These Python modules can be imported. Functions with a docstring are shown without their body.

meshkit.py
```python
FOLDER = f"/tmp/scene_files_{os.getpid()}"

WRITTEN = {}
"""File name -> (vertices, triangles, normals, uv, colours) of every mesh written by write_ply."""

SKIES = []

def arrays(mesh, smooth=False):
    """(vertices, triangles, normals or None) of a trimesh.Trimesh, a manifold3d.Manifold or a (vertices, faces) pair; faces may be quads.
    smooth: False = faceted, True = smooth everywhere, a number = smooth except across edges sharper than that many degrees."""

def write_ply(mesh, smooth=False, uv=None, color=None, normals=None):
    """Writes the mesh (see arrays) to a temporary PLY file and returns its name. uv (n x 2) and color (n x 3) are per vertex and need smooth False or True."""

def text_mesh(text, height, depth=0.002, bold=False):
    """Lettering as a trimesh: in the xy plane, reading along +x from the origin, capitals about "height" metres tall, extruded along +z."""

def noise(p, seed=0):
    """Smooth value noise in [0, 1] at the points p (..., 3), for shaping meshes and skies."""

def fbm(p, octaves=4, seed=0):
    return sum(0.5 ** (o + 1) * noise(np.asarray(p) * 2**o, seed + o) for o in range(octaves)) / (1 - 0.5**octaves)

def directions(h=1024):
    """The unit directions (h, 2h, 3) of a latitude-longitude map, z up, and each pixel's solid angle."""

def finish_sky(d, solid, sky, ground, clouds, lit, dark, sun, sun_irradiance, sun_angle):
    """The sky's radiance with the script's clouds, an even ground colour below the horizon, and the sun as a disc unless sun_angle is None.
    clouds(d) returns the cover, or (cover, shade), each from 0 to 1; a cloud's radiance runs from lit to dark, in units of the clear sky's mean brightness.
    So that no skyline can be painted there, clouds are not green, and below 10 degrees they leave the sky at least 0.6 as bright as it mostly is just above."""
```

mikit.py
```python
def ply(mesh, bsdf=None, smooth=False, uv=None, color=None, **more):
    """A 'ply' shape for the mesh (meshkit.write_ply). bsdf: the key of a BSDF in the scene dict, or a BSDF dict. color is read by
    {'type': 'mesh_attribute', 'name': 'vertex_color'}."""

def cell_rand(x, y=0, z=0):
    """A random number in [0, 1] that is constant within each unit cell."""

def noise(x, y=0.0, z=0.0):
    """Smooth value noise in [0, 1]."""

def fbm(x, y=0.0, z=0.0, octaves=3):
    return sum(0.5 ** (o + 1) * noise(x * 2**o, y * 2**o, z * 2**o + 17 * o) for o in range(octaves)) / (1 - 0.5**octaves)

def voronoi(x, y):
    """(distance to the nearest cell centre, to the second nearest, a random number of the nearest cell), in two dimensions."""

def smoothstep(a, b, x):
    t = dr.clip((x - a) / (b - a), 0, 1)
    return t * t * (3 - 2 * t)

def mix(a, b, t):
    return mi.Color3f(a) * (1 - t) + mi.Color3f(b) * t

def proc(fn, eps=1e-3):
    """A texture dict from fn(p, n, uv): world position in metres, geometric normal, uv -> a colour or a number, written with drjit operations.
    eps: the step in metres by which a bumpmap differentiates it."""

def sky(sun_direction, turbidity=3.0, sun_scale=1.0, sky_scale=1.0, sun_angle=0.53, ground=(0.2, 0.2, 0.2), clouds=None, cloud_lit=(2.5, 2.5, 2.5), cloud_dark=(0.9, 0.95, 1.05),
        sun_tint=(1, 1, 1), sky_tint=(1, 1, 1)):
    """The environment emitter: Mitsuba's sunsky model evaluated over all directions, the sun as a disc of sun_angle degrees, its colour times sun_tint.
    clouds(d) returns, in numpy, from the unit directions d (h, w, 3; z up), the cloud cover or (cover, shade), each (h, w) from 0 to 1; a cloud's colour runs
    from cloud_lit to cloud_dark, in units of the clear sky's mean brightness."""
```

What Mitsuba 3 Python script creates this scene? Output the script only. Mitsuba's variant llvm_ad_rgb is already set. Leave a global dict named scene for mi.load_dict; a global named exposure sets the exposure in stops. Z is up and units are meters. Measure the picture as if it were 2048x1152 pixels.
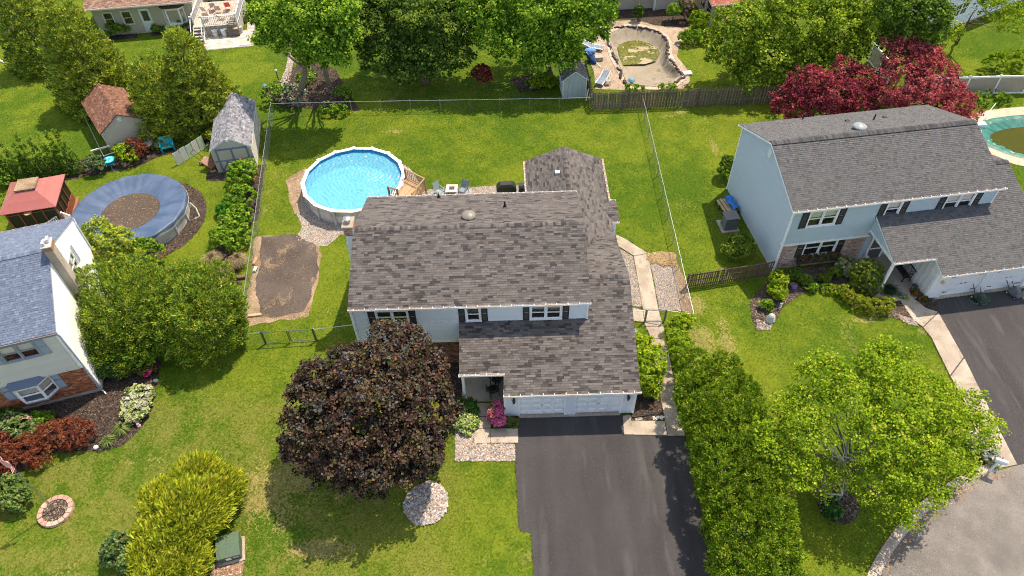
import math
import numpy as np, trimesh, shapely, shapely.geometry as sg
from shapely import affinity, contains_xy
import mitsuba as mi, drjit as dr, mikit, meshkit
from mikit import fbm, noise, voronoi, cell_rand, smoothstep, mix, proc

T = mi.ScalarTransform4f
scene, labels = {}, {}
# ---------------------------------------------------------------- camera, daylight, exposure
EYE = np.array([-6.341, -21.362, 33.987])
FWD = np.array([0.00151, 0.67396, -0.73877]); UP = np.array([0.02927, 0.73842, 0.67370])
scene['camera'] = {'type': 'perspective', 'fov': 71.534, 'fov_axis': 'x', 'near_clip': 0.1, 'far_clip': 900.0,
                   'to_world': T().look_at(origin=EYE.tolist(), target=(EYE + FWD).tolist(), up=UP.tolist())}
SUN = (0.36, 0.35, 1.0)
def fill_clouds(d):  # unseen bright clouds, added to lift the sky fill in the shade
    q = d[..., :2] / (d[..., 2:] + .22); q = np.concatenate([q * 1.3, 0 * q[..., :1] + 4.], -1)
    n = meshkit.fbm(q, 5, 2)
    return np.clip((n - .40) / .16, 0, 1) * np.clip(d[..., 2] * 9, 0, 1), np.clip((n - .55) / .3, 0, 1)
scene['sky'] = mikit.sky(SUN, turbidity=3.0, sky_scale=1.3, clouds=fill_clouds)
exposure = 2.1

# ---------------------------------------------------------------- materials
def mat(name, color, rough=0.85, bump=None, bscale=0.01, spec=0.5, metallic=0.0, eps=1e-3, **kw):
    b = {'type': 'principled', 'base_color': color if isinstance(color, dict) else {'type': 'rgb', 'value': list(color)},
         'roughness': rough, 'specular': spec, 'metallic': metallic, **kw}
    if bump is not None:
        b = {'type': 'bumpmap', 'arbitrary': proc(bump, eps), 'scale': bscale, 'bsdf': b}
    scene[name] = {'type': 'twosided', 'bsdf': b}
VC = {'type': 'mesh_attribute', 'name': 'vertex_color'}
mat('matte', VC, 0.9, spec=0.2)
mat('satin', VC, 0.45, spec=0.5)
mat('gloss', VC, 0.12, spec=0.6)
mat('metal', VC, 0.38, metallic=0.85)
scene['leaf'] = {'type': 'principledthin', 'base_color': VC, 'roughness': 0.5, 'diff_trans': 0.55, 'eta': 1.4}
scene['glass'] = {'type': 'thindielectric', 'int_ior': 1.5}

DRY = [(*(-18.31, -3.47), 2.6, 1.6), (*(-18.81, -4.84), 1.6, 2.2), (*(-18.22, -5.91), .9, 1.1), (*(-16.01, -7.25), 1.6, .6), (*(-15.06, -3.29), 2.4, 1.3),
       (*(5.04, 4.57), 1.0, 1.8), (*(5.53, 2.72), .9, 1.2), (*(5.27, 7.74), .8, 1.1), (*(6.52, 4.51), .5, 2.2), (*(9.89, 24.55), .35, 1.9), (*(7.39, 28.31), 1.3, .5),
       (*(8.1, 28.78), .8, .45), (*(-15.4, 27.26), .8, .4), (*(-23.49, 13.86), .5, 1.5), (*(15.5, 6.12), .9, .35), (*(18.51, 5.22), .5, .5),
       (*(-2.67, 19.6), 4.5, .25), (*(-9.73, 19.97), 3.0, .2), (*(10.92, 39.18), .6, .4), (*(3.26, 11.33), 1.6, .35)]
def lawn_fn(p, n, uv):
    x, y = p.x, p.y
    big = fbm(x * .16 + 3, y * .16, 0, 3); mid = fbm(x * 1.1, y * 1.1, 5, 3); fine = noise(x * 13, y * 13, 2) * .6 + noise(x * 31, y * 27, 3) * .4
    c = mix((.057, .107, .007), (.130, .168, .013), smoothstep(.3, .72, .45 * big + .35 * mid + .2 * fine))
    front = smoothstep(3.5, 0., y) * smoothstep(-8., -11., x)
    c = mix(c, mi.Color3f(.145, .146, .034), front * smoothstep(.34, .68, mid * .5 + fine * .5) * .75)
    d = mi.Float(0)
    for (cx, cy, rx, ry) in DRY:
        q = dr.sqrt(dr.square((x - cx) / rx) + dr.square((y - cy) / ry))
        d = dr.maximum(d, smoothstep(.15, .75, 1 - q + (mid - .5) * 1.5 + (fine - .5) * 1.3) * smoothstep(1.9, 1.3, q))
    d = dr.maximum(d, smoothstep(.70, .88, fbm(x * .5 + 9, y * .5, 1, 3) * .75 + fine * .25) * .7)
    c = mix(c, mi.Color3f(.30, .235, .10), d * (.24 + .42 * fine))
    return c * (.72 + .56 * fine)
mat('lawn_mat', proc(lawn_fn), 0.95, spec=0.1)
def asphalt_fn(p, n, uv):
    g = noise(p.x * 42, p.y * 42); m = fbm(p.x * .8, p.y * .5, 1, 4)
    tr = fbm(p.x * 1.6, p.y * .13, 4, 3)
    c = mix((.037, .035, .037), (.068, .064, .067), smoothstep(.2, .8, .35 * g + .3 * m + .35 * tr))
    c = mix(c, mi.Color3f(.15, .14, .135), smoothstep(.93, .98, noise(p.x * 23, p.y * 23, 7)) * .8)
    return mix(c, mi.Color3f(.105, .10, .098), smoothstep(.58, .85, fbm(p.x * 2.5, p.y * .35, 8, 4)) * .45)
mat('asphalt', proc(asphalt_fn), 0.88, bump=lambda p, n, uv: noise(p.x * 60, p.y * 60), bscale=.006, spec=.3)
def street_fn(p, n, uv):
    g = noise(p.x * 38, p.y * 38); m = fbm(p.x * .35, p.y * .35, 1, 4); m2 = fbm(p.x * 1.6, p.y * 1.6, 3, 3)
    c = mix((.135, .126, .117), (.255, .232, .212), smoothstep(.25, .75, .45 * m + .3 * m2 + .25 * g))
    return mix(c, mi.Color3f(.35, .32, .29), smoothstep(.9, .97, noise(p.x * 27, p.y * 27, 5)) * .7)
mat('street_mat', proc(street_fn), 0.9, bump=lambda p, n, uv: noise(p.x * 60, p.y * 60), bscale=.006, spec=.3)
def concrete_fn(p, n, uv):
    g = noise(p.x * 30, p.y * 30, p.z * 30); m = fbm(p.x * 1.3, p.y * 1.3, p.z, 4)
    c = mix((.31, .255, .20), (.455, .395, .325), smoothstep(.25, .75, .65 * m + .35 * g))
    return mix(c, mi.Color3f(.24, .20, .16), smoothstep(.62, .78, fbm(p.x * 2.6 + 4, p.y * 2.6, p.z, 4)) * .6)
mat('concrete', proc(concrete_fn), 0.9, spec=.3)
def mulch_fn(p, n, uv):
    a, b, w = voronoi(p.x * 17 + noise(p.x * 9, p.y * 9) * 2, p.y * 23)
    m = fbm(p.x * .9, p.y * .9, 2, 3)
    c = mix((.030, .022, .018), (.125, .095, .075), w * w * .9)
    return mix(c, c * 1.5, m)
mat('mulch_mat', proc(mulch_fn), 0.95, bump=lambda p, n, uv: voronoi(p.x * 17, p.y * 23)[2], bscale=.02, spec=.2)
def gravel_fn(p, n, uv):
    a, b, w = voronoi(p.x * 15, p.y * 15)
    c = mix((.26, .235, .21), (.52, .48, .44), w)
    c = mix(c, mi.Color3f(.40, .24, .16), smoothstep(.8, .86, cell_rand(w * 977, 3)))
    return c * (1 - .75 * smoothstep(.22, .02, b - a))
mat('gravel_mat', proc(gravel_fn), 0.9, bump=lambda p, n, uv: 1 - voronoi(p.x * 15, p.y * 15)[0], bscale=.02, spec=.3)
def dirt_fn(p, n, uv):
    g = noise(p.x * 28, p.y * 28); m = fbm(p.x * 1.2, p.y * 1.2, 1, 4)
    c = mix((.17, .115, .07), (.36, .265, .175), smoothstep(.2, .8, .6 * m + .4 * g))
    return mix(c, mi.Color3f(.48, .40, .31), smoothstep(.78, .9, noise(p.x * 19, p.y * 19, 4)) * .8)
mat('dirt', proc(dirt_fn), 0.95, spec=.2)
def pad_fn(p, n, uv):
    g = noise(p.x * 34, p.y * 34); m = fbm(p.x * .9, p.y * .9, 3, 4)
    c = mix((.065, .052, .044), (.125, .102, .088), smoothstep(.25, .75, .5 * m + .5 * g))
    s = smoothstep(.60, .85, fbm(p.x * 1.5 + 2, p.y * 1.1, 6, 4) * .75 + g * .25) + smoothstep(.86, .95, noise(p.x * 21, p.y * 21, 3)) * .8
    return mix(c, mi.Color3f(.37, .26, .165), dr.minimum(s, 1) * .7)
mat('pad_mat', proc(pad_fn), 0.95, spec=.2)
def flag_fn(p, n, uv):
    g = noise(p.x * 26, p.y * 26); m = fbm(p.x * 1.1, p.y * 1.1, 1, 4)
    c = mix((.28, .21, .155), (.41, .33, .255), smoothstep(.25, .75, .6 * m + .4 * g))
    return mix(c, mi.Color3f(.30, .2, .13), smoothstep(.6, .75, fbm(p.x * 1.9 + 7, p.y * 1.9, 3, 4)) * .65)
mat('pool_deck_mat', proc(flag_fn), 0.9, spec=.3)
def algae_fn(p, n, uv):
    m = fbm(p.x * .9, p.y * 1.9, 1, 4); f = noise(p.x * 7, p.y * 9)
    c = mix((.045, .055, .003), (.165, .165, .012), f)
    return mix(c, mi.Color3f(.36, .30, .19), smoothstep(.56, .66, m * .85 + f * .15))
mat('algae', proc(algae_fn), 0.35, spec=.5)
def cover_fn(p, n, uv):
    a = dr.atan2(p.y - 17.1, p.x + 33.0); r = dr.sqrt(dr.square(p.x + 33.0) + dr.square(p.y - 17.1))
    s = fbm(a * 9, r * .7, 2, 3); g = fbm(p.x * 1.4, p.y * 1.4, 2, 4)
    return mix((.045, .080, .155), (.092, .135, .225), smoothstep(.25, .8, .4 * s + .6 * g))
mat('cover_mat', proc(cover_fn), 0.5, spec=.5)
def puddle_fn(p, n, uv):
    m = fbm(p.x * 1.0, p.y * 1.0, 2, 4); s = noise(p.x * 16, p.y * 16)
    c = mix((.055, .042, .030), (.105, .078, .052), m)
    return mix(c, mi.Color3f(.34, .21, .11), smoothstep(.84, .93, s) * .7)
mat('puddle_mat', proc(puddle_fn), 0.3, spec=.4)
def teal_fn(p, n, uv):
    m = fbm(p.x * 2, p.y * 2, p.z * 3, 3)
    return mix((.008, .10, .085), (.035, .21, .18), m)
mat('teal_cover_mat', proc(teal_fn), 0.5, spec=.4)
def drape_fn(p, n, uv):
    m = fbm(p.x * 1.3, p.y * 1.3, p.z, 4); f = noise(p.x * 9, p.y * 9)
    c = mix((.20, .17, .125), (.36, .315, .245), m * .7 + f * .3)
    return mix(c, mi.Color3f(.17, .12, .07), smoothstep(.62, .75, fbm(p.x * 1.7 + 3, p.y * 1.7, 2, 4)) * .7)
mat('drape_mat', proc(drape_fn), 0.8, spec=.3)
def water_fn(p, n, uv):
    return mix((.115, .42, .60), (.30, .60, .72), fbm(p.x * 1.2, p.y * 1.2, 3, 4))
mat('water_mat', proc(water_fn), 0.16, spec=.7)

# ---------------------------------------------------------------- small mesh kit
def frame(ox=0., oy=0., deg=0., oz=0.):
    a = math.radians(deg)
    return np.array([[math.cos(a), -math.sin(a), 0], [math.sin(a), math.cos(a), 0], [0, 0, 1.]]), np.array([ox, oy, oz], float)
def sub(F, x, y, deg=0., z=0.):
    R, t = F
    r2, _ = frame(0, 0, deg)
    return R @ r2, t + R @ np.array([x, y, z], float)
W0 = frame()
BOXF = np.array([[0, 3, 2, 1], [4, 5, 6, 7], [0, 1, 5, 4], [1, 2, 6, 5], [2, 3, 7, 6], [3, 0, 4, 7]])
class MB:
    def __init__(s, F=W0, col=(.5, .5, .5)):
        s.F, s.col, s.v, s.f, s.c, s.n = F, col, [], [], [], 0
    def add(s, v, f, col=None):
        v = np.asarray(v, float).reshape(-1, 3); f = np.asarray(f, int)
        if f.shape[1] == 4: f = np.vstack([f[:, [0, 1, 2]], f[:, [0, 2, 3]]])
        s.v.append(v); s.f.append(f + s.n); s.n += len(v)
        c = np.asarray(s.col if col is None else col, float)
        s.c.append(np.broadcast_to(c, (len(v), 3)) if c.ndim == 1 else c)
        return s
    def box(s, x0, y0, z0, x1, y1, z1, col=None):
        return s.add([(x0, y0, z0), (x1, y0, z0), (x1, y1, z0), (x0, y1, z0), (x0, y0, z1), (x1, y0, z1), (x1, y1, z1), (x0, y1, z1)], BOXF, col)
    def beam(s, p, q, w, h, col=None, up=(0, 0, 1)):
        p, q = np.array(p, float), np.array(q, float); d = (q - p) / np.linalg.norm(q - p)
        a = np.cross(d, up)
        if np.linalg.norm(a) < 1e-3: a = np.cross(d, (0, 1, 0))
        a /= np.linalg.norm(a); b = np.cross(a, d)
        o = [-a * w / 2 - b * h / 2, a * w / 2 - b * h / 2, a * w / 2 + b * h / 2, -a * w / 2 + b * h / 2]
        return s.add([p + k for k in o] + [q + k for k in o], BOXF, col)
    def tube(s, pts, r, n=6, col=None, cap=True):
        pts = np.asarray(pts, float); r = np.broadcast_to(np.asarray(r, float), (len(pts),))
        d = np.gradient(pts, axis=0); d /= np.linalg.norm(d, axis=1, keepdims=True) + 1e-12
        ref = np.array([0, 0, 1.]) if abs(d[:, 2]).mean() < .8 else np.array([1., 0, 0])
        a = np.cross(d, ref); a /= np.linalg.norm(a, axis=1, keepdims=True) + 1e-12; b = np.cross(d, a)
        th = np.arange(n) * 2 * np.pi / n
        v = pts[:, None] + r[:, None, None] * (np.cos(th)[None, :, None] * a[:, None] + np.sin(th)[None, :, None] * b[:, None])
        i = np.arange(len(pts) - 1)[:, None] * n; j = np.arange(n)[None]; k = (j + 1) % n
        f = np.stack([i + j, i + k, i + n + k, i + n + j], -1).reshape(-1, 4)
        v = v.reshape(-1, 3)
        s.add(v, f, col)
        if cap:
            for m, base in ((pts[0], 0), (pts[-1], (len(pts) - 1) * n)):
                idx = np.arange(n)
                s.add(np.vstack([v[base:base + n], [m]]), np.stack([idx, (idx + 1) % n, idx * 0 + n], 1), col)
        return s
    def poly(s, poly, z, col=None, zf=None):
        for g in getattr(poly, 'geoms', [poly]):
            if g.is_empty or g.geom_type != 'Polygon': continue
            v, f = trimesh.creation.triangulate_polygon(g, engine='earcut')
            zz = np.full(len(v), z) if zf is None else zf(v[:, 0], v[:, 1])
            s.add(np.column_stack([v, zz]), f, col)
        return s
    def prism(s, poly, z0, z1, col=None, side=None, bottom=False, zf=None):
        """z0, z1: heights, or with zf(x, y) offsets from it"""
        zf = zf or (lambda x, y: np.zeros_like(x))
        for g in getattr(poly, 'geoms', [poly]):
            if g.is_empty or g.geom_type != 'Polygon': continue
            s.poly(g, 0, col, lambda x, y: zf(x, y) + z1)
            if bottom: s.poly(g, 0, side if side is not None else col, lambda x, y: zf(x, y) + z0)
            for ring in [g.exterior, *g.interiors]:
                c = np.array(ring.coords)[:-1]; m = len(c); i = np.arange(m); h = zf(c[:, 0], c[:, 1])
                s.add(np.vstack([np.column_stack([c, h + z0]), np.column_stack([c, h + z1])]), np.stack([i, (i + 1) % m, (i + 1) % m + m, i + m], 1), side if side is not None else col)
        return s
    def lathe(s, c, prof, n=16, col=None):
        prof = np.asarray(prof, float); th = np.arange(n) * 2 * np.pi / n
        v = np.stack([prof[:, None, 0] * np.cos(th), prof[:, None, 0] * np.sin(th), np.repeat(prof[:, 1:2], n, 1)], -1) + np.asarray(c, float)
        i = np.arange(len(prof) - 1)[:, None] * n; j = np.arange(n)[None]; k = (j + 1) % n
        return s.add(v.reshape(-1, 3), np.stack([i + j, i + k, i + n + k, i + n + j], -1).reshape(-1, 4), col)
    def mesh(s, m, col=None): return s.add(m.vertices, m.faces, col)
    def arrays(s):
        v = np.vstack(s.v) @ s.F[0].T + s.F[1]
        return v, np.vstack(s.f), np.vstack(s.c)
taken = {}
def unique(name):
    k = taken.get(name, -1) + 1; taken[name] = k
    return name if k == 0 else '%s_%03d' % (name, k)
def thing(name, label, cat, group=None, kind=None):
    k = unique(name); labels[k] = {'label': label, 'category': cat}
    if group: labels[k]['group'] = group
    if kind: labels[k]['kind'] = kind
    return k
def emit(key, mb, bsdf, smooth=False):
    v, f, c = mb.arrays() if isinstance(mb, MB) else mb
    scene[key] = mikit.ply((v, f), bsdf, smooth, color=c)
def part(root, name, mb, bsdf='matte', smooth=False, label=None, kind=None):
    if isinstance(mb, MB) and not mb.v: return None
    k = unique(root + '__' + name); emit(k, mb, bsdf, smooth)
    if label or kind: labels[k] = {**({'label': label} if label else {}), **({'kind': kind} if kind else {})}
    return k
def single(name, mb, bsdf, label, cat, group=None, smooth=False, kind=None):
    k = thing(name, label, cat, group, kind); emit(k, mb, bsdf, smooth); return k
def P2(pts): return sg.Polygon(pts).buffer(0)
def ragged(poly, amp, step=.25, seed=0, freq=1.6):
    """an organic outline: the polygon resampled and pushed by noise"""
    out = []
    for g in getattr(poly, 'geoms', [poly]):
        c = np.array(g.exterior.segmentize(step).coords)[:-1]
        n1 = meshkit.fbm(np.column_stack([c * freq, np.full(len(c), seed)]), 3, seed) - .5
        n2 = meshkit.fbm(np.column_stack([c * freq + 31, np.full(len(c), seed)]), 3, seed + 9) - .5
        out.append(sg.Polygon(c + 2 * amp * np.column_stack([n1, n2])).buffer(0))
    return shapely.union_all(out)
NOGRASS = []
def sheet(name, poly, z, bsdf, label, cat, grass=False, col=(.5, .5, .5), z0=-.03):
    mb = MB(col=col).prism(poly, z0, z)
    k = unique(name); labels[k] = {'label': label, 'category': cat, 'kind': 'structure'}
    emit(k, mb, bsdf)
    if not grass: NOGRASS.append(poly)
    return k
def hue(rng, cols, w, n, jit=.22):
    c = np.asarray(cols, float)[rng.choice(len(cols), n, p=np.asarray(w, float) / np.sum(w))]
    return c * (1 - jit + 2 * jit * rng.random((n, 1)))
ICO = trimesh.creation.icosahedron()
OCT = trimesh.creation.octahedron() if hasattr(trimesh.creation, 'octahedron') else trimesh.Trimesh([[1, 0, 0], [-1, 0, 0], [0, 1, 0], [0, -1, 0], [0, 0, 1], [0, 0, -1]], [[0, 2, 4], [2, 1, 4], [1, 3, 4], [3, 0, 4], [2, 0, 5], [1, 2, 5], [3, 1, 5], [0, 3, 5]])
def scatter(poly, n, rng):
    x0, y0, x1, y1 = poly.bounds
    q = rng.random((int(n * 3 + 20), 2)) * [x1 - x0, y1 - y0] + [x0, y0]
    q = q[contains_xy(poly, q[:, 0], q[:, 1])]
    while len(q) < n:
        e = rng.random((int(n * 3 + 20), 2)) * [x1 - x0, y1 - y0] + [x0, y0]
        q = np.vstack([q, e[contains_xy(poly, e[:, 0], e[:, 1])]])
    return q[:n]
def stones(poly, n, r0, r1, cols, w, rng, z=0., base=ICO, flat=.6, zf=None):
    """n separate stones lying in the polygon, each turned and sized on its own"""
    q = scatter(poly, n, rng); r = r0 + (r1 - r0) * rng.random(n) ** 1.6
    v0 = np.asarray(base.vertices) / np.linalg.norm(base.vertices, axis=1).max(); nv = len(v0)
    s = np.stack([r * (.8 + .5 * rng.random(n)), r * (.7 + .3 * rng.random(n)), r * flat * (.7 + .5 * rng.random(n))], -1)
    a = rng.random(n) * 2 * np.pi
    v = v0[None] * s[:, None] * (1 + .16 * rng.standard_normal((n, nv, 1)))
    x = v[..., 0] * np.cos(a)[:, None] - v[..., 1] * np.sin(a)[:, None]; y = v[..., 0] * np.sin(a)[:, None] + v[..., 1] * np.cos(a)[:, None]
    zz = np.full(n, z) if zf is None else zf(q)
    v = np.stack([x + q[:, :1], y + q[:, 1:], v[..., 2] + (zz + s[:, 2] * .35)[:, None]], -1)
    f = (np.asarray(base.faces)[None] + (np.arange(n) * nv)[:, None, None]).reshape(-1, 3)
    return v.reshape(-1, 3), f, np.repeat(hue(rng, cols, w, n), nv, 0)
def chips(poly, n, size, cols, w, rng, z=.01, tilt=.5):
    q = scatter(poly, n, rng); a = rng.random(n) * np.pi * 2; l = size * (.5 + rng.random(n)); h = l * (.25 + .3 * rng.random(n))
    d = np.stack([np.cos(a), np.sin(a), tilt * (rng.random(n) - .5)], -1) * l[:, None] / 2; e = np.stack([-np.sin(a), np.cos(a), tilt * (rng.random(n) - .5)], -1) * h[:, None] / 2
    o = np.column_stack([q, np.full(n, z) + .02 * rng.random(n)])
    v = np.stack([o - d - e, o + d - e, o + d + e, o - d + e], 1).reshape(-1, 3); i = np.arange(n) * 4
    return v, np.vstack([np.stack([i, i + 1, i + 2], 1), np.stack([i, i + 2, i + 3], 1)]), np.repeat(hue(rng, cols, w, n), 4, 0)

# ---------------------------------------------------------------- building kit
WHITE, BLACK = (.78, .79, .80), (.016, .016, .018)
class Plane:
    """z = z0 + gx x + gy y in the house's own coordinates"""
    def __init__(s, z0, gx, gy):
        s.z0, s.g = z0, np.array([gx, gy], float); s.s = np.linalg.norm(s.g); s.ev = s.g / s.s; s.eu = np.array([s.ev[1], -s.ev[0]]); s.k = math.sqrt(1 + s.s ** 2)
        s.nrm = np.array([-gx, -gy, 1.]) / s.k
    def z(s, x, y): return s.z0 + s.g[0] * x + s.g[1] * y
    def uv(s, c): c = np.asarray(c, float); return np.column_stack([c @ s.eu, (c @ s.ev) * s.k])
    def at(s, u, v):
        h = np.multiply.outer(u, s.eu) + np.multiply.outer(np.asarray(v) / s.k, s.ev)
        return np.column_stack([h, s.z(h[:, 0], h[:, 1])])
def slab(root, F, poly, pl, name='roof', thick=.14, edge=WHITE, top=(.06, .057, .056), bsdf='matte'):
    return part(root, name, MB(F).prism(poly, -thick, -.012, top, edge, True, pl.z), bsdf)
def shingles(holder, F, poly, pl, cols, w, rng, expo=.135, tab=(.18, .48), lone=0, thick=.016, name='shingle', bsdf='matte'):
    """courses of overlapping tabs on the slope; the nearest ones are pieces of their own, the rest one field"""
    g = sg.Polygon(pl.uv(poly.exterior.coords)); u0, v0, u1, v1 = g.bounds
    U = []
    for j in range(int((v1 - v0) / expo) + 1):
        v = v0 + j * expo; cut = g.intersection(sg.LineString([(u0 - 1, v + expo * .5), (u1 + 1, v + expo * .5)]))
        for seg in getattr(cut, 'geoms', [cut]):
            if seg.is_empty or seg.geom_type != 'LineString': continue
            a, b = seg.bounds[0], seg.bounds[2]; e = [a - rng.random() * tab[1] * .5]
            while e[-1] < b: e.append(e[-1] + tab[0] + (tab[1] - tab[0]) * rng.random())
            for p, q in zip(e[:-1], e[1:]):
                p, q = max(p, a), min(q, b)
                if q - p > .03: U.append((p + .003, q - .003, v, min(v + expo + .03, v1)))
    U = np.array(U); n = len(U); t = thick + .009 * rng.random(n)
    def corner(u, v, lift): return pl.at(u, v) + np.multiply.outer(lift, pl.nrm)
    lo = np.full(n, -.006); hi = np.full(n, .001)
    V = np.stack([corner(U[:, 0], U[:, 2], lo), corner(U[:, 1], U[:, 2], lo), corner(U[:, 1], U[:, 2], t), corner(U[:, 0], U[:, 2], t), corner(U[:, 1], U[:, 3], hi), corner(U[:, 0], U[:, 3], hi)], 1)
    f = np.array([[0, 1, 2], [0, 2, 3], [3, 2, 4], [3, 4, 5], [1, 4, 2], [0, 3, 5]]); col = hue(rng, cols, w, n, .13)
    R, o = F; V = V @ R.T + o
    order = np.argsort(np.linalg.norm(V.mean(1) - EYE, axis=1)); own, rest = order[:lone], order[lone:]
    for i in own: emit(unique(holder + '__' + name), (V[i], f, np.repeat(col[i:i + 1], 6, 0)), bsdf)
    if len(rest):
        k = unique(holder + '__' + name + '_field'); labels[k] = {'kind': 'stuff'}
        emit(k, (V[rest].reshape(-1, 3), (f[None] + (np.arange(len(rest)) * 6)[:, None, None]).reshape(-1, 3), np.repeat(col[rest], 6, 0)), bsdf)
def ridge_caps(holder, F, p, q, cols, rng, drop=.36, half=.15, step=.145, name='ridge_cap', lift=.03):
    p, q = np.array(p, float), np.array(q, float); L = np.linalg.norm(q - p); d = (q - p) / L; s = np.cross(d, (0, 0, 1)); s /= np.linalg.norm(s)
    m = MB(F); n = int(L / step)
    for i in range(n):
        a, b = p + d * step * i, p + d * min(step * i + step * 1.25, L); up = np.array([0, 0, lift + .012]); c = hue(rng, cols, [1] * len(cols), 1, .12)[0]
        dn = np.array([0, 0, -half * drop])
        v = [a + up, a + up + s * half + dn, a + up - s * half + dn, b + up - [0, 0, .014], b + up + s * half + dn - [0, 0, .014], b + up - s * half + dn - [0, 0, .014]]
        v += [w - np.array([0, 0, .03]) for w in v[:3]]
        m.add(v, [[0, 1, 4], [0, 4, 3], [0, 3, 5], [0, 5, 2], [0, 6, 7], [0, 7, 1], [0, 2, 8], [0, 8, 6]], c)
    part(holder, name, m, 'matte', kind='stuff')
def lapwall(root, F, poly, holes=(), col=WHITE, expo=.115, t=.014, name='wall', rng=None, bsdf='matte'):
    """boards lapped over each other (x along the wall, y into it, z up), cut round the openings"""
    g = sg.Polygon(poly)
    for h in holes: g = g.difference(sg.box(*h))
    x0, z0, x1, z1 = g.bounds; m = MB(F, col)
    for j in range(int((z1 - z0) / expo) + 1):
        a = z0 + j * expo; c = g.intersection(sg.box(x0 - 1, a, x1 + 1, a + expo))
        tone = np.array(col) * (1 + (.05 * (rng.random() - .5) if rng is not None else 0))
        for q in getattr(c, 'geoms', [c]):
            if q.is_empty or q.geom_type != 'Polygon': continue
            v = np.array(q.exterior.coords)[:-1][::-1]; y = -t * (1 - (v[:, 1] - a) / expo)
            if sg.polygon.orient(q).exterior.coords[:-1] != list(q.exterior.coords[:-1]): v = v[::-1]; y = y[::-1]
            n = len(v); m.add(np.column_stack([v[:, 0], y, v[:, 1]]), [[0, k, k + 1] for k in range(1, n - 1)], tone)
            b = v[v[:, 1] < a + 1e-6]
            if len(b) >= 2: m.add([(b[:, 0].min(), -t, a), (b[:, 0].max(), -t, a), (b[:, 0].max(), 0, a), (b[:, 0].min(), 0, a)], [[0, 1, 2, 3]], tone)
    return part(root, name, m, bsdf)
def flatwall(root, F, poly, holes=(), col=WHITE, t=.1, name='wall', bsdf='matte'):
    g = sg.Polygon(poly)
    for h in holes: g = g.difference(sg.box(*h))
    R, o = F; F2 = (R @ np.array([[1, 0, 0], [0, 0, -1], [0, 1, 0]], float), o)
    return part(root, name, MB(F2, col).prism(g, -t, 0, bottom=True), bsdf)
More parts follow.
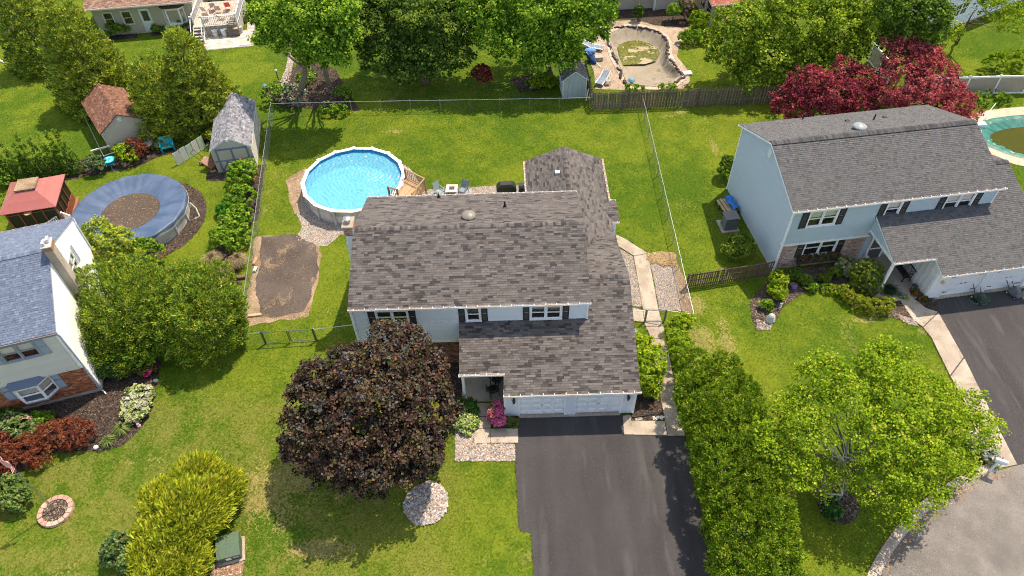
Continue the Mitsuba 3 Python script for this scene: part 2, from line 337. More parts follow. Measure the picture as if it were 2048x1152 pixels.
def brickwall(root, F, poly, holes, cols, w, rng, mortar=(.36, .33, .30), name='brick_wall', bl=.205, bh=.066, lone=0):
    k = flatwall(root, F, poly, holes, mortar, .09, name)
    g = sg.Polygon(poly)
    for h in holes: g = g.difference(sg.box(*h))
    x0, z0, x1, z1 = g.bounds; C = []
    for j in range(int((z1 - z0) / (bh + .011))):
        z = z0 + j * (bh + .011) + .006
        for x in np.arange(x0 + (j % 2) * (bl / 2 + .006) + .006, x1 - bl, bl + .012): C.append((x, z))
    C = np.array(C); C = C[contains_xy(g, C[:, 0], C[:, 1]) & contains_xy(g, C[:, 0] + bl, C[:, 1] + bh)]; n = len(C)
    t = -.010 - .006 * rng.random(n); b = np.array([(0, 0), (bl, 0), (bl, bh), (0, bh)])
    V = np.concatenate([np.stack([C[:, None, 0] + b[:, 0], np.repeat(t[:, None], 4, 1), C[:, None, 1] + b[:, 1]], -1), np.stack([C[:, None, 0] + b[:, 0], np.zeros((n, 4)), C[:, None, 1] + b[:, 1]], -1)], 1)
    f = np.array([[0, 1, 2], [0, 2, 3], [0, 4, 5], [0, 5, 1], [1, 5, 6], [1, 6, 2], [2, 6, 7], [2, 7, 3], [3, 7, 4], [3, 4, 0]]); col = hue(rng, cols, w, n, .18)
    V = V @ F[0].T + F[1]
    order = np.argsort(np.linalg.norm(V.mean(1) - EYE, axis=1)); rest = order[lone:]
    for i in order[:lone]: emit(unique(k + '__brick'), (V[i], f, np.repeat(col[i:i + 1], 8, 0)), 'matte')
    part(k, 'brick_field', (V[rest].reshape(-1, 3), (f[None] + (np.arange(len(rest)) * 8)[:, None, None]).reshape(-1, 3), np.repeat(col[rest], 8, 0)), kind='stuff')
def window(root, F, x0, x1, z0, z1, n=1, col=WHITE, trim=.09, blind=.45, blind_col=(.62, .60, .55), grid=False):
    """casing, double-hung sashes, panes, a blind behind and the dark room beyond; returns the opening"""
    m = MB(F, col)
    m.box(x0, -.045, z0, x0 + trim, .06, z1).box(x1 - trim, -.045, z0, x1, .06, z1).box(x0 + trim, -.045, z1 - trim, x1 - trim, .06, z1).box(x0 - .02, -.065, z0 - .02, x1 + .02, .06, z0 + .05)
    w = (x1 - x0 - trim) / n
    for i in range(1, n): m.box(x0 + i * w, -.04, z0 + .05, x0 + i * w + trim, .06, z1 - trim)
    k = part(root, 'window', m, 'satin')
    for i in range(n):
        a, b, c, d = x0 + trim + i * w, x0 + w + i * w, z0 + .05, z1 - trim; mid = (c + d) / 2; s = MB(F, col)
        for (p, q, y) in ((c, mid + .025, .02), (mid - .025, d, -.012)):
            s.box(a, y, p, a + .045, y + .03, q).box(b - .045, y, p, b, y + .03, q).box(a + .045, y, p, b - .045, y + .03, p + .05).box(a + .045, y, q - .05, b - .045, y + .03, q)
            if grid: s.box((a + b) / 2 - .012, y + .004, p + .05, (a + b) / 2 + .012, y + .026, q - .05)
        part(k, 'sash', s, 'satin')
        g = MB(F, (1, 1, 1)).add([(a + .04, .037, c + .04), (b - .04, .037, c + .04), (b - .04, .037, mid), (a + .04, .037, mid)], [[0, 1, 2, 3]]).add([(a + .04, .005, mid), (b - .04, .005, mid), (b - .04, .005, d - .04), (a + .04, .005, d - .04)], [[0, 1, 2, 3]])
        part(k, 'pane', g, 'glass')
    if blind: part(k, 'blind', MB(F, blind_col).box(x0 + trim, .1, z1 - trim - (z1 - z0 - trim) * blind, x1 - trim, .112, z1 - trim), 'matte')
    r = MB(F, (.05, .048, .045)); y0, y1 = .06, .5; a, b, c, d = x0 + .02, x1 - .02, z0 + .02, z1 - .02
    r.add([(a, y0, c), (b, y0, c), (b, y1, c), (a, y1, c), (a, y0, d), (b, y0, d), (b, y1, d), (a, y1, d)], [[0, 1, 2, 3], [4, 7, 6, 5], [1, 5, 6, 2], [0, 3, 7, 4], [2, 6, 7, 3]])
    part(k, 'reveal', r, 'matte')
    return x0, z0, x1, z1
def shutter(root, F, x0, x1, z0, z1, col):
    m = MB(F, col).box(x0, -.05, z0, x0 + .055, -.018, z1).box(x1 - .055, -.05, z0, x1, -.018, z1)
    for z in (z0, (z0 + z1) / 2 - .03, z1 - .06): m.box(x0 + .055, -.049, z, x1 - .055, -.019, z + .06)
    z = z0 + .065
    while z < z1 - .07:
        if abs(z - (z0 + z1) / 2) > .05: m.add([(x0 + .055, -.043, z), (x1 - .055, -.043, z), (x1 - .055, -.024, z + .05), (x0 + .055, -.024, z + .05)], [[0, 1, 2, 3]])
        z += .055
    part(root, 'shutter', m, 'satin')
def gutter(root, F, x0, x1, y, z, col=WHITE, hang=.6, sag=0.):
    m = MB(F, col).box(x0, y - .125, z - .11, x1, y - .115, z + .005).box(x0, y - .012, z - .11, x1, y - .002, z).box(x0, y - .115, z - .11, x1, y - .012, z - .1)
    m.box(x0, y - .115, z - .1, x0 + .01, y - .012, z).box(x1 - .01, y - .115, z - .1, x1, y - .012, z)
    m.add([(x0 + .01, y - .114, z - .05), (x1 - .01, y - .114, z - .05), (x1 - .01, y - .013, z - .05), (x0 + .01, y - .013, z - .05)], [[0, 1, 2, 3]], (.36, .25, .18))
    k = part(root, 'gutter', m, 'satin'); s = MB(F, col); x = x0 + .3
    while x < x1 - .1: s.box(x, y - .135, z + .006, x + .03, y + .02, z + .018); x += hang
    part(k, 'hanger', s, 'satin', kind='stuff')
def downspout(root, F, pts, col=WHITE):
    m = MB(F, col)
    for p, q in zip(pts[:-1], pts[1:]): m.beam(p, q, .085, .065, up=(.3, 1, 0.01))
    part(root, 'downspout', m, 'satin')
def corner_board(root, F, x, y, z0, z1, w=.1, col=WHITE, name='corner_trim'):
    part(root, name, MB(F, col).box(x - w / 2, y - w / 2, z0, x + w / 2, y + w / 2, z1), 'satin')
def garage_door(root, F, x0, x1, h, rows=4, colsn=4, col=(.74, .76, .78), z0=0.02, strap=False, arch=True):
    k = part(root, 'garage_door', MB(F, tuple(c * .45 for c in col)).box(x0, .12, z0, x1, .15, z0 + h), 'satin')
    sh = h / rows; pw = (x1 - x0) / colsn
    for r in range(rows):
        s = MB(F, col).box(x0, .095, z0 + r * sh + .012, x1, .1201, z0 + (r + 1) * sh - .012)
        part(k, 'section', s, 'satin')
        if colsn > 1:
            for c in range(colsn):
                a, b, z = x0 + c * pw + .07, x0 + (c + 1) * pw - .07, z0 + r * sh
                part(k, 'panel', MB(F, col).add([(a, .096, z + .09), (b, .096, z + .09), (b, .096, z + sh - .09), (a, .096, z + sh - .09), (a + .05, .055, z + .14), (b - .05, .055, z + .14), (b - .05, .055, z + sh - .14), (a + .05, .055, z + sh - .14)], [[4, 5, 6, 7], [0, 1, 5, 4], [1, 2, 6, 5], [2, 3, 7, 6], [3, 0, 4, 7]]), 'satin')
    hw = MB(F, BLACK)
    if strap:
        for x, d in ((x0 + .05, 1), (x1 - .05, -1)):
            for z in (.3, h - .35): hw.box(min(x, x + d * .4), .06, z0 + z, max(x, x + d * .4), .076, z0 + z + .045)
        for d in (-1, 1): hw.box((x0 + x1) / 2 + d * .1 - .02 - .11 * (d < 0), .05, z0 + h * .5, (x0 + x1) / 2 + d * .1 + .02 + .11 * (d > 0), .075, z0 + h * .5 + .03)
    else: hw.box((x0 + x1) / 2 - .018, .05, z0 + h * .43, (x0 + x1) / 2 + .018, .0755, z0 + h * .43 + .13)
    part(k, 'handle', hw, 'satin')
    t = MB(F, WHITE)
    for a, d in ((x0, 1), (x1, -1)):
        t.box(a - (.09 if d > 0 else 0), -.03, 0, a + (.09 if d < 0 else 0), .16, z0 + h + .1)
        if arch: t.add([(a, -.02, z0 + h), (a + d * .28, -.02, z0 + h), (a, -.02, z0 + h - .28), (a, .09, z0 + h), (a + d * .28, .09, z0 + h), (a, .09, z0 + h - .28)], [[0, 1, 2], [0, 1, 4], [0, 4, 3], [1, 4, 5], [1, 5, 2]])
    t.box(x0, -.03, z0 + h, x1, .16, z0 + h + .1)
    part(k, 'jamb', t, 'satin')
def lantern(root, F, x, z, col=BLACK, y=-.02):
    m = MB(F, col).box(x - .05, y - .03, z - .12, x + .05, y, z + .1).beam((x, y - .02, z + .05), (x, y - .15, z + .12), .02, .02)
    m.lathe((x, y - .16, z), [(.0, .16), (.03, .14), (.1, .06), (.095, .045), (.06, -.17), (.02, -.2), (0, -.25)], 6)
    k = part(root, 'wall_lantern', m, 'satin')
    part(k, 'lamp_glass', MB(F, (.55, .52, .42)).lathe((x, y - .16, z), [(.084, .04), (.0565, -.14)], 6), 'gloss')
def room_shell(root, F, x0, y0, x1, y1, z): part(root, 'foundation', MB(F, (.3, .28, .26)).box(x0, y0, -.1, x1, y1, z), 'matte')
def chain_fence(name, pts, h, label, posts=2.45, gate=None, rail=True, mesh_step=.11, postcols=(.42, .44, .46)):
    """galvanised posts, top rail and woven wire between them"""
    root = thing(name, label, 'fence'); pts = [np.array(q, float) for q in pts]
    wire = MB(col=(.30, .32, .33))
    for a, b in zip(pts[:-1], pts[1:]):
        L = np.linalg.norm(b - a); d = (b - a) / L; n = max(1, round(L / posts))
        for i in range(n + 1):
            if i == n and b is not pts[-1]: continue
            q = a + d * L * i / n; part(root, 'post', MB(col=postcols).tube([(*q, -.05), (*q, h + .05)], .03, 7).lathe((*q, h + .05), [(.036, 0), (.03, .03), (0, .045)], 7), 'metal')
        if rail: part(root, 'rail', MB(col=(.55, .57, .58)).tube([(*a, h), (*b, h)], .021, 6), 'metal')
        s = np.arange(-h, L, mesh_step)
        for sgn in (1, -1):
            for x in s:
                t0, t1 = max(0, -x), min(h, L - x)
                if t1 <= t0: continue
                za, zb = (t0, t1) if sgn > 0 else (h - t0, h - t1)
                p, q = a + d * (x + t0), a + d * (x + t1)
                nn = np.array([-d[1], d[0], 0]) * .0022; m2 = np.array([d[0], d[1], 0]) * .0022
                P0, P1 = np.array([*p, za + .03]), np.array([*q, zb + .03])
                wire.add([P0 - m2, P0 + m2, P0 + nn, P1 - m2, P1 + m2, P1 + nn], [[0, 1, 4], [0, 4, 3], [1, 2, 5], [1, 5, 4], [2, 0, 3], [2, 3, 5]])
    part(root, 'wire_mesh', wire, 'metal', kind='stuff')
    return root
def picket_fence(name, a, b, h, w, gap, col, rng, label, rails=(.3, .85), post=2.4, thick=.02, pointed=True, both=False, top_wave=0., lean=.02, cat='fence', side=1):
    """every picket is a piece of its own"""
    root = thing(name, label, cat); a, b = np.array(a, float), np.array(b, float); L = np.linalg.norm(b - a); d = (b - a) / L; deg = math.degrees(math.atan2(d[1], d[0])); F = frame(*a, deg)
    n = int(L / (w + gap)); ph = rng.random() * 9
    for i in range(n):
        x = i * (w + gap); hh = h + top_wave * math.sin(x * 2.1 + ph) + .025 * rng.standard_normal(); dx = lean * rng.standard_normal(); y = (-.03 - thick if (not both or i % 2 == 0) else .03) * side
        c = np.array(col) * (.75 + .5 * rng.random()) * (1 + .08 * rng.standard_normal(3))
        top = [(x + dx, hh - .09), (x + w * .5 + dx, hh), (x + w + dx, hh - .09)] if pointed else [(x + dx, hh), (x + w + dx, hh)]
        o = [(x, .03), *top, (x + w, .03)]; o = np.array(o); k = len(o)
        v = np.vstack([np.column_stack([o[:, 0], np.full(k, y), o[:, 1]]), np.column_stack([o[:, 0], np.full(k, y + thick), o[:, 1]])]); idx = np.arange(k)
        f = np.vstack([[[0, j, j + 1] for j in range(1, k - 1)], [[k, k + j + 1, k + j] for j in range(1, k - 1)], np.stack([idx, (idx + 1) % k, (idx + 1) % k + k], 1), np.stack([idx, (idx + 1) % k + k, idx + k], 1)])
        if i < 300: part(root, 'picket', MB(F).add(v, f, c), 'matte')
    for z in rails: part(root, 'rail', MB(F, tuple(np.array(col) * 1.1)).box(0, -.028, z * h, L, .028, z * h + .085), 'matte')
    for i in range(int(L / post) + 1): part(root, 'post', MB(F, tuple(np.array(col) * .9)).box(min(i * post, L - .09), -.045 + .076 * side, -.05, min(i * post + .09, L), .045 + .076 * side, h - .05), 'matte')
    return root

# ---------------------------------------------------------------- ground, roads, paths, beds
GR = np.random.default_rng(11)
BASIN = P2([(3.6, 41.73), (5.38, 42.98), (6.6, 43.11), (7.96, 42.25), (8.79, 40.87), (8.85, 39.57), (8.44, 37.97), (8.58, 36.39), (8.95, 35.19), (9.08, 34.19), (8.26, 33.26), (6.67, 32.87), (4.54, 33.14), (4.24, 34.2), (4.06, 36.3), (3.84, 38.23)]).buffer(.25).buffer(-.25)
TEALPOOL = sg.Polygon([(35.6 + 4.7 * math.cos(t) + .3 * math.cos(2 * t), 24.1 + 2.7 * math.sin(t) + .3 * math.sin(2 * t + 1)) for t in np.linspace(0, 2 * math.pi, 60)[:-1]])
NOGRASS += [BASIN, TEALPOOL]
sheet('lawn', sg.box(-380, -380, 380, 380).difference(BASIN).difference(TEALPOOL), 0.0, 'lawn_mat', 'mown green lawn running between all the houses', 'lawn', grass=True)
DRIVE = P2([(-6.16, -0.06), (-0.36, -0.13), (-0.46, -1.36), (2.86, -1.6), (2.91, -3.44), (2.85, -6.57), (2.65, -9), (2.47, -12.86), (-5.23, -12.65), (-5.65, -8.78), (-5.73, -6.71), (-6.27, -6.59), (-6.33, -6.28), (-6.36, -3.49), (-6.39, -1.77), (-6.16, -1.04)])
sheet('driveway', ragged(DRIVE, .03, .4, 3), .008, 'asphalt', 'wide dark asphalt driveway in front of the white double garage', 'driveway')
DRIVE2 = P2([(20.2, 7.57), (26.16, 8.27), (34.84, 9.24), (30.1, -3.32), (19.68, -3.88), (19.76, -1.77), (20.03, 6.59)])
sheet('driveway', DRIVE2, .008, 'asphalt', 'dark asphalt driveway in front of the pale blue house', 'driveway')
CULC, CULR = np.array([23.21, -20.34]), 16.89
def arc(r, a0, a1, n=60):
    t = np.radians(np.linspace(a0, a1, n)); return np.column_stack([CULC[0] + r * np.cos(t), CULC[1] + r * np.sin(t)])
sheet('street', sg.Polygon(arc(CULR - .05, 0, 360, 120)), .012, 'street_mat', 'worn grey asphalt turning circle at the end of the street', 'street')
def kerb(a0, a1, n):
    for i in range(n):
        s0, s1 = a0 + (a1 - a0) * i / n + .06, a0 + (a1 - a0) * (i + 1) / n - .06
        m = MB(col=(.40, .36, .31)); q = 6
        prof = [(-.06, .0), (-.05, .03), (.04, .1), (.1, .125), (.42, .12), (.44, .0)]
        v = np.stack([np.column_stack([arc(CULR + r, s0, s1, q), np.full(q, z)]) for r, z in prof], 0); k = len(prof)
        f = [[i2 * q + j, i2 * q + j + 1, (i2 + 1) * q + j + 1, (i2 + 1) * q + j] for i2 in range(k - 1) for j in range(q - 1)]
        m.add(v.reshape(-1, 3), f); m.add(v[:, 0], [[0, j, j + 1] for j in range(1, k - 1)]); m.add(v[:, -1], [[0, j + 1, j] for j in range(1, k - 1)])
        kk = unique(KERB + '__kerb_stone'); emit(kk, m, 'concrete')
KERB = unique('kerb'); labels[KERB] = {'label': 'pale concrete kerb round the grey turning circle', 'category': 'kerb', 'kind': 'structure'}
kerb(106, 150, 12)
NOGRASS.append(sg.Polygon(np.vstack([arc(CULR + .46, 60, 200), arc(1, 200, 60)])))
def slabs(name, polys, z, label, z0=-.03):
    k = unique(name); labels[k] = {'label': label, 'category': 'path', 'kind': 'structure'}
    base = shapely.union_all([p.buffer(.09) for p in polys]).buffer(-.085); NOGRASS.append(base); emit(unique(k + '__joint'), MB(col=(.10, .085, .07)).prism(base, z0, z - .02), 'matte')
    for p in polys:
        NOGRASS.append(p); emit(unique(k + '__slab'), MB().prism(p.buffer(-.012), z0, z), 'concrete')
    return k
slabs('front_walk', [P2(q) for q in [[(-8.45, 0.92), (-7.63, 0.89), (-7.64, 0.02), (-8.51, 0.04)], [(-8.51, 0), (-7.64, -0.01), (-7.66, -0.76), (-8.58, -0.76)], [(-8.58, -0.77), (-7.66, -0.77), (-7.69, -1.67), (-8.58, -1.66)], [(-7.66, -0.77), (-6.16, -0.79), (-6.19, -1.71), (-7.69, -1.67)]]], .05, 'tan concrete slabs leading from the porch to the driveway')
slabs('side_path', [P2(q) for q in [[(-0.37, -0.19), (0.1, -0.18), (0.07, -0.53), (1.9, -0.61), (1.9, -1.53), (-0.45, -1.38)], [(1.91, -0.59), (1.91, 1.55), (2.87, 1.76), (2.85, -1.58), (1.91, -1.55)], [(2.04, 5.14), (2.94, 5.1), (2.88, 1.78), (1.91, 1.57)], [(1.8, 6.4), (2.95, 6.08), (2.94, 5.12), (2.04, 5.16)], [(1.02, 7.74), (1.89, 7.41), (1.81, 6.44), (0.9, 6.6)], [(1.91, 7.47), (2.86, 7.44), (2.92, 6.1), (1.82, 6.44)], [(1.95, 12.18), (2.95, 12.38), (2.86, 7.46), (1.88, 7.49)], [(0.99, 14.37), (1.6, 13.9), (2.96, 12.4), (1.95, 12.21), (1.03, 13.18)]]], .05, 'tan concrete path running along the right side of the white house')
slabs('neighbour_walk', [P2(q) for q in [[(18.09, 8.38), (18.6, 8.44), (19.42, 6.9), (20.03, 6.57), (18.59, 5.41), (18.25, 6.01), (18.06, 7.57)], [(20.02, 6.53), (20.03, 3.09), (18.66, 1.82), (18.69, 2.42), (18.76, 4.59), (18.6, 5.37)], [(20.04, 3.03), (19.91, 0.51), (18.71, -0.47), (18.66, 1.75)], [(19.91, 0.44), (19.76, -1.77), (19.69, -3.85), (17.99, -4.13), (18.71, -0.53)]]], .05, 'pale concrete walk between the right hand lawn and its driveway')
sheet('porch_floor', sg.box(-9.3, .98, -6.86, 3.7), .15, 'concrete', 'tan concrete porch floor beside the garage', 'porch floor')
part_ = sheet('garage_apron', sg.box(-6.1, -.14, -.5, .02), .03, 'concrete', 'narrow concrete sill under the garage doors', 'apron')
# beds
def bed(name, poly, label, mt='mulch_mat', n=0, size=.10, cols=((.03, .022, .018), (.075, .055, .045), (.16, .13, .11)), z=.02, seed=1, amp=.10):
    poly = ragged(poly, amp, .3, seed); k = sheet(name, poly, z, mt, label, 'bed'); rng = np.random.default_rng(seed)
    if n: part(k, 'mulch_chips', chips(poly, n, size, cols, [3, 4, 1], rng, z + .008), kind='stuff')
    return poly
bed('mulch_bed', P2([(-30.15, 2.48), (-27.32, 4.38), (-27.26, 3.61), (-27.03, 2.33), (-26.81, 1.08), (-27.02, 0.07), (-27.31, -0.55), (-27.81, -1.15), (-28.85, -1.51), (-29.93, -1.39), (-31.95, -1.53), (-32.35, -2.12), (-32.61, -2.55), (-32.63, -3.04), (-34.41, -3.38), (-36.99, 0.8), (-35.55, 1.34)]), 'dark mulch bed curving along the front of the brick and beige house', n=9000, seed=2)
bed('mulch_bed', P2([(-30.15, 2.48), (-27.32, 4.38), (-28.47, 5.81), (-31.25, 5.91), (-31.44, 4.78)]), 'dark mulch strip under the shrubs at the beige house corner', n=1500, seed=3)
bed('mulch_bed', sg.box(-15, 1.2, -9.32, 3.75).union(P2([(-10.94, 3.31), (-9.16, 2.53), (-9.27, 1.17), (-9.82, 0.69), (-10.56, 1.55)])), 'dark mulch bed below the brick wall beside the porch', n=7000, seed=4)
bed('mulch_bed', P2([(0.1, -0.21), (0.56, 1.5), (1.89, 1.79), (1.87, -0.56), (0.09, -0.5)]), 'mulch bed at the right corner of the garage', n=2600, seed=5)
bed('mulch_bed', P2([(-7.63, -0.01), (-6.13, -0.03), (-6.15, -0.76), (-7.63, -0.74)]), 'small mulch bed under the pink azalea', n=700, seed=6, amp=.03)
bed('mulch_bed', P2([(10.73, 10.12), (8.7, 7.85), (8.47, 6.55), (8.51, 5.59), (9.1, 5.53), (9.78, 6.14), (10.33, 7), (11.22, 7.84), (12.34, 8.52), (13.35, 8.69), (14.2, 8.44), (14.54, 8.13), (14.82, 7.28), (16.37, 6.41), (17.63, 6), (18.25, 6.01), (17.95, 8.08), (17.3, 9.94), (17.55, 11.17), (14.04, 10.76), (10.79, 10.34)]), 'curved brown mulch bed in front of the pale blue house', n=7000, seed=7, cols=((.05, .038, .03), (.13, .1, .08), (.27, .22, .18)))
bed('mulch_bed', P2([(19.51, 8.41), (20.27, 7.57), (20.05, 6.63), (19.45, 6.98), (18.61, 8.23)]), 'mulch bed at the blue house garage corner', n=900, seed=8, amp=.04)
bed('mulch_bed', P2([(-42.17, 22.27), (-40.36, 22.07), (-37.26, 22.9), (-34.95, 23.72), (-33.89, 24.82), (-32.52, 25.4), (-30.17, 26.15), (-30.77, 27.67), (-33.02, 26.28), (-37.08, 25.81), (-38.66, 25.24), (-43.35, 23.24)]), 'mulch strip behind the covered pool below the fence', n=5000, seed=9)
bed('mulch_bed', sg.Point(-32.95, 17.1).buffer(4.75), 'ring of dark mulch round the covered pool', n=5000, seed=10)
bed('mulch_bed', P2([(-29.45, 22.54), (-27.7, 22.46), (-27.46, 21.48), (-29.2, 21.62)]), 'square of dark mulch in front of the grey shed', n=800, seed=12, amp=.03)
bed('mulch_bed', P2([(-25.54, 31.22), (-26.72, 32.81), (-27.86, 34.05), (-25.89, 36.4), (-25.23, 38.51), (-23.28, 38.4), (-21.61, 37.01), (-20.39, 34.06), (-18.63, 30.35)]), 'shaded mulch bed under the two tall trunks', n=4000, seed=13)
bed('mulch_bed', P2([(-26.3, 15.48), (-24.34, 16.96), (-25.15, 23.33), (-26.64, 23.4), (-25.94, 18.1), (-26.9, 11.86), (-25.49, 10.9), (-23.94, 10.61)]), 'bed of shrubs and dry grass along the left wire fence', n=2500, seed=14)
bed('mulch_bed', P2([(3.5, 46.11), (4.27, 45.04), (6.87, 44.68), (8.37, 43.59), (11.52, 42.82), (12.55, 46.4), (8.6, 48.24), (4.73, 47.73)]), 'dark mulch bed between the beige wall and the drained pool', n=1500, seed=15)
bed('mulch_bed', P2([(-31.79, 48.02), (-29.36, 50.57), (-29.08, 47.86), (-31, 46.72)]), 'mulch bed beside the raised deck', n=500, seed=16)
bed('mulch_bed', P2([(-45.77, 43.51), (-41.91, 43.96), (-42.31, 45.16), (-46.42, 45)]), 'dark mulch bed under the far beige house windows', n=900, seed=17, amp=.03)
bed('mulch_bed', P2([(-40.7, 44.28), (-37.06, 44.86), (-37.51, 46.08), (-41.18, 45.49)]), 'dark mulch bed right of the far beige house door', n=600, seed=18, amp=.03)
bed('mulch_bed', P2([(-5.88, 34.5), (-3.99, 35.39), (-2.39, 33.91), (-3.1, 32.75), (-5.06, 32.46)]), 'patch of dark mulch beside the small grey shed', n=700, seed=19)
bed('mulch_bed', sg.Point(*(9.72, -5.74)).buffer(1.0), 'mulch ring at the foot of the bright green tree', n=900, seed=20, cols=((.05, .038, .03), (.13, .1, .08), (.27, .22, .18)))
bed('dirt_strip', P2([(4.46, 10.96), (4.31, 7.28), (4.85, 6.85), (5.01, 9.68), (4.84, 11.27)]), 'bare dirt strip along the right wire fence', 'dirt', seed=21)
bed('dirt_strip', P2([(-21.07, -8.35), (-20.88, -7.22), (-19.93, -7.13), (-19.59, -7.75), (-19.6, -9.5), (-20.66, -9.47)]), 'bare reddish soil below the green utility box', 'dirt', n=900, seed=22, cols=((.2, .12, .08), (.33, .2, .13), (.5, .42, .36)))
bed('dirt_strip', P2([(-24.13, 15.18), (-23.18, 15.35), (-19.8, 14.8), (-19.35, 14.18), (-19.07, 11.32), (-19.03, 9.11), (-19.13, 7.6), (-21.83, 7.34), (-22.78, 6.97), (-23.27, 7.6), (-23.4, 9.28), (-23.48, 11.04)]), 'sandy rim round the worn dark ground pad', 'dirt', seed=23, amp=.2, z=.012)
bed('ground_pad', P2([(-23.78, 15.17), (-21.35, 15.27), (-20.92, 14.84), (-19.55, 14.09), (-19.2, 11.55), (-19.25, 9.46), (-19.4, 8.11), (-21.36, 7.61), (-22.1, 7.72), (-22.85, 9.69), (-23.18, 11.94), (-23.42, 13.86)]), 'worn dark bare pad beside the left wire fence', 'pad_mat', seed=24, amp=.22, z=.022)
bed('dirt_strip', P2([(-21.89, 22.87), (-22.77, 21.99), (-23.13, 21.29), (-22.41, 19.06), (-21.8, 17.38), (-21.42, 17.63), (-21.85, 21.35)]), 'curved patch of bare soil left of the round pool', 'dirt', seed=25, amp=.12)
# gravel
STONE = ((.38, .345, .315), (.27, .235, .205), (.48, .455, .43), (.33, .20, .135), (.17, .155, .145), (.40, .30, .22))
def gravel(poly, label, n, r0, r1, seed, amp=.05, z=.018, w=(4, 3, 2, 1.2, 1.5, 2), cols=STONE, base=OCT, zf=None, name='gravel_bed'):
    poly = ragged(poly, amp, .3, seed); k = sheet(name, poly, z, 'gravel_mat', label, 'gravel'); rng = np.random.default_rng(seed)
    part(k, 'stones', stones(poly, n, r0, r1, cols, w, rng, z, base, zf=zf), kind='stuff'); return poly
gravel(P2([(-9.61, -0.52), (-8.62, -0.84), (-8.61, -1.67), (-6.4, -1.79), (-6.42, -2.76), (-9.55, -2.67)]), 'river stone bed at the end of the front walk', 3600, .03, .085, 31, .02, base=ICO)
gravel(P2([(1.01, 13.04), (1.91, 12.14), (1.9, 7.7), (1, 7.82)]), 'strip of pale gravel between the house and the side path', 3600, .02, .05, 32)
gravel(P2([(2.97, 11.81), (4.48, 11.28), (4.32, 9.49), (4.37, 7.28), (2.93, 7.45)]), 'wide strip of pale gravel between side path and fence', 5000, .02, .05, 33, .14)
gravel(P2([(2.93, 6.12), (1.8, 6.4), (1.98, 5.18), (1.63, 5.23), (0.91, 6.47), (0.79, 5.57)]), 'gravel patch beside the side gate', 700, .018, .05, 34)
POOLC = np.array([-17.58, 19.72])
gravel(sg.Point(*POOLC).buffer(4.55).union(P2([(-22.07, 19.61), (-21.83, 17.92), (-20.99, 16.02), (-21.27, 14.86), (-20.03, 14.11), (-18.89, 14.06), (-18.18, 15.13), (-17.57, 15.88), (-16.96, 16.64), (-17.96, 18.86)])), 'pale gravel surround of the round swimming pool', 6500, .02, .055, 35, .15)
gravel(P2([(-12.68, 19.53), (-12.14, 19.79), (-8.79, 19.93), (-4.96, 19.99), (-4.78, 17.72), (-12.74, 17.53)]), 'strip of pale gravel behind the white house', 3000, .02, .05, 36, .08)
gravel(P2([(-27.04, 43.21), (-26.55, 43.18), (-25.89, 40.06), (-25.72, 37.92), (-25.52, 35.14), (-25.85, 34.1), (-26.28, 34.93), (-26.28, 37.27), (-26.5, 40.37)]), 'winding path of pale stones in the shaded bed', 700, .04, .11, 37, .1, w=(4, 1, 5, .3, .3, 3))
gravel(P2([(8.71, 6.38), (9.66, 6.14), (9.35, 5.56), (8.56, 5.55)]), 'small heap of pale pebbles at the bed tip', 500, .03, .07, 38, .05)
gravel(P2([(17.35, 6.53), (18.25, 6.01), (18.42, 5.53), (17.74, 5.79)]), 'pale stones beside the right hand walk', 260, .05, .12, 39, .05)
ISL = ragged(sg.Polygon([(1.08 * math.cos(t), 1.2 * math.sin(t)) for t in np.linspace(0, 6.28, 40)]), .12, .2, 40)
ISL = affinity.translate(affinity.rotate(ISL, -20), *(-10.95, -5))
ic = np.array(ISL.centroid.coords[0])
gravel(ISL, 'oval mound of pale river stones beside the crimson maple', 2600, .04, .10, 41, .02, w=(4, 2.2, 3, 1, 1.5, 2), base=ICO, zf=lambda q: .28 * np.clip(1 - (np.linalg.norm(q - ic, axis=1) / 1.25) ** 2, 0, 1), name='stone_mound')
# flagstones under the patio chairs, paver patio of the far house, pool decks
kk = unique('flagstone_patio'); labels[kk] = {'label': 'blue grey flagstones under the patio chairs', 'category': 'patio', 'kind': 'structure'}
for q in [[(-12.09, 19.5), (-11.53, 19.54), (-11.46, 18.68), (-12.08, 18.65)], [(-11.5, 19.53), (-10.94, 19.57), (-10.87, 18.66), (-11.42, 18.68)], [(-10.9, 19.56), (-10.39, 19.6), (-10.32, 18.69), (-10.83, 18.71)], [(-10.35, 19.6), (-9.79, 19.63), (-9.73, 18.66), (-10.28, 18.69)], [(-9.76, 19.63), (-9.01, 19.65), (-8.96, 18.68), (-9.7, 18.72)]]:
    emit(unique(kk + '__flagstone'), MB(col=np.array((.34, .37, .40)) * (.85 + .3 * GR.random())).prism(P2(q).buffer(-.02), 0, .05), 'matte')
PAT = P2([(-34.41, 41.17), (-30.15, 41.77), (-31.19, 47.35), (-31.95, 47.19), (-31.49, 44.93), (-36.2, 44.41), (-35.43, 42.82)])
kk = unique('paver_patio'); labels[kk] = {'label': 'pale paver patio below the raised deck', 'category': 'patio', 'kind': 'structure'}; NOGRASS.append(PAT)
emit(kk + '__base', MB(col=(.35, .31, .28)).prism(PAT, -.02, .02), 'matte')
x0, y0, x1, y1 = PAT.bounds; pv = []; npv = 0
A = math.radians(5); ex, ey = np.array([math.cos(A), math.sin(A)]), np.array([-math.sin(A), math.cos(A)])
for i in range(-4, 40):
    for j in range(-6, 40):
        c = np.array([x0, y0]) + ex * (i * .47 + (j % 2) * .23) + ey * j * .31
        p = sg.Polygon([c, c + ex * .45, c + ex * .45 + ey * .29, c + ey * .29])
        if PAT.contains(p): pv.append(p)
pv.sort(key=lambda p: p.centroid.y)
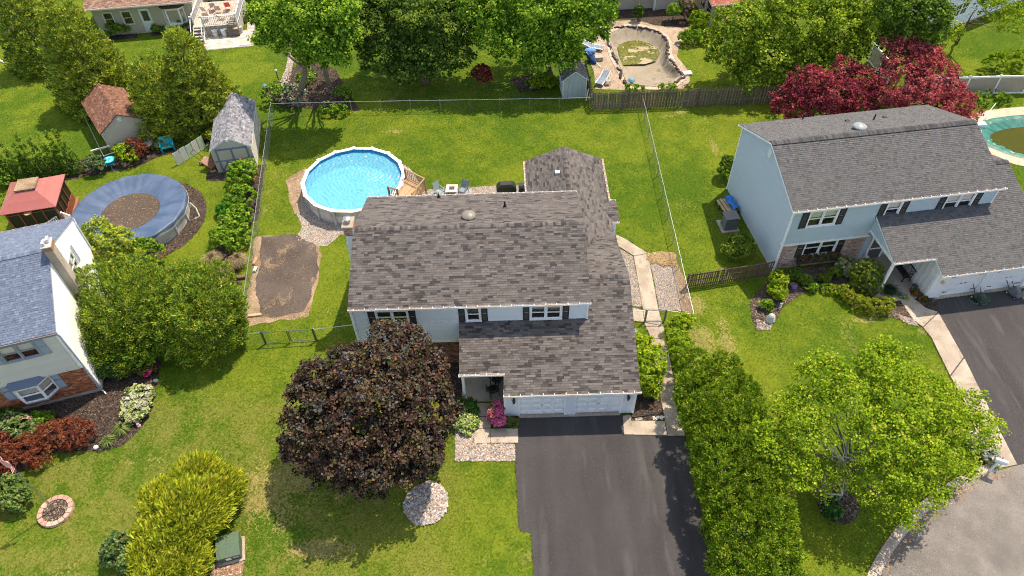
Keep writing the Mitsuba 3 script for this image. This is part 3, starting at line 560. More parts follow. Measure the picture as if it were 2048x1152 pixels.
PAVC = ((.56, .49, .42), (.48, .42, .37), (.62, .56, .50))
for p in pv[:300]: emit(unique(kk + '__paver'), MB(col=hue(GR, PAVC, [1, 1, 1], 1, .1)[0]).prism(p, 0, .045 + .006 * GR.random()), 'matte')
if len(pv) > 300:
    m = MB()
    for p in pv[300:]: m.prism(p, 0, .045 + .006 * GR.random(), hue(GR, PAVC, [1, 1, 1], 1, .1)[0])
    part(kk, 'paver_field', m, kind='stuff')
# clumps of dead straw grass on the gravel by the fence
STRAW = ragged(P2([(3.05, 12.33), (4.56, 12.31), (4.58, 11.28), (3, 11.39)]), .35, .25, 77)

# ================================================================ the white house in the middle
HR = np.random.default_rng(21)
MAINC, MAINW = ((.116, .106, .103), (.136, .125, .121), (.098, .090, .088), (.050, .047, .048), (.072, .067, .066)), (4, 3, 2.8, 1.25, 1.3)
H = thing('house', 'white sided two storey house with brown grey shingles and a double garage', 'house')
SHUT = (.028, .026, .032)
F = frame(0, 3.6)
op = [window(H, F, -13.71, -11.91, 3.98, 5.14, 2, blind=0), window(H, F, -8.86, -8.0, 4.04, 5.2, 1, blind=0), window(H, F, -5.37, -3.6, 4.03, 5.2, 2, blind=.3, blind_col=(.3, .29, .27))]
for a, b, z in ((-14.1, -13.73, 3.98), (-11.89, -11.53, 3.98), (-9.22, -8.88, 4.04), (-7.98, -7.64, 4.04), (-5.73, -5.39, 4.03), (-3.58, -3.23, 4.03)): shutter(H, F, a, b, z, z + 1.16, SHUT)
SID = (.66, .70, .76)
lapwall(H, F, [(-14.95, 2.42), (-9.15, 2.42), (-9.15, 3.98), (-2.24, 3.98), (-2.24, 5.5), (-14.95, 5.5)], op, SID, rng=HR)
part(H, 'frieze', MB(F, WHITE).box(-14.97, -.03, 2.28, -9.0, .25, 2.44), 'satin')
op = [window(H, frame(0, 3.85), -13.7, -11.6, .75, 2.1, 2)]
brickwall(H, frame(0, 3.85), [(-14.95, 0), (-9.0, 0), (-9.0, 2.4), (-14.95, 2.4)], op, ((.20, .085, .05), (.27, .12, .065), (.14, .06, .042), (.10, .055, .045), (.33, .17, .10)), (3, 3, 2, 1.5, 1), HR)
for a, b in ((-14.08, -13.72), (-11.58, -11.2)): shutter(H, frame(0, 3.85), a, b, .75, 2.1, SHUT)
lapwall(H, frame(-14.95, 12.3, -90), [(0, 0), (8.7, 0), (8.7, 5.5), (4.35, 7.02), (0, 5.5)], (), SID, rng=HR)
lapwall(H, frame(-2.24, 3.6, 90), [(0, 2.3), (8.7, 2.3), (8.7, 5.5), (4.35, 7.02), (0, 5.5)], (), SID, rng=HR)
lapwall(H, frame(-2.24, 12.3, 180), [(0, 0), (12.71, 0), (12.71, 5.5), (0, 5.5)], (), SID, rng=HR)
for x, y in ((-14.95, 3.6), (-2.24, 3.6), (-14.95, 12.3)): corner_board(H, W0, x, y, 2.42 if y < 4 else 0, 5.4)
up = Plane(5.5 - .3495 * 3.44, 0, .3495); dn = Plane(7.083 + .3495 * 7.97, 0, -.3495)
pf, pb = sg.box(-15.05, 3.44, -2.12, 7.97), sg.box(-15.05, 7.97, -2.12, 12.5)
rf = slab(H, W0, pf, up); shingles(rf, W0, pf, up, MAINC, MAINW, HR, lone=130); rb = slab(H, W0, pb, dn); shingles(rb, W0, pb, dn, MAINC, MAINW, HR)
ridge_caps(rb, W0, (-15.05, 7.97, 7.083), (-2.12, 7.97, 7.083), MAINC, HR)
gutter(H, W0, -15.05, -2.1, 3.45, 5.5); gutter(H, frame(0, 0, 180), 2.1, 15.05, -12.5, 5.5)
# lower roof over porch and garage, its back slope and the rear addition
lo = Plane(2.56 + .364 * .35, 0, .364); bk = Plane(4.842 + .364 * 5.92, 0, -.364)
pg = sg.Polygon([(-9.24, .78), (-6.86, .78), (-6.86, -.33), (.33, -.33), (.33, 5.92), (-2.2, 5.92), (-2.2, 3.6), (-9.24, 3.6)])
pw = sg.Polygon([(-2.2, 5.92), (.33, 5.92), (.33, 12.0), (-2.2, 8.9)])
rl = slab(H, W0, pg, lo); shingles(rl, W0, pg, lo, MAINC, MAINW, HR, lone=170)
rw = slab(H, W0, pw, bk); shingles(rw, W0, pw, bk, MAINC, MAINW, HR); ridge_caps(rw, W0, (-2.2, 5.92, 4.842), (.33, 5.92, 4.842), MAINC, HR)
AX = -2.34; ar = Plane(3.77 + .425 * AX, -.425, 0); al = Plane(3.77 - .425 * AX, .425, 0)
par = sg.Polygon([(AX, 8.86), (.38, 12.0), (.38, 19.5), (AX, 19.5)]); pal = sg.box(-5.06, 12.32, AX, 19.5)
ra = slab(H, W0, par, ar); shingles(ra, W0, par, ar, MAINC, MAINW, HR); rb2 = slab(H, W0, pal, al); shingles(rb2, W0, pal, al, MAINC, MAINW, HR)
ridge_caps(ra, W0, (AX, 12.5, 3.77), (AX, 19.5, 3.77), MAINC, HR, drop=.42)
gutter(H, frame(0, 0, 90), 14.95, 19.5, -.38, 2.6); gutter(H, frame(0, 0, -90), -19.5, -12.4, -5.06, 2.6)
lapwall(H, frame(-4.85, 19.3, -90), [(0, 0), (7, 0), (7, 2.65), (0, 2.65)], (), SID, rng=HR)
lapwall(H, frame(.15, 12, 90), [(0, 0), (7.3, 0), (7.3, 2.6), (0, 2.6)], (), SID, rng=HR)
lapwall(H, frame(.15, 19.3, 180), [(0, 0), (5, 0), (5, 2.66), (2.5, 3.7), (0, 2.66)], (), SID, rng=HR)
# small gabled side entry
se1, se2 = Plane(2.58 - .33 * 12.9, 0, .33), Plane(2.58 + .33 * 14.95, 0, -.33); ym = 13.925
p1, p2 = sg.Polygon([(.2, 12.9), (.84, 12.9), (.84, ym), (-.35, ym)]), sg.Polygon([(.2, 14.95), (-.35, ym), (.84, ym), (.84, 14.95)])
for pp, pl in ((p1, se1), (p2, se2)): r_ = slab(H, W0, pp, pl); shingles(r_, W0, pp, pl, MAINC, MAINW, HR)
gutter(H, W0, .4, .86, 12.92, 2.58, hang=.3); gutter(H, frame(0, 0, 180), -.86, -.4, -14.93, 2.58, hang=.3)
lapwall(H, frame(.15, 13.05, 0), [(0, 0), (.55, 0), (.55, 2.6), (0, 2.6)], (), SID, rng=HR); lapwall(H, frame(.7, 13.05, 90), [(0, 0), (1.75, 0), (1.75, 2.6), (.87, 2.9), (0, 2.6)], (), SID, rng=HR)
downspout(H, W0, [(.5, 12.86, 2.5), (.3, 12.95, 2.2), (.3, 12.95, .1)])
# garage and porch
G0 = frame(0, 0)
garage_door(H, G0, -6.05, -3.61, 1.98); garage_door(H, G0, -2.98, -.54, 1.98)
flatwall(H, G0, [(-6.86, 0), (-6.05, 0), (-6.05, 1.98), (-3.61, 1.98), (-3.61, 0), (-2.98, 0), (-2.98, 1.98), (-.54, 1.98), (-.54, 0), (.15, 0), (.15, 2.6), (-6.86, 2.6)], (), SID, .12)
for i, x in enumerate(np.concatenate([np.arange(-6.8, -6.1, .2), np.arange(-3.5, -2.99, .2), np.arange(-.4, .1, .2)])): part(H, 'batten', MB(G0, SID).box(x, -.012, 0.02, x + .05, -.001, 2.0 if i else 2.0), 'satin')
for x in (-6.86, .15): corner_board(H, W0, x, 0, 0, 2.55)
lapwall(H, frame(.15, 0, 90), [(0, 0), (12, 0), (12, 2.6), (5.92, 4.75), (0, 2.6)], (), SID, rng=HR)
lapwall(H, frame(-6.86, 3.6, -90), [(0, 0.1), (3.6, 0.1), (3.6, 2.6), (0, 3.9)], (), SID, rng=HR)
gutter(H, W0, -6.92, .36, -.31, 2.58); gutter(H, W0, -9.28, -6.8, .8, 2.99)
lantern(H, G0, -6.36, 1.72); lantern(H, G0, -.2, 1.72)
downspout(H, W0, [(.36, -.38, 2.5), (.2, -.1, 2.25), (.2, -.1, .12)]); downspout(H, W0, [(-15.0, 3.4, 5.4), (-15.02, 3.62, 5.15), (-15.02, 3.62, .15)])
part(H, 'porch_post', MB(col=WHITE).box(-9.17, 1.02, .15, -9.03, 1.16, 2.95).box(-9.2, .99, .15, -9.0, 1.19, .3).box(-9.2, .99, 2.6, -9.0, 1.19, 2.7), 'satin')
part(H, 'porch_beam', MB(col=WHITE).box(-9.2, 1.0, 2.72, -6.88, 1.14, 2.95), 'satin')
lapwall(H, frame(-9.2, 3.6, -90), [(0, 2.72), (2.5, 2.72), (2.5, 3.0), (0, 3.95)], (), SID, rng=HR, name='gable')
k = part(H, 'door', MB(frame(0, 3.6), (.60, .61, .62)).box(-8.4, -.05, .15, -7.5, -.01, 2.2).box(-8.5, -.07, .15, -8.4, 0, 2.3).box(-7.5, -.07, .15, -7.4, 0, 2.3).box(-8.5, -.07, 2.2, -7.4, 0, 2.3), 'satin')
flatwall(H, frame(0, 3.66), [(-9.2, .1), (-6.86, .1), (-6.86, 3.9), (-9.2, 3.9)], (), SID, .1)
part(H, 'floor_slab', MB(col=(.3, .28, .26)).box(-6.84, .02, -.05, .12, 12, .012).box(-14.9, 4, -.05, -2.3, 12.2, .012), 'concrete')
# chimney, roof fittings
ch = part(H, 'chimney', MB(col=(.60, .61, .62)).box(-15.5, 7.55, 0, -14.97, 8.45, 6.4).box(-15.45, 7.6, 6.4, -14.98, 8.4, 6.9), 'matte')
brickwall(ch, frame(-15.5, 7.62), [(0, 6.9), (.52, 6.9), (.52, 7.5), (0, 7.5)], (), ((.33, .15, .09), (.42, .22, .14)), (1, 1), HR)
part(ch, 'brick_stack', MB(col=(.33, .16, .10)).box(-15.48, 7.72, 6.9, -14.99, 8.4, 7.5), 'matte')
part(ch, 'cap', MB(col=(.45, .44, .42)).box(-15.55, 7.55, 7.5, -14.93, 8.45, 7.6), 'concrete')
part(ch, 'flue', MB(col=(.52, .53, .55)).tube([(-15.24, 8, 7.6), (-15.24, 8, 7.8)], .14, 10).lathe((-15.24, 8, 7.84), [(.22, 0), (.2, .05), (0, .11)], 10), 'metal')
part(H, 'roof_fan', MB(col=(.20, .185, .155)).lathe((-8.63, 9.05, up.z(0, 7.97) - .38 + .02), [(.26, 0), (.27, .14), (.42, .15), (.40, .22), (.25, .32), (0, .36)], 18), 'satin', True)
def vent_pipe(root, x, y, z, h=.42, col=BLACK): part(root, 'vent_pipe', MB(col=col).tube([(x, y, z - .1), (x, y, z + h)], .05, 8).lathe((x, y, z), [(.16, -.06), (.08, .1)], 10), 'satin')
vent_pipe(H, -6.56, 10.5, dn.z(0, 10.5)); vent_pipe(H, -10.6, 12.2, dn.z(0, 12.2), .3)
part(H, 'roof_vent', MB(frame(-2.95, 16.9), WHITE).box(-.16, -.13, al.z(-2.95, 0) - .05, .16, .13, al.z(-2.95, 0) + .14), 'satin')

# ================================================================ the pale blue house on the right
B = thing('house', 'pale blue sided house with grey shingles and black shutters', 'house')
BF = frame(10.79, 10.34, 6.9); BLUE = (.425, .512, .565)
GRC, GRW = ((.108, .109, .114), (.114, .115, .120), (.086, .087, .091), (.120, .121, .125)), (4, 3, 1.6, 1)
bo = [window(B, BF, 1.06, 2.96, 3.82, 5.18, 2, blind_col=(.52, .55, .42)), window(B, BF, 6.0, 7.02, 3.96, 5.24, 1), window(B, BF, 9.86, 11.8, 3.94, 5.24, 2, blind=.5)]
for a, b, z in ((.6, 1.04, 3.82), (2.98, 3.4, 3.82), (5.58, 5.98, 3.96), (7.04, 7.44, 3.96), (9.42, 9.84, 3.94), (11.82, 12.22, 3.94)): shutter(B, BF, a, b, z, z + 1.3, BLACK)
lapwall(B, BF, [(0, 2.5), (5.7, 2.5), (5.7, 4.1), (13.15, 4.1), (13.15, 5.5), (0, 5.5)], bo, BLUE, rng=HR)
BF2 = sub(BF, 0, .28)
bo = [window(B, BF2, 1.75, 4.0, .92, 2.38, 2, blind=.3, blind_col=(.3, .32, .26))]
for a, b in ((1.3, 1.73), (4.02, 4.45)): shutter(B, BF2, a, b, .92, 2.38, BLACK)
brickwall(B, BF2, [(0, 0), (5.9, 0), (5.9, 2.5), (0, 2.5)], bo, ((.46, .33, .27), (.52, .40, .33), (.40, .25, .19), (.36, .16, .11), (.56, .47, .41)), (4, 3, 2, .7, 1.5), HR, (.48, .43, .38))
part(B, 'frieze', MB(BF, WHITE).box(-.02, -.05, 2.38, 5.8, .28, 2.52), 'satin')
part(B, 'dentil', (lambda m: [m.box(x, -.075, 2.53, x + .07, -.016, 2.60) for x in np.arange(0, 5.7, .16)] and m)(MB(BF, WHITE)), 'satin', kind='stuff')
BG = sub(BF, 0, 8.6, -90)
lapwall(B, BG, [(0, 0), (8.6, 0), (8.6, 5.5), (4.3, 7.12), (0, 5.5)], (), BLUE, rng=HR)
part(B, 'gable_vent', MB(BG, (.62, .64, .65)).box(3.98, -.05, 5.95, 4.36, .0, 6.6), 'satin')
lapwall(B, sub(BF, 13.15, 0, 90), [(0, 3.5), (8.6, 3.5), (8.6, 5.5), (4.3, 7.12), (0, 5.5)], (), BLUE, rng=HR)
lapwall(B, sub(BF, 13.15, 8.6, 180), [(0, 0), (13.15, 0), (13.15, 5.5), (0, 5.5)], (), BLUE, rng=HR)
for x, y in ((0, 0), (13.15, 0), (0, 8.6)): corner_board(B, BF, x, y, 0, 5.45)
s_ = (7.22 - 5.48) / 4.52; bu, bd = Plane(5.48 + s_ * .2, 0, s_), Plane(7.22 + s_ * 4.32, 0, -s_)
pf, pb = sg.box(-.22, -.2, 13.36, 4.32), sg.box(-.22, 4.32, 13.36, 8.82)
r_ = slab(B, BF, pf, bu); shingles(r_, BF, pf, bu, GRC, GRW, HR, tab=(.14, .24), thick=.026); r_ = slab(B, BF, pb, bd); shingles(r_, BF, pb, bd, GRC, GRW, HR, tab=(.14, .24), thick=.026)
ridge_caps(r_, BF, (-.22, 4.32, 7.22), (13.36, 4.32, 7.22), ((.06, .06, .065), (.09, .09, .095)), HR, half=.24, lift=.07)
gutter(B, BF, -.24, 13.4, -.19, 5.5); gutter(B, sub(BF, 0, 0, 180), -13.36, .22, -8.82, 5.4)
downspout(B, BF, [(-.1, -.25, 5.38), (-.03, -.08, 5.1), (-.03, -.08, .1)], (.68, .72, .75))
lr = Plane(2.62 + .364 * 4.2, 0, .364); lb_ = Plane(lr.z(0, 2.6) + .364 * 2.6, 0, -.364)
pg = sg.Polygon([(5.6, -3.05), (8.25, -3.05), (8.25, -4.18), (15.52, -4.18), (15.52, 2.6), (13.17, 2.6), (13.17, 0), (5.6, 0)])
r_ = slab(B, BF, pg, lr); shingles(r_, BF, pg, lr, GRC, GRW, HR, tab=(.14, .24), thick=.026)
pw = sg.box(13.17, 2.6, 15.52, 8.2); r_ = slab(B, BF, pw, lb_); shingles(r_, BF, pw, lb_, GRC, GRW, HR, tab=(.14, .24), thick=.026)
ridge_caps(r_, BF, (13.17, 2.6, lr.z(0, 2.6)), (15.52, 2.6, lr.z(0, 2.6)), ((.06, .06, .065), (.09, .09, .095)), HR, half=.2, lift=.06)
gutter(B, BF, 8.2, 15.55, -4.16, 2.64); gutter(B, BF, 5.56, 8.3, -3.03, 3.05)
BGF = sub(BF, 0, -3.7)
garage_door(B, BGF, 9.4, 11.82, 2.0, 4, 1, strap=True); garage_door(B, BGF, 12.42, 14.85, 2.0, 4, 1, strap=True)
WB = (.70, .73, .76)
flatwall(B, BGF, [(8.4, 0), (9.4, 0), (9.4, 2.0), (11.82, 2.0), (11.82, 0), (12.42, 0), (12.42, 2.0), (14.85, 2.0), (14.85, 0), (15.4, 0), (15.4, 2.7), (8.4, 2.7)], (), WB, .12)
BL = sub(BF, 8.4, 0, -90)
flatwall(B, BL, [(0, 0), (3.7, 0), (3.7, 2.7), (0, 4.0)], (), WB, .1)
for x in np.arange(.2, 3.7, .42): part(B, 'batten', MB(BL, WB).box(x, -.03, 0, x + .06, -.001, 2.75 + .36 * (3.7 - x) * .9), 'satin')
lapwall(B, sub(BF, 15.4, -3.7, 90), [(0, 0), (12, 0), (12, 2.9), (6.3, 4.95), (0, 2.65)], (), BLUE, rng=HR)
m = MB(BGF, (.55, .42, .18)).lathe((8.95, -.1, 1.55), [(0, .16), (.05, .12), (.1, .02), (.08, -.1), (0, -.14)], 8); part(B, 'wall_lantern', m, 'satin', label='brass wall lantern')
k = part(B, 'porch_post', MB(BF, WHITE).box(5.66, -2.98, 0, 5.8, -2.84, 3.0), 'satin'); part(B, 'porch_beam', MB(BF, WHITE).box(5.66, -2.84, 2.78, 5.82, 0, 3.0).box(5.82, -2.98, 2.78, 8.3, -2.84, 3.0), 'satin')
lapwall(B, sub(BF, 5.68, 0, -90), [(0, 2.9), (2.9, 2.9), (2.9, 3.0), (0, 4.05)], (), BLUE, rng=HR, name='gable')
part(B, 'floor_slab', MB(BF, (.3, .28, .26)).box(8.45, -3.85, -.05, 15.35, 6, .03).box(.05, .3, -.05, 13, 8.5, .01), 'concrete'); part(B, 'porch_floor', MB(BF).box(5.4, -3.6, -.05, 8.4, .28, .1), 'concrete')
BD = sub(BF, 0, .2); k = part(B, 'door', MB(BD, (.10, .10, .10)).box(6.4, -.06, .1, 7.3, -.01, 2.15), 'satin'); part(k, 'frame', MB(BD, WHITE).box(6.28, -.08, .1, 6.4, .0, 2.27).box(7.3, -.08, .1, 7.42, 0, 2.27).box(6.4, -.08, 2.15, 7.3, 0, 2.27).box(6.4, -.07, .95, 7.3, -.055, 1.05), 'satin')
flatwall(B, sub(BF, 0, .24), [(5.9, 0), (8.4, 0), (8.4, 4.0), (5.9, 4.0)], (), BLUE, .1)
part(B, 'roof_fan', MB(BF, (.24, .285, .31)).lathe((6.05, 5.2, bd.z(0, 5.2) + .02), [(.26, 0), (.27, .14), (.44, .15), (.42, .22), (.25, .32), (0, .36)], 18), 'satin', True)
for x, y in ((8.05, 6.75), (4.1, 8.5)):
    q = np.array([x, y, bd.z(0, y)]); part(B, 'vent_pipe', MB(BF, BLACK).tube([q - [0, 0, .1], q + [0, 0, .45]], .05, 8), 'satin')
for x, y in ((6.4, 7.05), (9.0, 7.0)): part(B, 'roof_vent', MB(BF, BLACK).box(x - .12, y - .1, bd.z(0, y) - .1, x + .12, y + .1, bd.z(0, y) + .1), 'satin')
k = part(B, 'window_box', MB(BF2, (.07, .06, .05)).box(1.55, -.32, .5, 4.25, -.02, .75), 'matte')

# ================================================================ the beige and brick house on the left
L = thing('house', 'beige and red brick house with blue grey shingles and a bay window', 'house')
LF = frame(-30.08, 2.36, 16.5); BEI, LSH = (.56, .55, .50), (.25, .30, .36)
BLC, BLW = ((.125, .158, .235), (.140, .174, .25), (.108, .138, .21), (.165, .20, .27)), (4, 3, 2, 1)
bo = [window(L, LF, -3.06, -1.22, 4.2, 5.44, 2, LSH, blind=.55), window(L, LF, -8.2, -6.4, 4.2, 5.44, 2, LSH, blind=.55)]
for a, b in ((-1.2, -.76), (-3.5, -3.08), (-6.38, -5.95), (-8.6, -8.22)): shutter(L, LF, a, b, 4.22, 5.42, LSH)
lapwall(L, LF, [(-9.5, 2.6), (0, 2.6), (0, 5.6), (-9.5, 5.6)], bo, BEI, rng=HR)
LB_ = sub(LF, 0, .22)
brickwall(L, LB_, [(-9.5, .25), (-.02, .25), (-.02, 2.6), (-9.5, 2.6)], [(-4.0, 1.05, -1.85, 2.45)], ((.33, .115, .055), (.42, .165, .075), (.24, .085, .048), (.46, .22, .12), (.17, .07, .045)), (4, 4, 2.5, 1.4, 1), HR, (.42, .36, .30), lone=120)
part(L, 'foundation', MB(LF, (.45, .38, .30)).box(-9.5, .2, -.05, 0, 9.1, .25), 'concrete')
part(L, 'frieze', MB(LF, BEI).box(-9.5, -.02, 2.5, .02, .22, 2.62), 'satin')
LG = sub(LF, 0, 0, 90); CREAM = (.80, .80, .78)
bo = [window(L, LG, 5.35, 6.75, 4.15, 5.4, 2, CREAM, blind=.5)]
for a, b in ((4.98, 5.33), (6.77, 7.12)): shutter(L, LG, a, b, 4.2, 5.4, LSH)
lapwall(L, LG, [(0, .2), (9.2, .2), (9.2, 5.6), (4.6, 7.3), (0, 5.6)], bo, CREAM, rng=HR)
lapwall(L, sub(LF, 0, 9.2, 180), [(0, .2), (9.5, .2), (9.5, 5.6), (0, 5.6)], (), CREAM, rng=HR); lapwall(L, sub(LF, -9.5, 9.2, -90), [(0, .2), (9.2, .2), (9.2, 5.6), (4.6, 7.3), (0, 5.6)], (), CREAM, rng=HR)
s_ = .392; lu, ld = Plane(5.6 + s_ * .05, 0, s_), Plane(5.6 + s_ * 9.27, 0, -s_)
pf, pb = sg.box(-9.7, -.05, .02, 4.61), sg.box(-9.7, 4.61, .02, 9.27)
r_ = slab(L, LF, pf, lu, edge=(.30, .36, .44)); shingles(r_, LF, pf, lu, BLC, BLW, HR, tab=(.12, .24), thick=.022); r_ = slab(L, LF, pb, ld, edge=(.30, .36, .44)); shingles(r_, LF, pb, ld, BLC, BLW, HR, tab=(.12, .24), thick=.022)
ridge_caps(r_, LF, (-9.7, 4.61, lu.z(0, 4.61)), (.02, 4.61, lu.z(0, 4.61)), BLC, HR, half=.2, lift=.05)
gutter(L, LF, -9.7, .1, -.04, 5.62, (.16, .19, .26)); gutter(L, sub(LF, 0, 0, 180), -.05, 9.7, -9.27, 5.6, (.5, .53, .58))
downspout(L, LF, [(.08, -.1, 5.5), (.06, .0, 5.2), (.06, .05, .25), (.25, -.25, .12)], (.26, .32, .42)); downspout(L, LF, [(.05, 9.35, 5.5), (.06, 9.2, 5.2), (.06, 9.2, .2)], (.6, .64, .7))
corner_board(L, LF, -.02, .0, 2.6, 5.5, .12, CREAM)
ch = part(L, 'chimney', MB(LF, (.30, .245, .18)).box(.02, 3.75, 0, .5, 4.75, 2.6).box(.02, 3.95, 2.6, .45, 4.6, 8.0), 'concrete')
part(ch, 'crown', MB(LF, (.36, .17, .10)).box(.0, 3.9, 7.75, .5, 4.65, 8.0), 'matte'); part(ch, 'cap', MB(LF, (.5, .5, .5)).box(.0, 3.88, 8.0, .5, 4.67, 8.06).box(.1, 4.0, 8.06, .22, 4.3, 8.28).box(.28, 4.2, 8.06, .42, 4.55, 8.3), 'satin')
# bay window with its little roof
by = [(-4.0, .22), (-3.5, -.36), (-2.4, -.36), (-1.85, .22)]
k = part(L, 'bay_window', MB(LF, LSH).prism(sg.Polygon(by), 1.0, 1.12, bottom=True).prism(sg.Polygon(by), 2.36, 2.46, bottom=True), 'satin')
for (p, q) in zip(by[:-1], by[1:]):
    d = math.degrees(math.atan2(q[1] - p[1], q[0] - p[0])); w_ = math.hypot(q[0] - p[0], q[1] - p[1]); FB = sub(LF, p[0], p[1], d)
    sm = MB(FB, CREAM)
    for (a, b, c, e) in ((0, .07, 1.12, 2.36), (w_ - .07, w_, 1.12, 2.36), (.07, w_ - .07, 1.12, 1.2), (.07, w_ - .07, 2.28, 2.36), (.07, w_ - .07, 1.70, 1.76)): sm.box(a, -.02, c, b, .06, e)
    part(k, 'sash', sm, 'satin'); part(k, 'pane', MB(FB).add([(.07, .02, 1.2), (w_ - .07, .02, 1.2), (w_ - .07, .02, 2.28), (.07, .02, 2.28)], [[0, 1, 2, 3]]), 'glass')
    part(k, 'blind', MB(FB, (.40, .39, .36)).box(.07, .1, 1.75, w_ - .07, .11, 2.28), 'matte')
part(k, 'reveal', MB(LF, (.05, .05, .05)).box(-3.9, .3, 1.06, -1.95, .5, 2.42), 'matte')
rf_ = [(-4.15, .22), (-3.57, -.47), (-2.33, -.47), (-1.7, .22)]
m = MB(LF, (.13, .165, .235)); v = [(x, y, 2.46) for x, y in rf_] + [(-3.8, .22, 2.8), (-2.05, .22, 2.8)]
m.add(v, [[0, 1, 4], [1, 2, 5], [1, 5, 4], [2, 3, 5], [0, 4, 5], [0, 5, 3], [0, 3, 2], [0, 2, 1]]); part(k, 'roof', m, 'matte')
for a, b in ((-1.83, -1.4), (-4.46, -4.02)): shutter(L, LB_, a, b, 1.1, 2.5, LSH)

# ================================================================ far houses along the back
A = thing('house', 'low beige sided house with brown roof behind the raised deck', 'house')
FA = frame(-45.47, 44.49, 6.5); TAN = (.44, .40, .32)
ao = [window(A, FA, .8, 1.78, .95, 2.35, 1, (.6, .58, .52), blind=0), window(A, FA, 2.5, 3.5, .95, 2.35, 1, (.6, .58, .52), blind=0)]
lapwall(A, FA, [(0, 0), (9.2, 0), (9.2, 3.0), (0, 3.0)], ao + [(4.2, .1, 5.2, 2.4)], TAN, .15, .02, rng=HR)
k = part(A, 'door', MB(FA, (.66, .70, .70)).box(4.3, .0, .1, 5.1, .05, 2.3).box(4.2, -.04, .1, 4.3, .06, 2.4).box(5.1, -.04, .1, 5.2, .06, 2.4).box(4.3, -.04, 2.3, 5.1, .06, 2.4), 'satin'); part(k, 'pane', MB(FA, (.05, .06, .06)).box(4.4, -.012, 1.2, 5.0, -.002, 2.18), 'gloss'); part(k, 'lamp', MB(FA, (.5, .5, .5)).lathe((4.6, -.12, 2.6), [(0, .1), (.1, .02), (.07, -.08), (0, -.1)], 8), 'satin')
by = [(6.4, 0), (6.78, -.45), (8.02, -.45), (8.4, 0)]; k = part(A, 'bay_window', MB(FA, WHITE).prism(sg.Polygon(by), .72, .86, bottom=True).prism(sg.Polygon(by), 2.3, 2.4, bottom=True), 'satin')
for p, q in zip(by[:-1], by[1:]):
    d = math.degrees(math.atan2(q[1] - p[1], q[0] - p[0])); w_ = math.hypot(q[0] - p[0], q[1] - p[1]); FB = sub(FA, p[0], p[1], d); sm = MB(FB, WHITE)
    for (a, b, c, e) in ((0, .09, .86, 2.3), (w_ - .09, w_, .86, 2.3), (.09, w_ - .09, .86, .94), (.09, w_ - .09, 2.22, 2.3)): sm.box(a, -.02, c, b, .06, e)
    part(k, 'sash', sm, 'satin'); part(k, 'pane', MB(FB).add([(.09, .02, .9), (w_ - .09, .02, .9), (w_ - .09, .02, 2.25), (.09, .02, 2.25)], [[0, 1, 2, 3]]), 'glass')
part(k, 'reveal', MB(FA, (.05, .055, .05)).box(6.45, .02, .8, 8.35, .3, 2.35), 'matte')
m = MB(FA, (.09, .06, .04)); m.add([(6.15, 0, 2.45), (6.65, -.62, 2.45), (8.15, -.62, 2.45), (8.65, 0, 2.45), (6.7, 0, 2.85), (8.1, 0, 2.85)], [[0, 1, 4], [1, 2, 5], [1, 5, 4], [2, 3, 5], [0, 3, 2], [0, 2, 1]]); part(k, 'roof', m, 'matte')
pa = Plane(2.9 + .33 * .5, 0, .33); pp = sg.box(-.5, -.5, 9.6, 4.5); r_ = slab(A, FA, pp, pa, edge=(.5, .5, .46)); shingles(r_, FA, pp, pa, ((.26, .16, .12), (.32, .21, .16), (.2, .13, .1)), (1, 1, 1), HR, .16, (.2, .4)); pa2 = Plane(2.9 + .33 * 9.5, 0, -.33); slab(A, FA, sg.box(-.5, 4.5, 9.6, 9.5), pa2); slab(A, FA, sg.box(9.62, 5.2, 17, 9.5), pa2); lapwall(A, sub(FA, 9.2, 5.8), [(0, 0), (7.5, 0), (7.5, 3.0), (0, 3.0)], (), TAN, .15, .02, rng=HR)
gutter(A, FA, -.5, 9.6, -.5, 2.95, (.62, .62, .58))
for (x, y, r) in ((0, 9, -90), (9.2, 0, 90)): lapwall(A, sub(FA, x, y, r), [(0, 0), (9, 0), (9, 3.0), (4.5, 4.4), (0, 3.0)], (), TAN, .15, .02, rng=HR)
C_ = thing('house', 'pale beige sided house behind the drained pool', 'house')
FC = frame(*(4.98, 46.86), 3); CB = (.50, .45, .38)
lapwall(C_, FC, [(-2, 0), (3.72, 0), (3.72, 3.2), (-2, 3.2)], (), CB, .15, .02, rng=HR)
FC2 = sub(FC, 3.72, -.45, 4); lapwall(C_, FC2, [(0, 0), (3.9, 0), (3.9, 3.2), (0, 3.2)], (), (.53, .49, .42), .15, .02, rng=HR); corner_board(C_, FC2, 0, 0, 0, 3.2, .18)
lapwall(C_, sub(FC2, 0, .5, -90), [(0, 0), (.5, 0), (.5, 3.2), (0, 3.2)], (), CB, .15, .02)
pa = Plane(3.1 + .33 * .5, 0, .33); pp = sg.box(-2.4, -.9, 8.5, 5); slab(C_, FC, pp, pa); slab(C_, FC, sg.box(-2.4, 5, 8.5, 10.9), Plane(pa.z(0, 5) + .33 * 5, 0, -.33)); part(C_, 'foundation', MB(FC, CB).box(-1.9, .2, -.05, 7.5, 9, 3.0), 'matte')
S = thing('sunroom', 'sunroom with a low red roof beside the far pink blossom', 'building')
FS = frame(*(13.61, 42.89), 6); m = MB(FS, (.46, .36, .28)).box(-.1, -.1, 0, .25, .25, 2.45); part(S, 'corner_post', m, 'matte')
FS2 = sub(FS, 0, 5.2, -90); so = [window(S, FS2, 1.6, 3.0, .5, 2.1, 1, (.45, .37, .3), blind=0), window(S, FS2, 3.3, 4.7, .5, 2.1, 1, (.45, .37, .3), blind=0)]
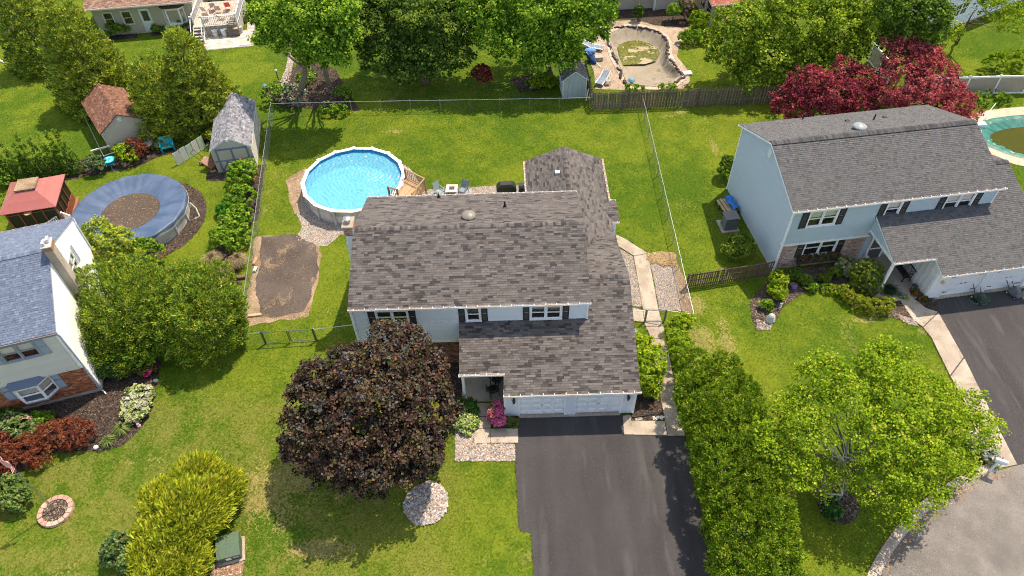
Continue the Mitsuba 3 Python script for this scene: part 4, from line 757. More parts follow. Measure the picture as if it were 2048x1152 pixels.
lapwall(S, FS2, [(0, 0), (5.2, 0), (5.2, 2.5), (0, 2.5)], so, (.50, .42, .34), .15, .02, rng=HR); brickwall(S, FS, [(.25, 0), (5.8, 0), (5.8, 2.4), (.25, 2.4)], (), ((.40, .2, .14), (.46, .27, .2)), (1, 1), HR)
ps = Plane(2.5, 0, .16); pp = sg.box(-.5, -.5, 6.2, 5.6); r_ = slab(S, FS, pp, ps, edge=(.62, .55, .48)); shingles(r_, FS, pp, ps, ((.33, .12, .085), (.38, .15, .11), (.29, .10, .07)), (1, 1, 1), HR, .16, (.2, .4))
gutter(S, FS, -.5, 6.2, -.5, 2.46, (.62, .55, .48))
N = thing('house', 'white sided house at the back right behind the thin leaning trunk', 'house')
q0, q1 = np.array((33.5, 39.64)), np.array((44.58, 45.72)); dN = math.degrees(math.atan2(*(q1 - q0)[::-1])); FN = frame(*q0, dN)
LN = float(np.linalg.norm(q1 - q0)); no = [window(N, FN, 1.9, 3.9, 1.35, 2.75, 2, blind=.2, grid=True), window(N, FN, 7.6, 9.4, 1.35, 2.75, 2, blind=.2, grid=True)]
lapwall(N, FN, [(0, .3), (LN + 4, .3), (LN + 4, 5.5), (0, 5.5)], no, (.68, .71, .76), .13, .018, rng=HR); part(N, 'foundation', MB(FN, (.28, .2, .15)).box(0, .05, -.05, LN + 4, 8, .3), 'matte')
lapwall(N, sub(FN, 0, 8, -90), [(0, .3), (8, .3), (8, 5.5), (4, 7), (0, 5.5)], (), (.68, .71, .76), .13, .018, rng=HR)
slab(N, FN, sg.box(-.3, -.3, LN + 4.3, 4), Plane(5.5, 0, .37)); slab(N, FN, sg.box(-.3, 4, LN + 4.3, 8.3), Plane(5.5 + .37 * 8, 0, -.37))

# ================================================================ fences
YR = np.random.default_rng(41)
chain_fence('wire_fence', [(-25.84, 30.15), (-19.23, 30.07), (0.64, 29.64), (5.01, 30.12)], 1.1, 'galvanised wire fence across the back of the middle lawn')
chain_fence('wire_fence', [(-25.84, 30.15), (-23.01, 8.04), (-22.66, 5.5)], 1.1, 'galvanised wire fence along the left side of the middle lawn')
chain_fence('wire_fence', [(5.01, 30.12), (4.63, 6.05)], 1.1, 'galvanised wire fence along the right side of the middle lawn')
chain_fence('wire_fence', [(-22.66, 5.5), (-21.41, 5.64)], 1.1, 'short wire fence between the left trees and the double gate', posts=1.5)
chain_fence('wire_fence', [(-18.23, 5.75), (-15.72, 6.04)], 1.1, 'wire fence between the double gate and the white house')
chain_fence('wire_fence', [(0.75, 6.51), (1.8, 6.47)], 1.1, 'short wire fence between the white house and the side gate', posts=2)
chain_fence('wire_fence', [(3.07, 6.43), (4.63, 6.05)], 1.1, 'short wire fence right of the side gate', posts=2)
chain_fence('wire_fence', [(-42.74, 31.92), (-37.3, 23.59), (-35.49, 24.84)], 1.1, 'low wire fence round the brown roofed shed')
def wire_gate(a, b, h, label, halves=1):
    root = thing('gate', label, 'gate', None); a, b = np.array(a, float), np.array(b, float)
    gc = (.16, .18, .20)
    for i in range(halves):
        p, q = a + (b - a) * (i + .03) / halves, a + (b - a) * (i + .97) / halves; m = MB(col=gc)
        m.tube([(*p, .12), (*p, h)], .03, 6).tube([(*q, .12), (*q, h)], .03, 6).tube([(*p, h), (*q, h)], .026, 6).tube([(*p, .12), (*q, .12)], .026, 6)
        k = part(root, 'leaf' if halves > 1 else 'frame', m, 'metal'); L = np.linalg.norm(q - p); d = (q - p) / L; w = MB(col=(.2, .22, .23))
        for sgn in (1, -1):
            for x in np.arange(-h, L, .11):
                t0, t1 = max(0, -x), min(h - .12, L - x)
                if t1 > t0:
                    za, zb = (t0, t1) if sgn > 0 else (h - .12 - t0, h - .12 - t1); P0, P1 = np.array([*(p + d * (x + t0)), za + .12]), np.array([*(p + d * (x + t1)), zb + .12]); e = np.array([*d, 0]) * .002
                    w.add([P0 - e, P0 + e, P1 + e, P1 - e], [[0, 1, 2, 3]])
        part(k, 'wire_mesh', w, 'metal', kind='stuff')
    for p in (a, b): part(root, 'post', MB(col=gc).tube([(*p, -.05), (*p, h + .1)], .045, 7), 'metal')
wire_gate(*[(-21.35, 5.64), (-18.29, 5.75)], 1.1, 'double wire gate in front of the worn dark ground pad', 2)
wire_gate(*[(1.85, 6.47), (3.03, 6.43)], 1.1, 'single wire gate across the side path')
OAK = (.175, .145, .105)
picket_fence('picket_fence', (0.94, 29.43), (17.58, 29.73), 1.72, .115, .004, OAK, YR, 'weathered grey brown picket fence below the drained pool', both=True, top_wave=.05, lean=.018)
picket_fence('picket_fence', [(0.68, 34.39)][0], (0.87, 29.51), 1.7, .14, .012, (.15, .125, .085), YR, 'weathered picket fence beside the small grey shed, seen edge on', both=True)
picket_fence('picket_fence', (4.88, 9.16), (10.61, 10.12), 1.35, .085, .06, (.135, .095, .072), YR, 'brown picket fence between the wire fence and the blue house', rails=(.12, .5, .86), top_wave=.03, lean=.03)
picket_fence('panel_fence', (-31.98, 23.58), (-30.21, 26.02), 1.15, .5, .05, (.62, .62, .55), YR, 'low row of pale fence panels beside the turquoise armchair', rails=(.1,), pointed=False, lean=.0)
picket_fence('plank_fence', (-58.7, 45.02), (-54.27, 45.66), 1.8, .15, .01, (.40, .30, .19), YR, 'tan plank fence behind the tall dark tree at the far left corner', pointed=False)
def panel_fence(name, pts, h, label, step=2.5):
    root = thing(name, label, 'fence'); pts = [np.array(q, float) for q in pts]
    for a, b in zip(pts[:-1], pts[1:]):
        L = np.linalg.norm(b - a); d = (b - a) / L; F = frame(*a, math.degrees(math.atan2(d[1], d[0]))); n = max(1, round(L / step)); s = L / n
        for i in range(n + 1):
            m = MB(F, WHITE).box(i * s - .065, -.065, 0, i * s + .065, .065, h + .05).box(i * s - .085, -.085, h + .05, i * s + .085, .085, h + .08)
            m.add([(i * s - .07, -.07, h + .08), (i * s + .07, -.07, h + .08), (i * s + .07, .07, h + .08), (i * s - .07, .07, h + .08), (i * s, 0, h + .16)], [[0, 1, 4], [1, 2, 4], [2, 3, 4], [3, 0, 4]]); part(root, 'post', m, 'satin')
        for i in range(n):
            x = i * s + .066; part(root, 'rail', MB(F, WHITE).box(x, -.05, h - .14, x + s - .132, .05, h), 'satin'); part(root, 'rail', MB(F, WHITE).box(x, -.05, .05, x + s - .132, .05, .17), 'satin')
            m = MB(F, (.37, .32, .26)); nb = int((s - .13) / .15)
            for j in range(nb): m.box(x + j * (s - .13) / nb + .004, -.02, .17, x + (j + 1) * (s - .13) / nb - .004, .02, h - .14)
            part(root, 'panel', m, 'matte')
panel_fence('panel_fence', [(26.91, 30.18), (32.08, 30.14), (34.62, 30.16), (37.12, 30.11), (39.75, 30.12)], 1.72, 'tan panel fence with white posts beyond the green covered pool')
panel_fence('panel_fence', [[(26.27, 35.89)][0], [(26.42, 33.93)][0], [(26.61, 32.2)][0]], 1.72, 'tan panel fence with white posts running back behind the red maples', 2.2)

# ================================================================ the round swimming pool
RIM = 1.32; S_ = thing('swimming_pool', 'round above ground pool with clear blue water and pale grey wall', 'swimming pool')
th = np.linspace(0, 2 * np.pi, 17)[:-1] + .12
def ring_pts(r, a): return POOLC + r * np.column_stack([np.cos(a), np.sin(a)])
for i in range(16):
    a, b = th[i], th[(i + 1) % 16] + (2 * np.pi if i == 15 else 0); t = np.linspace(a, b, 6)
    o = ring_pts(3.6, t); m = MB(col=(.47, .46, .45)); v = np.vstack([np.column_stack([o, np.full(6, .0)]), np.column_stack([o, np.full(6, RIM - .03)])]); m.add(v, [[j, j + 1, j + 7, j + 6] for j in range(5)]); part(S_, 'wall_panel', m, 'pool_wall_mat')
    q0, q1 = ring_pts(3.52, np.array([a, b])), ring_pts(3.80, np.array([a, b])); d = (q0[1] - q0[0]) / np.linalg.norm(q0[1] - q0[0]) * .01
    rail = sg.Polygon([q0[0] + d, q0[1] - d, q1[1] - d, q1[0] + d]); part(S_, 'top_rail', MB(col=(.74, .71, .66)).prism(rail, RIM - .03, RIM + .015, bottom=True), 'satin')
    c = ring_pts(3.66, np.array([a]))[0]; F = frame(*c, math.degrees(a)); part(S_, 'upright', MB(F, (.52, .50, .47)).box(-.055, -.07, 0, .08, .07, RIM - .035), 'satin'); part(S_, 'rail_cap', MB(F, (.76, .73, .68)).box(-.16, -.12, RIM + .016, .16, .12, RIM + .05), 'satin')
tt = np.linspace(0, 2 * np.pi, 97)[:-1]; inn = ring_pts(3.57, tt); n = 96; idx = np.arange(n)
m = MB(col=(.012, .20, .42)); m.add(np.vstack([np.column_stack([inn, np.full(n, .06)]), np.column_stack([inn, np.full(n, RIM - .035)])]), np.stack([(idx + 1) % n, idx, idx + n, (idx + 1) % n + n], 1)); part(S_, 'liner_wall', m, 'satin')
def liner_fn(p, n, uv):  # mild cell tones put the rippling light on the floor into its colour
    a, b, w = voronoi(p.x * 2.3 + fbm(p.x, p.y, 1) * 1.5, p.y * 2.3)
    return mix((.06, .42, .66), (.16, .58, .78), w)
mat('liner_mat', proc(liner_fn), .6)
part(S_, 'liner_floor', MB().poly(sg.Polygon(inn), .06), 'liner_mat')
g = np.linspace(0, 3.565, 130); ang = np.linspace(0, 2 * np.pi, 481)[:-1]; X = POOLC[0] + np.outer(g, np.cos(ang)); Y = POOLC[1] + np.outer(g, np.sin(ang))
jet = POOLC + np.array([.9, 1.0]); rr = np.hypot(X - jet[0], Y - jet[1]); q = np.stack([X, Y, 0 * X], -1)
wob = meshkit.fbm(q * 1.1, 3, 5) * 5; Z = .014 * np.sin(rr * 2 * np.pi / .30 + wob) * (.4 + 1.2 * meshkit.fbm(q * .9, 2, 7)) + .060 * (meshkit.fbm(q * 3.6, 3, 3) - .5) + .012 * np.sin(X * 15 + Y * 11 + wob * 3)
Z = 1.06 + Z * np.minimum(1, (3.565 - g) / .1)[:, None]; i = np.arange(129)[:, None] * 480; j = np.arange(480)[None]; k = (j + 1) % 480
scene['water_gloss'] = {'type': 'twosided', 'bsdf': {'type': 'principled', 'base_color': {'type': 'rgb', 'value': [.17, .55, .72]}, 'roughness': .26, 'specular': 1.0}}
scene['water_mix'] = {'type': 'blendbsdf', 'weight': .55, 'bsdf_0': {'type': 'thindielectric', 'int_ior': 1.33}, 'bsdf_1': {'type': 'ref', 'id': 'water_gloss'}}
emit(unique(S_ + '__water'), (np.stack([X, Y, Z], -1).reshape(-1, 3), np.vstack([np.stack([i + j, i + 480 + j, i + 480 + k], -1).reshape(-1, 3), np.stack([i + j, i + 480 + k, i + k], -1).reshape(-1, 3)]), np.full((130 * 480, 3), .5)), 'water_mix', True)
part(S_, 'drain', MB(col=(.03, .09, .12)).lathe((*(POOLC + [.35, .1]), .065), [(.16, 0), (.14, .03), (0, .04)], 12), 'satin')
def poolwall_fn(p, n, uv):
    s = fbm(p.x * 1.2, p.y * 1.2, p.z * 2.2, 4)
    return mix((.36, .345, .33), (.60, .585, .56), smoothstep(.3, .7, s))
mat('pool_wall_mat', proc(poolwall_fn), .5)
D = thing('pool_deck', 'small wooden deck with slatted railings at the round pool', 'deck'); WOOD = (.36, .235, .14); WD = (.235, .145, .085)
dk = [np.array(q) for q in [(-13.75, 19.63), (-12.24, 18.42), (-13.01, 16.82), (-14.74, 17.6)]]; plat = sg.Polygon(dk).difference(sg.Point(*POOLC).buffer(3.56)); ax = (dk[1] - dk[2]); ax /= np.linalg.norm(ax); ay = np.array([-ax[1], ax[0]])
c0 = dk[2]; 
for i in range(-12, 24):
    s = sg.Polygon([c0 + ay * i * .145 - ax * 4, c0 + ay * (i * .145 + .138) - ax * 4, c0 + ay * (i * .145 + .138) + ax * 4, c0 + ay * i * .145 + ax * 4]).intersection(plat)
    if s.area > .03: part(D, 'plank', MB(col=np.array((.44, .29, .17)) * (.85 + .3 * YR.random())).prism(s, 1.22, 1.26, bottom=True), 'matte')
def railing(root, a, b, z, h, col, n, w=.04, posts=True, top=.09):
    a, b = np.array(a, float), np.array(b, float); L = np.linalg.norm(b - a); d = (b - a) / L; F = frame(*a, math.degrees(math.atan2(d[1], d[0])))
    part(root, 'rail', MB(F, col).box(0, -top / 2, z + h - .05, L, top / 2, z + h).box(0, -.03, z + .1, L, .03, z + .16), 'matte')
    for i in range(n): x = (i + .5) * L / n; part(root, 'baluster', MB(F, np.array(col) * (.85 + .25 * YR.random())).box(x - w / 2, -w / 2, z + .16, x + w / 2, w / 2, z + h - .05), 'matte')
    if posts:
        for x in (0, L): part(root, 'post', MB(F, col).box(x - .05, -.051, 0 if z < 2 else 0, x + .05, .051, z + h + .02), 'matte')
railing(D, dk[0], dk[1], 1.26, .9, WOOD, 11); railing(D, dk[1], dk[2], 1.26, .9, WOOD, 11); railing(D, dk[3], dk[3] + (dk[2] - dk[3]) * .38, 1.26, .9, WD, 5)
sx = dk[3] + (dk[2] - dk[3]) * .38; sd = -ay if (-ay @ (dk[2] - dk[1])) * 0 + (-ay)[1] < 0 else ay
sv = np.array([dk[2][0] - sx[0], dk[2][1] - sx[1]]); down = np.array([sv[1], -sv[0]]) / np.linalg.norm(sv)
for i in range(6):
    p0, p1 = sx + down * (.26 * i), dk[2] + down * (.26 * i); zz = 1.26 - .2 * (i + 1) + .0
    part(D, 'step', MB(col=WOOD).prism(sg.Polygon([p0, p1, p1 + down * .27, p0 + down * .27]), zz - .04, zz, bottom=True), 'matte')

# ================================================================ the covered pool
PC = np.array([-33.08, 17.13]); V_ = thing('covered_pool', 'round pool under a blue grey winter cover with brown puddle', 'swimming pool')
nr, na = 40, 180; rg = np.concatenate([np.linspace(0, 3.75, nr - 3), [3.86, 3.91, 3.93]]); an = np.linspace(0, 2 * np.pi, na + 1)[:-1]
poly_r = 1 - .012 * (1 - np.cos(an * 16)) / 2
X = PC[0] + np.outer(rg, np.cos(an) * poly_r); Y = PC[1] + np.outer(rg, np.sin(an) * poly_r); t = np.clip(rg / 3.75, 0, 1)
sag = np.where(rg < 1.98, .98, .98 + .33 * np.clip((rg - 1.98) / 1.75, 0, 1) ** .8)[:, None] + .018 * np.outer(np.clip(rg / 3.75, 0, 1) ** 2 * (rg > 1.9), np.sin(an * 31 + 2 * np.sin(an * 3))) + .02 * (meshkit.fbm(np.stack([X, Y, 0 * X], -1) * 2.2, 3, 8) - .5) * (rg > 1.9)[:, None]
sag[-3:] = np.array([1.30, 1.22, 1.08])[:, None] + .07 * np.sin(an * 16) * np.array([0, .3, 1])[:, None]
i = np.arange(nr - 1)[:, None] * na; j = np.arange(na)[None]; k = (j + 1) % na
emit(unique(V_ + '__cover'), (np.stack([X, Y, sag], -1).reshape(-1, 3), np.vstack([np.stack([i + j, i + na + j, i + na + k], -1).reshape(-1, 3), np.stack([i + j, i + na + k, i + k], -1).reshape(-1, 3)]), np.full((nr * na, 3), .4)), 'cover_mat', True)
pud = ragged(sg.Point(*PC).buffer(2.0), .05, .2, 5); part(V_, 'puddle', MB().poly(pud, 1.0), 'puddle_mat')
part(V_, 'leaf_litter', chips(pud.buffer(-.1), 420, .07, ((.30, .17, .07), (.42, .30, .18), (.12, .07, .04)), [3, 1.5, 2], YR, 1.003, .1), kind='stuff')
for i in range(16):
    a, b = i * np.pi / 8, (i + 1) * np.pi / 8; t = np.linspace(a, b, 5); o = PC + 3.72 * np.column_stack([np.cos(t), np.sin(t)])
    m = MB(); m.add(np.vstack([np.column_stack([o, np.full(5, 0)]), np.column_stack([o, np.full(5, 1.25)])]), [[j, j + 1, j + 6, j + 5] for j in range(4)]); part(V_, 'wall_panel', m, 'pool_wall_mat')
    F = frame(*(PC + 3.76 * np.array([math.cos(a), math.sin(a)])), math.degrees(a)); part(V_, 'upright', MB(F, (.50, .52, .50)).box(-.05, -.07, 0, .06, .07, 1.2), 'satin')
part(V_, 'rope', MB(col=(.5, .52, .52)).tube(np.column_stack([PC + 3.95 * np.column_stack([np.cos(an), np.sin(an)]), 1.0 + .06 * np.sin(an * 16)]), .012, 4, cap=False), 'matte')
part(V_, 'filter_hose', MB(col=(.62, .62, .58)).tube([(PC[0] + 3.9, PC[1] + .9, .9), (PC[0] + 4.25, PC[1] + .75, .5), (PC[0] + 4.5, PC[1] + .3, .1), (PC[0] + 4.2, PC[1] + .1, .06)], .04, 6), 'satin')

# ================================================================ the drained pool beyond the back fence
K = thing('drained_pool', 'drained kidney shaped pool full of green algae and tan sheeting', 'swimming pool')
cen = np.array(BASIN.centroid.coords[0]); rim = np.array(BASIN.exterior.segmentize(.35).coords)[:-1]; nb = len(rim)
levels = [(1.03, .09), (1.0, .05), (.97, -.04), (.90, -.32), (.80, -.58), (.70, -.72), (.4, -.78), (.0, -.80)]
vv = []
for s, z in levels:
    ring = cen + (rim - cen) * s; fold = .05 * np.sin(np.arange(nb) * 2.4) * (1 if .8 < s < .99 else 0); ring = ring + (rim - cen) / np.linalg.norm(rim - cen, axis=1, keepdims=True) * fold[:, None]; vv.append(np.column_stack([ring, np.full(nb, z)]))
i = np.arange(len(levels) - 1)[:, None] * nb; j = np.arange(nb)[None]; k = (j + 1) % nb
emit(unique(K + '__sheeting'), (np.vstack(vv), np.vstack([np.stack([i + j, i + k, i + nb + k], -1).reshape(-1, 3), np.stack([i + j, i + nb + k, i + nb + j], -1).reshape(-1, 3)]), np.full((nb * len(levels), 3), .4)), 'drape_mat', True)
low = P2([(4.46, 40.94), (5.08, 42.04), (6.47, 42.34), (8.06, 41.77), (8.44, 40.53), (8.15, 39.08), (7.62, 38.04), (6.48, 37.58), (5.29, 37.56), (4.53, 37.42), (4.31, 38.58)]).intersection(affinity.scale(BASIN, .86, .86, origin=tuple(cen)))
part(K, 'algae_water', MB().poly(ragged(low, .12, .3, 6), -.62), 'algae')
DECKK = P2([(3.22, 44), (4.21, 44.54), (6.76, 44.59), (8.34, 43.4), (11.52, 42.82), (11.05, 41.88), (9.84, 39.15), (9.42, 37.56), (9.98, 35.22), (9.83, 33.5), (8.99, 32.27), (4.29, 32.29), (1.47, 32.59), (1.62, 35.34), (1.38, 37.48), (2.29, 41.05)]).difference(BASIN.buffer(-.02))
sheet('pool_terrace', ragged(DECKK, .05, .4, 7).difference(BASIN), .04, 'pool_deck_mat', 'tan stone terrace round the drained pool', 'terrace')
cop = [cen + (rim - cen) * 1.045, cen + (rim - cen) * (1.045 + .5 / np.linalg.norm(rim - cen, axis=1, keepdims=True))]
for a in range(0, nb - 1, 2):
    b = min(a + 2, nb - 1); part(K, 'coping_stone', MB(col=hue(YR, ((.52, .42, .33), (.46, .37, .29)), (1, 1), 1, .12)[0]).prism(sg.Polygon([cop[0][a], cop[0][b], cop[1][b], cop[1][a]]).buffer(-.015), 0, .09), 'matte')
TUBES = [[(3.46, 42.61), (4.23, 43.05)], [(4.32, 43.04), (5.4, 43.18)], [(5.5, 43.17), (6.59, 43.01)], [(6.68, 43), (7.95, 42.44)], [(8.03, 42.34), (8.66, 41.54)], [(8.72, 41.34), (8.97, 40.3)], [(8.99, 40.11), (8.71, 38.49)], [(8.61, 38.4), (8.43, 37.09)], [(8.7, 37.08), (9, 35.69)], [(9.03, 35.61), (9.31, 34.26)], [(9.5, 34.09), (8.3, 33.02)], [(3.27, 41.75), (3.57, 39.05)], [(3.56, 38.6), (3.81, 36.48)], [(3.84, 35.97), (3.9, 33.98)], [(3.91, 33.74), (4.3, 32.99)]]
TLAB = ('back edge, left end', 'back edge, second from the left', 'back edge, third from the left', 'back edge, fourth from the left', 'back right bend, first', 'back right bend, second', 'right side, upper', 'right side, lower', 'lower right side, upper', 'lower right side, lower', 'lower right corner', 'left side, topmost', 'left side, second from the top', 'left side, third from the top', 'lower left corner')
for (a, b), tl in zip(TUBES, TLAB):
    a, b = np.array(a), np.array(b); n = 9; t = np.linspace(0, 1, n); pts = np.column_stack([a + (b - a) * t[:, None] + .06 * YR.standard_normal((n, 2)), np.full(n, .13)]); r = .115 * np.minimum(1, np.minimum(t, 1 - t) * 7 + .3) * (.85 + .3 * YR.random(n))
    single('water_bag', MB(col=np.array((.042, .031, .034)) * (.8 + .5 * YR.random())).tube(pts, r, 7), 'satin', 'flattened dark weight bag at the drained pool ' + tl, 'weight bag', 'dark weight bags round the drained pool')
single('skimmer_float', MB(col=(.12, .26, .42)).lathe((*(4.89, 34.5), -.45), [(.3, .0), (.34, .1), (.2, .25), (0, .28)], 12), 'satin', 'small blue float lying in the drained pool', 'pool float')
single('white_block', MB(frame(*(9.77, 34.56), 10), (.78, .78, .78)).box(-.38, -.26, .04, .38, .26, .22), 'satin', 'white block at the right edge of the drained pool terrace', 'block')
# ================================================================ the green covered pool at the right edge
Q = thing('covered_pool', 'pool under a sagging teal cover holding murky green water', 'swimming pool')
tc = np.array(TEALPOOL.centroid.coords[0]); rim = np.array(TEALPOOL.exterior.segmentize(.25).coords)[:-1]; nb = len(rim); out = (rim - tc) / np.linalg.norm(rim - tc, axis=1, keepdims=True)
back = np.clip((rim[:, 1] - tc[1]) / 2.7, 0, 1); vv = []
for s, z in ((.62, -.62), (.72, -.42), (.84, -.22), (.95, -.02), (1.03, .10), (1.10, .10), (1.16, .05)):
    f = (.05 * np.sin(np.arange(nb) * 1.7) + .04 * np.sin(np.arange(nb) * .63)) * (1 - abs(s - .9) * 1.5); ss = np.where(s < 1, s - (.30 - .1) * back * (1 - s) * 2.2, s); vv.append(np.column_stack([tc + (rim - tc) * ss[:, None], z + f * (s < 1.1)]))
vv.append(np.column_stack([tc + (rim - tc) * .0, np.full(nb, -.7)])); vv = [vv[-1]] + vv[:-1]
i = np.arange(7)[:, None] * nb; j = np.arange(nb)[None]; k = (j + 1) % nb
emit(unique(Q + '__cover'), (np.vstack(vv), np.vstack([np.stack([i + j, i + nb + j, i + nb + k], -1).reshape(-1, 3), np.stack([i + j, i + nb + k, i + k], -1).reshape(-1, 3)]), np.full((nb * 8, 3), .4)), 'teal_cover_mat', True)
mur = sg.Polygon(tc + (rim - tc) * np.where(back > 0, .94 - .34 * back, .94)[:, None]).buffer(0); part(Q, 'murky_water', MB(col=(.055, .060, .006)).poly(mur, -.10), 'matte')
sheet('pool_terrace', ragged(TEALPOOL.buffer(1.5), .08, .4, 8).difference(TEALPOOL.buffer(-.01)), .035, 'terracotta', 'pinkish brick terrace round the teal covered pool', 'terrace')
def terra_fn(p, n, uv):
    a = cell_rand(dr.floor(p.x * 5), dr.floor(p.y * 8)); e = dr.minimum(dr.abs(p.x * 5 - dr.floor(p.x * 5) - .5), dr.abs(p.y * 8 - dr.floor(p.y * 8) - .5)); m = fbm(p.x * 1.5, p.y * 1.5, 2, 3)
    return mix(mix((.44, .27, .19), (.58, .42, .31), a), (.52, .46, .36), m)
mat('terracotta', proc(terra_fn), .9)
m = MB(col=(.72, .75, .78)); a, b = np.array([*(31.37, 25.71), .25]), np.array((33, 27.14, 1.1)); m.tube([a, b], .03, 6).box(a[0] - .35, a[1] - .3, .04, a[0] + .5, a[1] + .2, .3); single('pool_slide', m, 'satin', 'white pool fitting with a slanting pole beside the teal cover', 'pool fitting')

# ================================================================ sheds
def shed(F, w, d, h, rh, over, wall, roofc, roofw, label, edge=WHITE, lap=None, trim=None, caps=True, expo=.15):
    """w along the front, d deep, eaves at h, ridge at rh (running back)"""
    R = thing('shed', label, 'shed'); g = [(0, 0), (w, 0), (w, h), (w / 2, rh - .05), (0, h)]
    mk = (lambda *a, **k: lapwall(*a, **k)) if lap else (lambda r, f, p, hh=(), col=None, *a, **k: flatwall(r, f, p, hh, col, .05))
    mk(R, F, g, (), wall); mk(R, sub(F, w, 0, 90), [(0, 0), (d, 0), (d, h), (0, h)], (), wall); mk(R, sub(F, w, d, 180), g, (), wall); mk(R, sub(F, 0, d, -90), [(0, 0), (d, 0), (d, h), (0, h)], (), wall)
    s = (rh - h) / (w / 2)
    for pl, pp in ((Plane(h, s, 0), sg.box(-over, -over, w / 2, d + over)), (Plane(h + s * w, -s, 0), sg.box(w / 2, -over, w + over, d + over))):
        k = slab(R, F, pp, pl, thick=.08, edge=edge); shingles(k, F, pp, pl, roofc, roofw, YR, expo, (.13, .3))
    if caps: ridge_caps(k, F, (w / 2, -over, rh), (w / 2, d + over, rh), roofc, YR, drop=s, half=.14)
    for x in (0, w): corner_board(R, F, x, 0, 0, h, .08, trim or wall)
    return R
e0, e1 = np.array((-28.49, 22.56)), np.array((-25.67, 23.04)); dg = math.degrees(math.atan2(*(e1 - e0)[::-1])); GF = frame(*e0, dg)
gs = shed(GF, 2.86, 6.1, 2.1, 3.05, .12, (.50, .48, .41), ((.19, .195, .225), (.25, .255, .285), (.13, .135, .16), (.31, .315, .34)), (4, 3, 2, 1), 'beige shed with blue trimmed double doors and grey shingles', trim=(.56, .54, .47))
TR = (.13, .20, .28); k = part(gs, 'door', MB(GF, (.50, .47, .40)).box(.35, -.03, .08, 1.43, -.005, 1.95).box(1.45, -.03, .08, 2.55, -.005, 1.95), 'satin')
m = MB(GF, TR)
for x in (.28, 1.38, 2.5): m.box(x, -.07, .05, x + .12, -.031, 2.0)
m.box(.28, -.069, 1.98, 2.62, -.03, 2.1).box(0, -.066, 1.0, 2.86, -.032, 1.08).box(.28, -.068, .04, 2.62, -.03, .13)
for a, b in (((.4, .13), (.9, .95)), ((1.38, .13), (.9, .95))): m.beam((a[0], -.055, a[1]), (b[0], -.055, b[1]), .03, .09)
part(gs, 'door_trim', m, 'satin', label='blue painted door trim'); part(gs, 'finial', MB(GF, WHITE).box(1.33, -.2, 2.75, 1.53, -.12, 3.0), 'satin')
e0, e1 = np.array((-37.64, 25.25)), np.array((-35.07, 27.06)); dg = math.degrees(math.atan2(*(e1 - e0)[::-1])); SF = frame(*e0, dg)
bs = shed(SF, 3.14, 5.3, 2.15, 3.15, .15, (.52, .48, .38), ((.165, .080, .055), (.20, .105, .072), (.125, .062, .046), (.24, .14, .10)), (4, 3, 2, 1), 'beige sided shed with a reddish brown shingle roof', edge=(.20, .12, .08), lap=True)
part(bs, 'gable_vent', MB(SF, (.66, .68, .68)).box(1.42, -.05, 2.45, 1.74, -.0, 2.8), 'satin')
e0, e1 = np.array((-1.47, 31.27)), np.array((.5, 31.4)); dg = math.degrees(math.atan2(*(e1 - e0)[::-1])); TF = frame(*e0, dg)
ss = shed(TF, 1.97, 2.6, 1.9, 2.62, .16, (.36, .43, .44), ((.15, .145, .13), (.20, .19, .165), (.11, .108, .10), (.28, .26, .21)), (4, 3, 2, 1.2), 'small pale blue grey shed with a weathered roof at the back fence', trim=(.6, .63, .62))
m = MB(TF, (.15, .19, .20))
for x in (.42, .84, 1.25, 1.62): m.box(x, -.006, .05, x + .014, -.001, 1.6)
part(ss, 'board_joint', m, 'matte', kind='stuff')

# ================================================================ gazebo
Z_ = thing('gazebo', 'red roofed gazebo with dark screened sides beside the covered pool', 'gazebo')
c = [np.array(q) for q in ((-41.83, 19.03), (-38.36, 19.88), (-37.34, 16.4), (-40.84, 15.74))]; ctr = sum(c) / 4; dg = math.degrees(math.atan2(*((c[1] - c[0]) + (c[2] - c[3]))[::-1])); ZF = frame(*ctr, dg); hw = 1.83
GRED = (.36, .115, .105); ZE, ZT, ht = 2.3, 3.05, .62
for q in range(4):
    FQ = sub(ZF, 0, 0, 90 * q); nrow = 6
    for r in range(nrow):
        a, b = r / nrow, (r + 1) / nrow; y0, y1 = hw + (ht - hw) * a, hw + (ht - hw) * b; z0, z1 = ZE + (ZT - ZE) * a, ZE + (ZT - ZE) * b
        part(Z_, 'roof_panel', MB(FQ, np.array(GRED) * (.93 + .14 * YR.random())).add([(-y0, -y0, z0), (y0, -y0, z0), (y1, -y1, z1 + .012), (-y1, -y1, z1 + .012), (-y0, -y0, z0 - .04), (y0, -y0, z0 - .04)], [[0, 1, 2, 3], [4, 5, 1, 0]]), 'satin')
    m = MB(FQ, (.20, .065, .04)); u = 1.6
    m.box(-u, -u - .04, .15, -u + .12, -u + .06, ZE).box(-u + .12, -u - .03, ZE - .2, u, -u + .03, ZE).box(-u + .12, -u - .03, .15, u, -u + .03, .75)
    for x in (-.75, 0, .75): m.box(x - .04, -u - .03, .75, x + .04, -u + .03, ZE - .2)
    m.box(-u + .12, -u - .025, 1.9, u, -u + .025, 1.96); part(Z_, 'side_frame', m, 'satin')
    part(Z_, 'screen', MB(FQ, (.012, .011, .010)).box(-u + .1, -u + .031, .7, u, -u + .036, ZE - .15), 'satin')
part(Z_, 'roof_lid', MB(ZF, (.42, .38, .35)).box(-ht - .05, -ht - .02, ZT + .06, ht + .05, ht + .02, ZT + .17), 'dirt', label='weathered grey lid on top of the roof')
part(Z_, 'floor', MB(ZF, (.30, .14, .09)).box(-2.1, -2.2, -.02, 1.8, 1.8, .14), 'matte')
part(Z_, 'round_sign', MB(ZF, (.55, .40, .22)).lathe((-.1, -1.72, 2.05), [(.0, -.03), (.26, -.02), (.26, .03), (0, .04)], 14), 'satin')
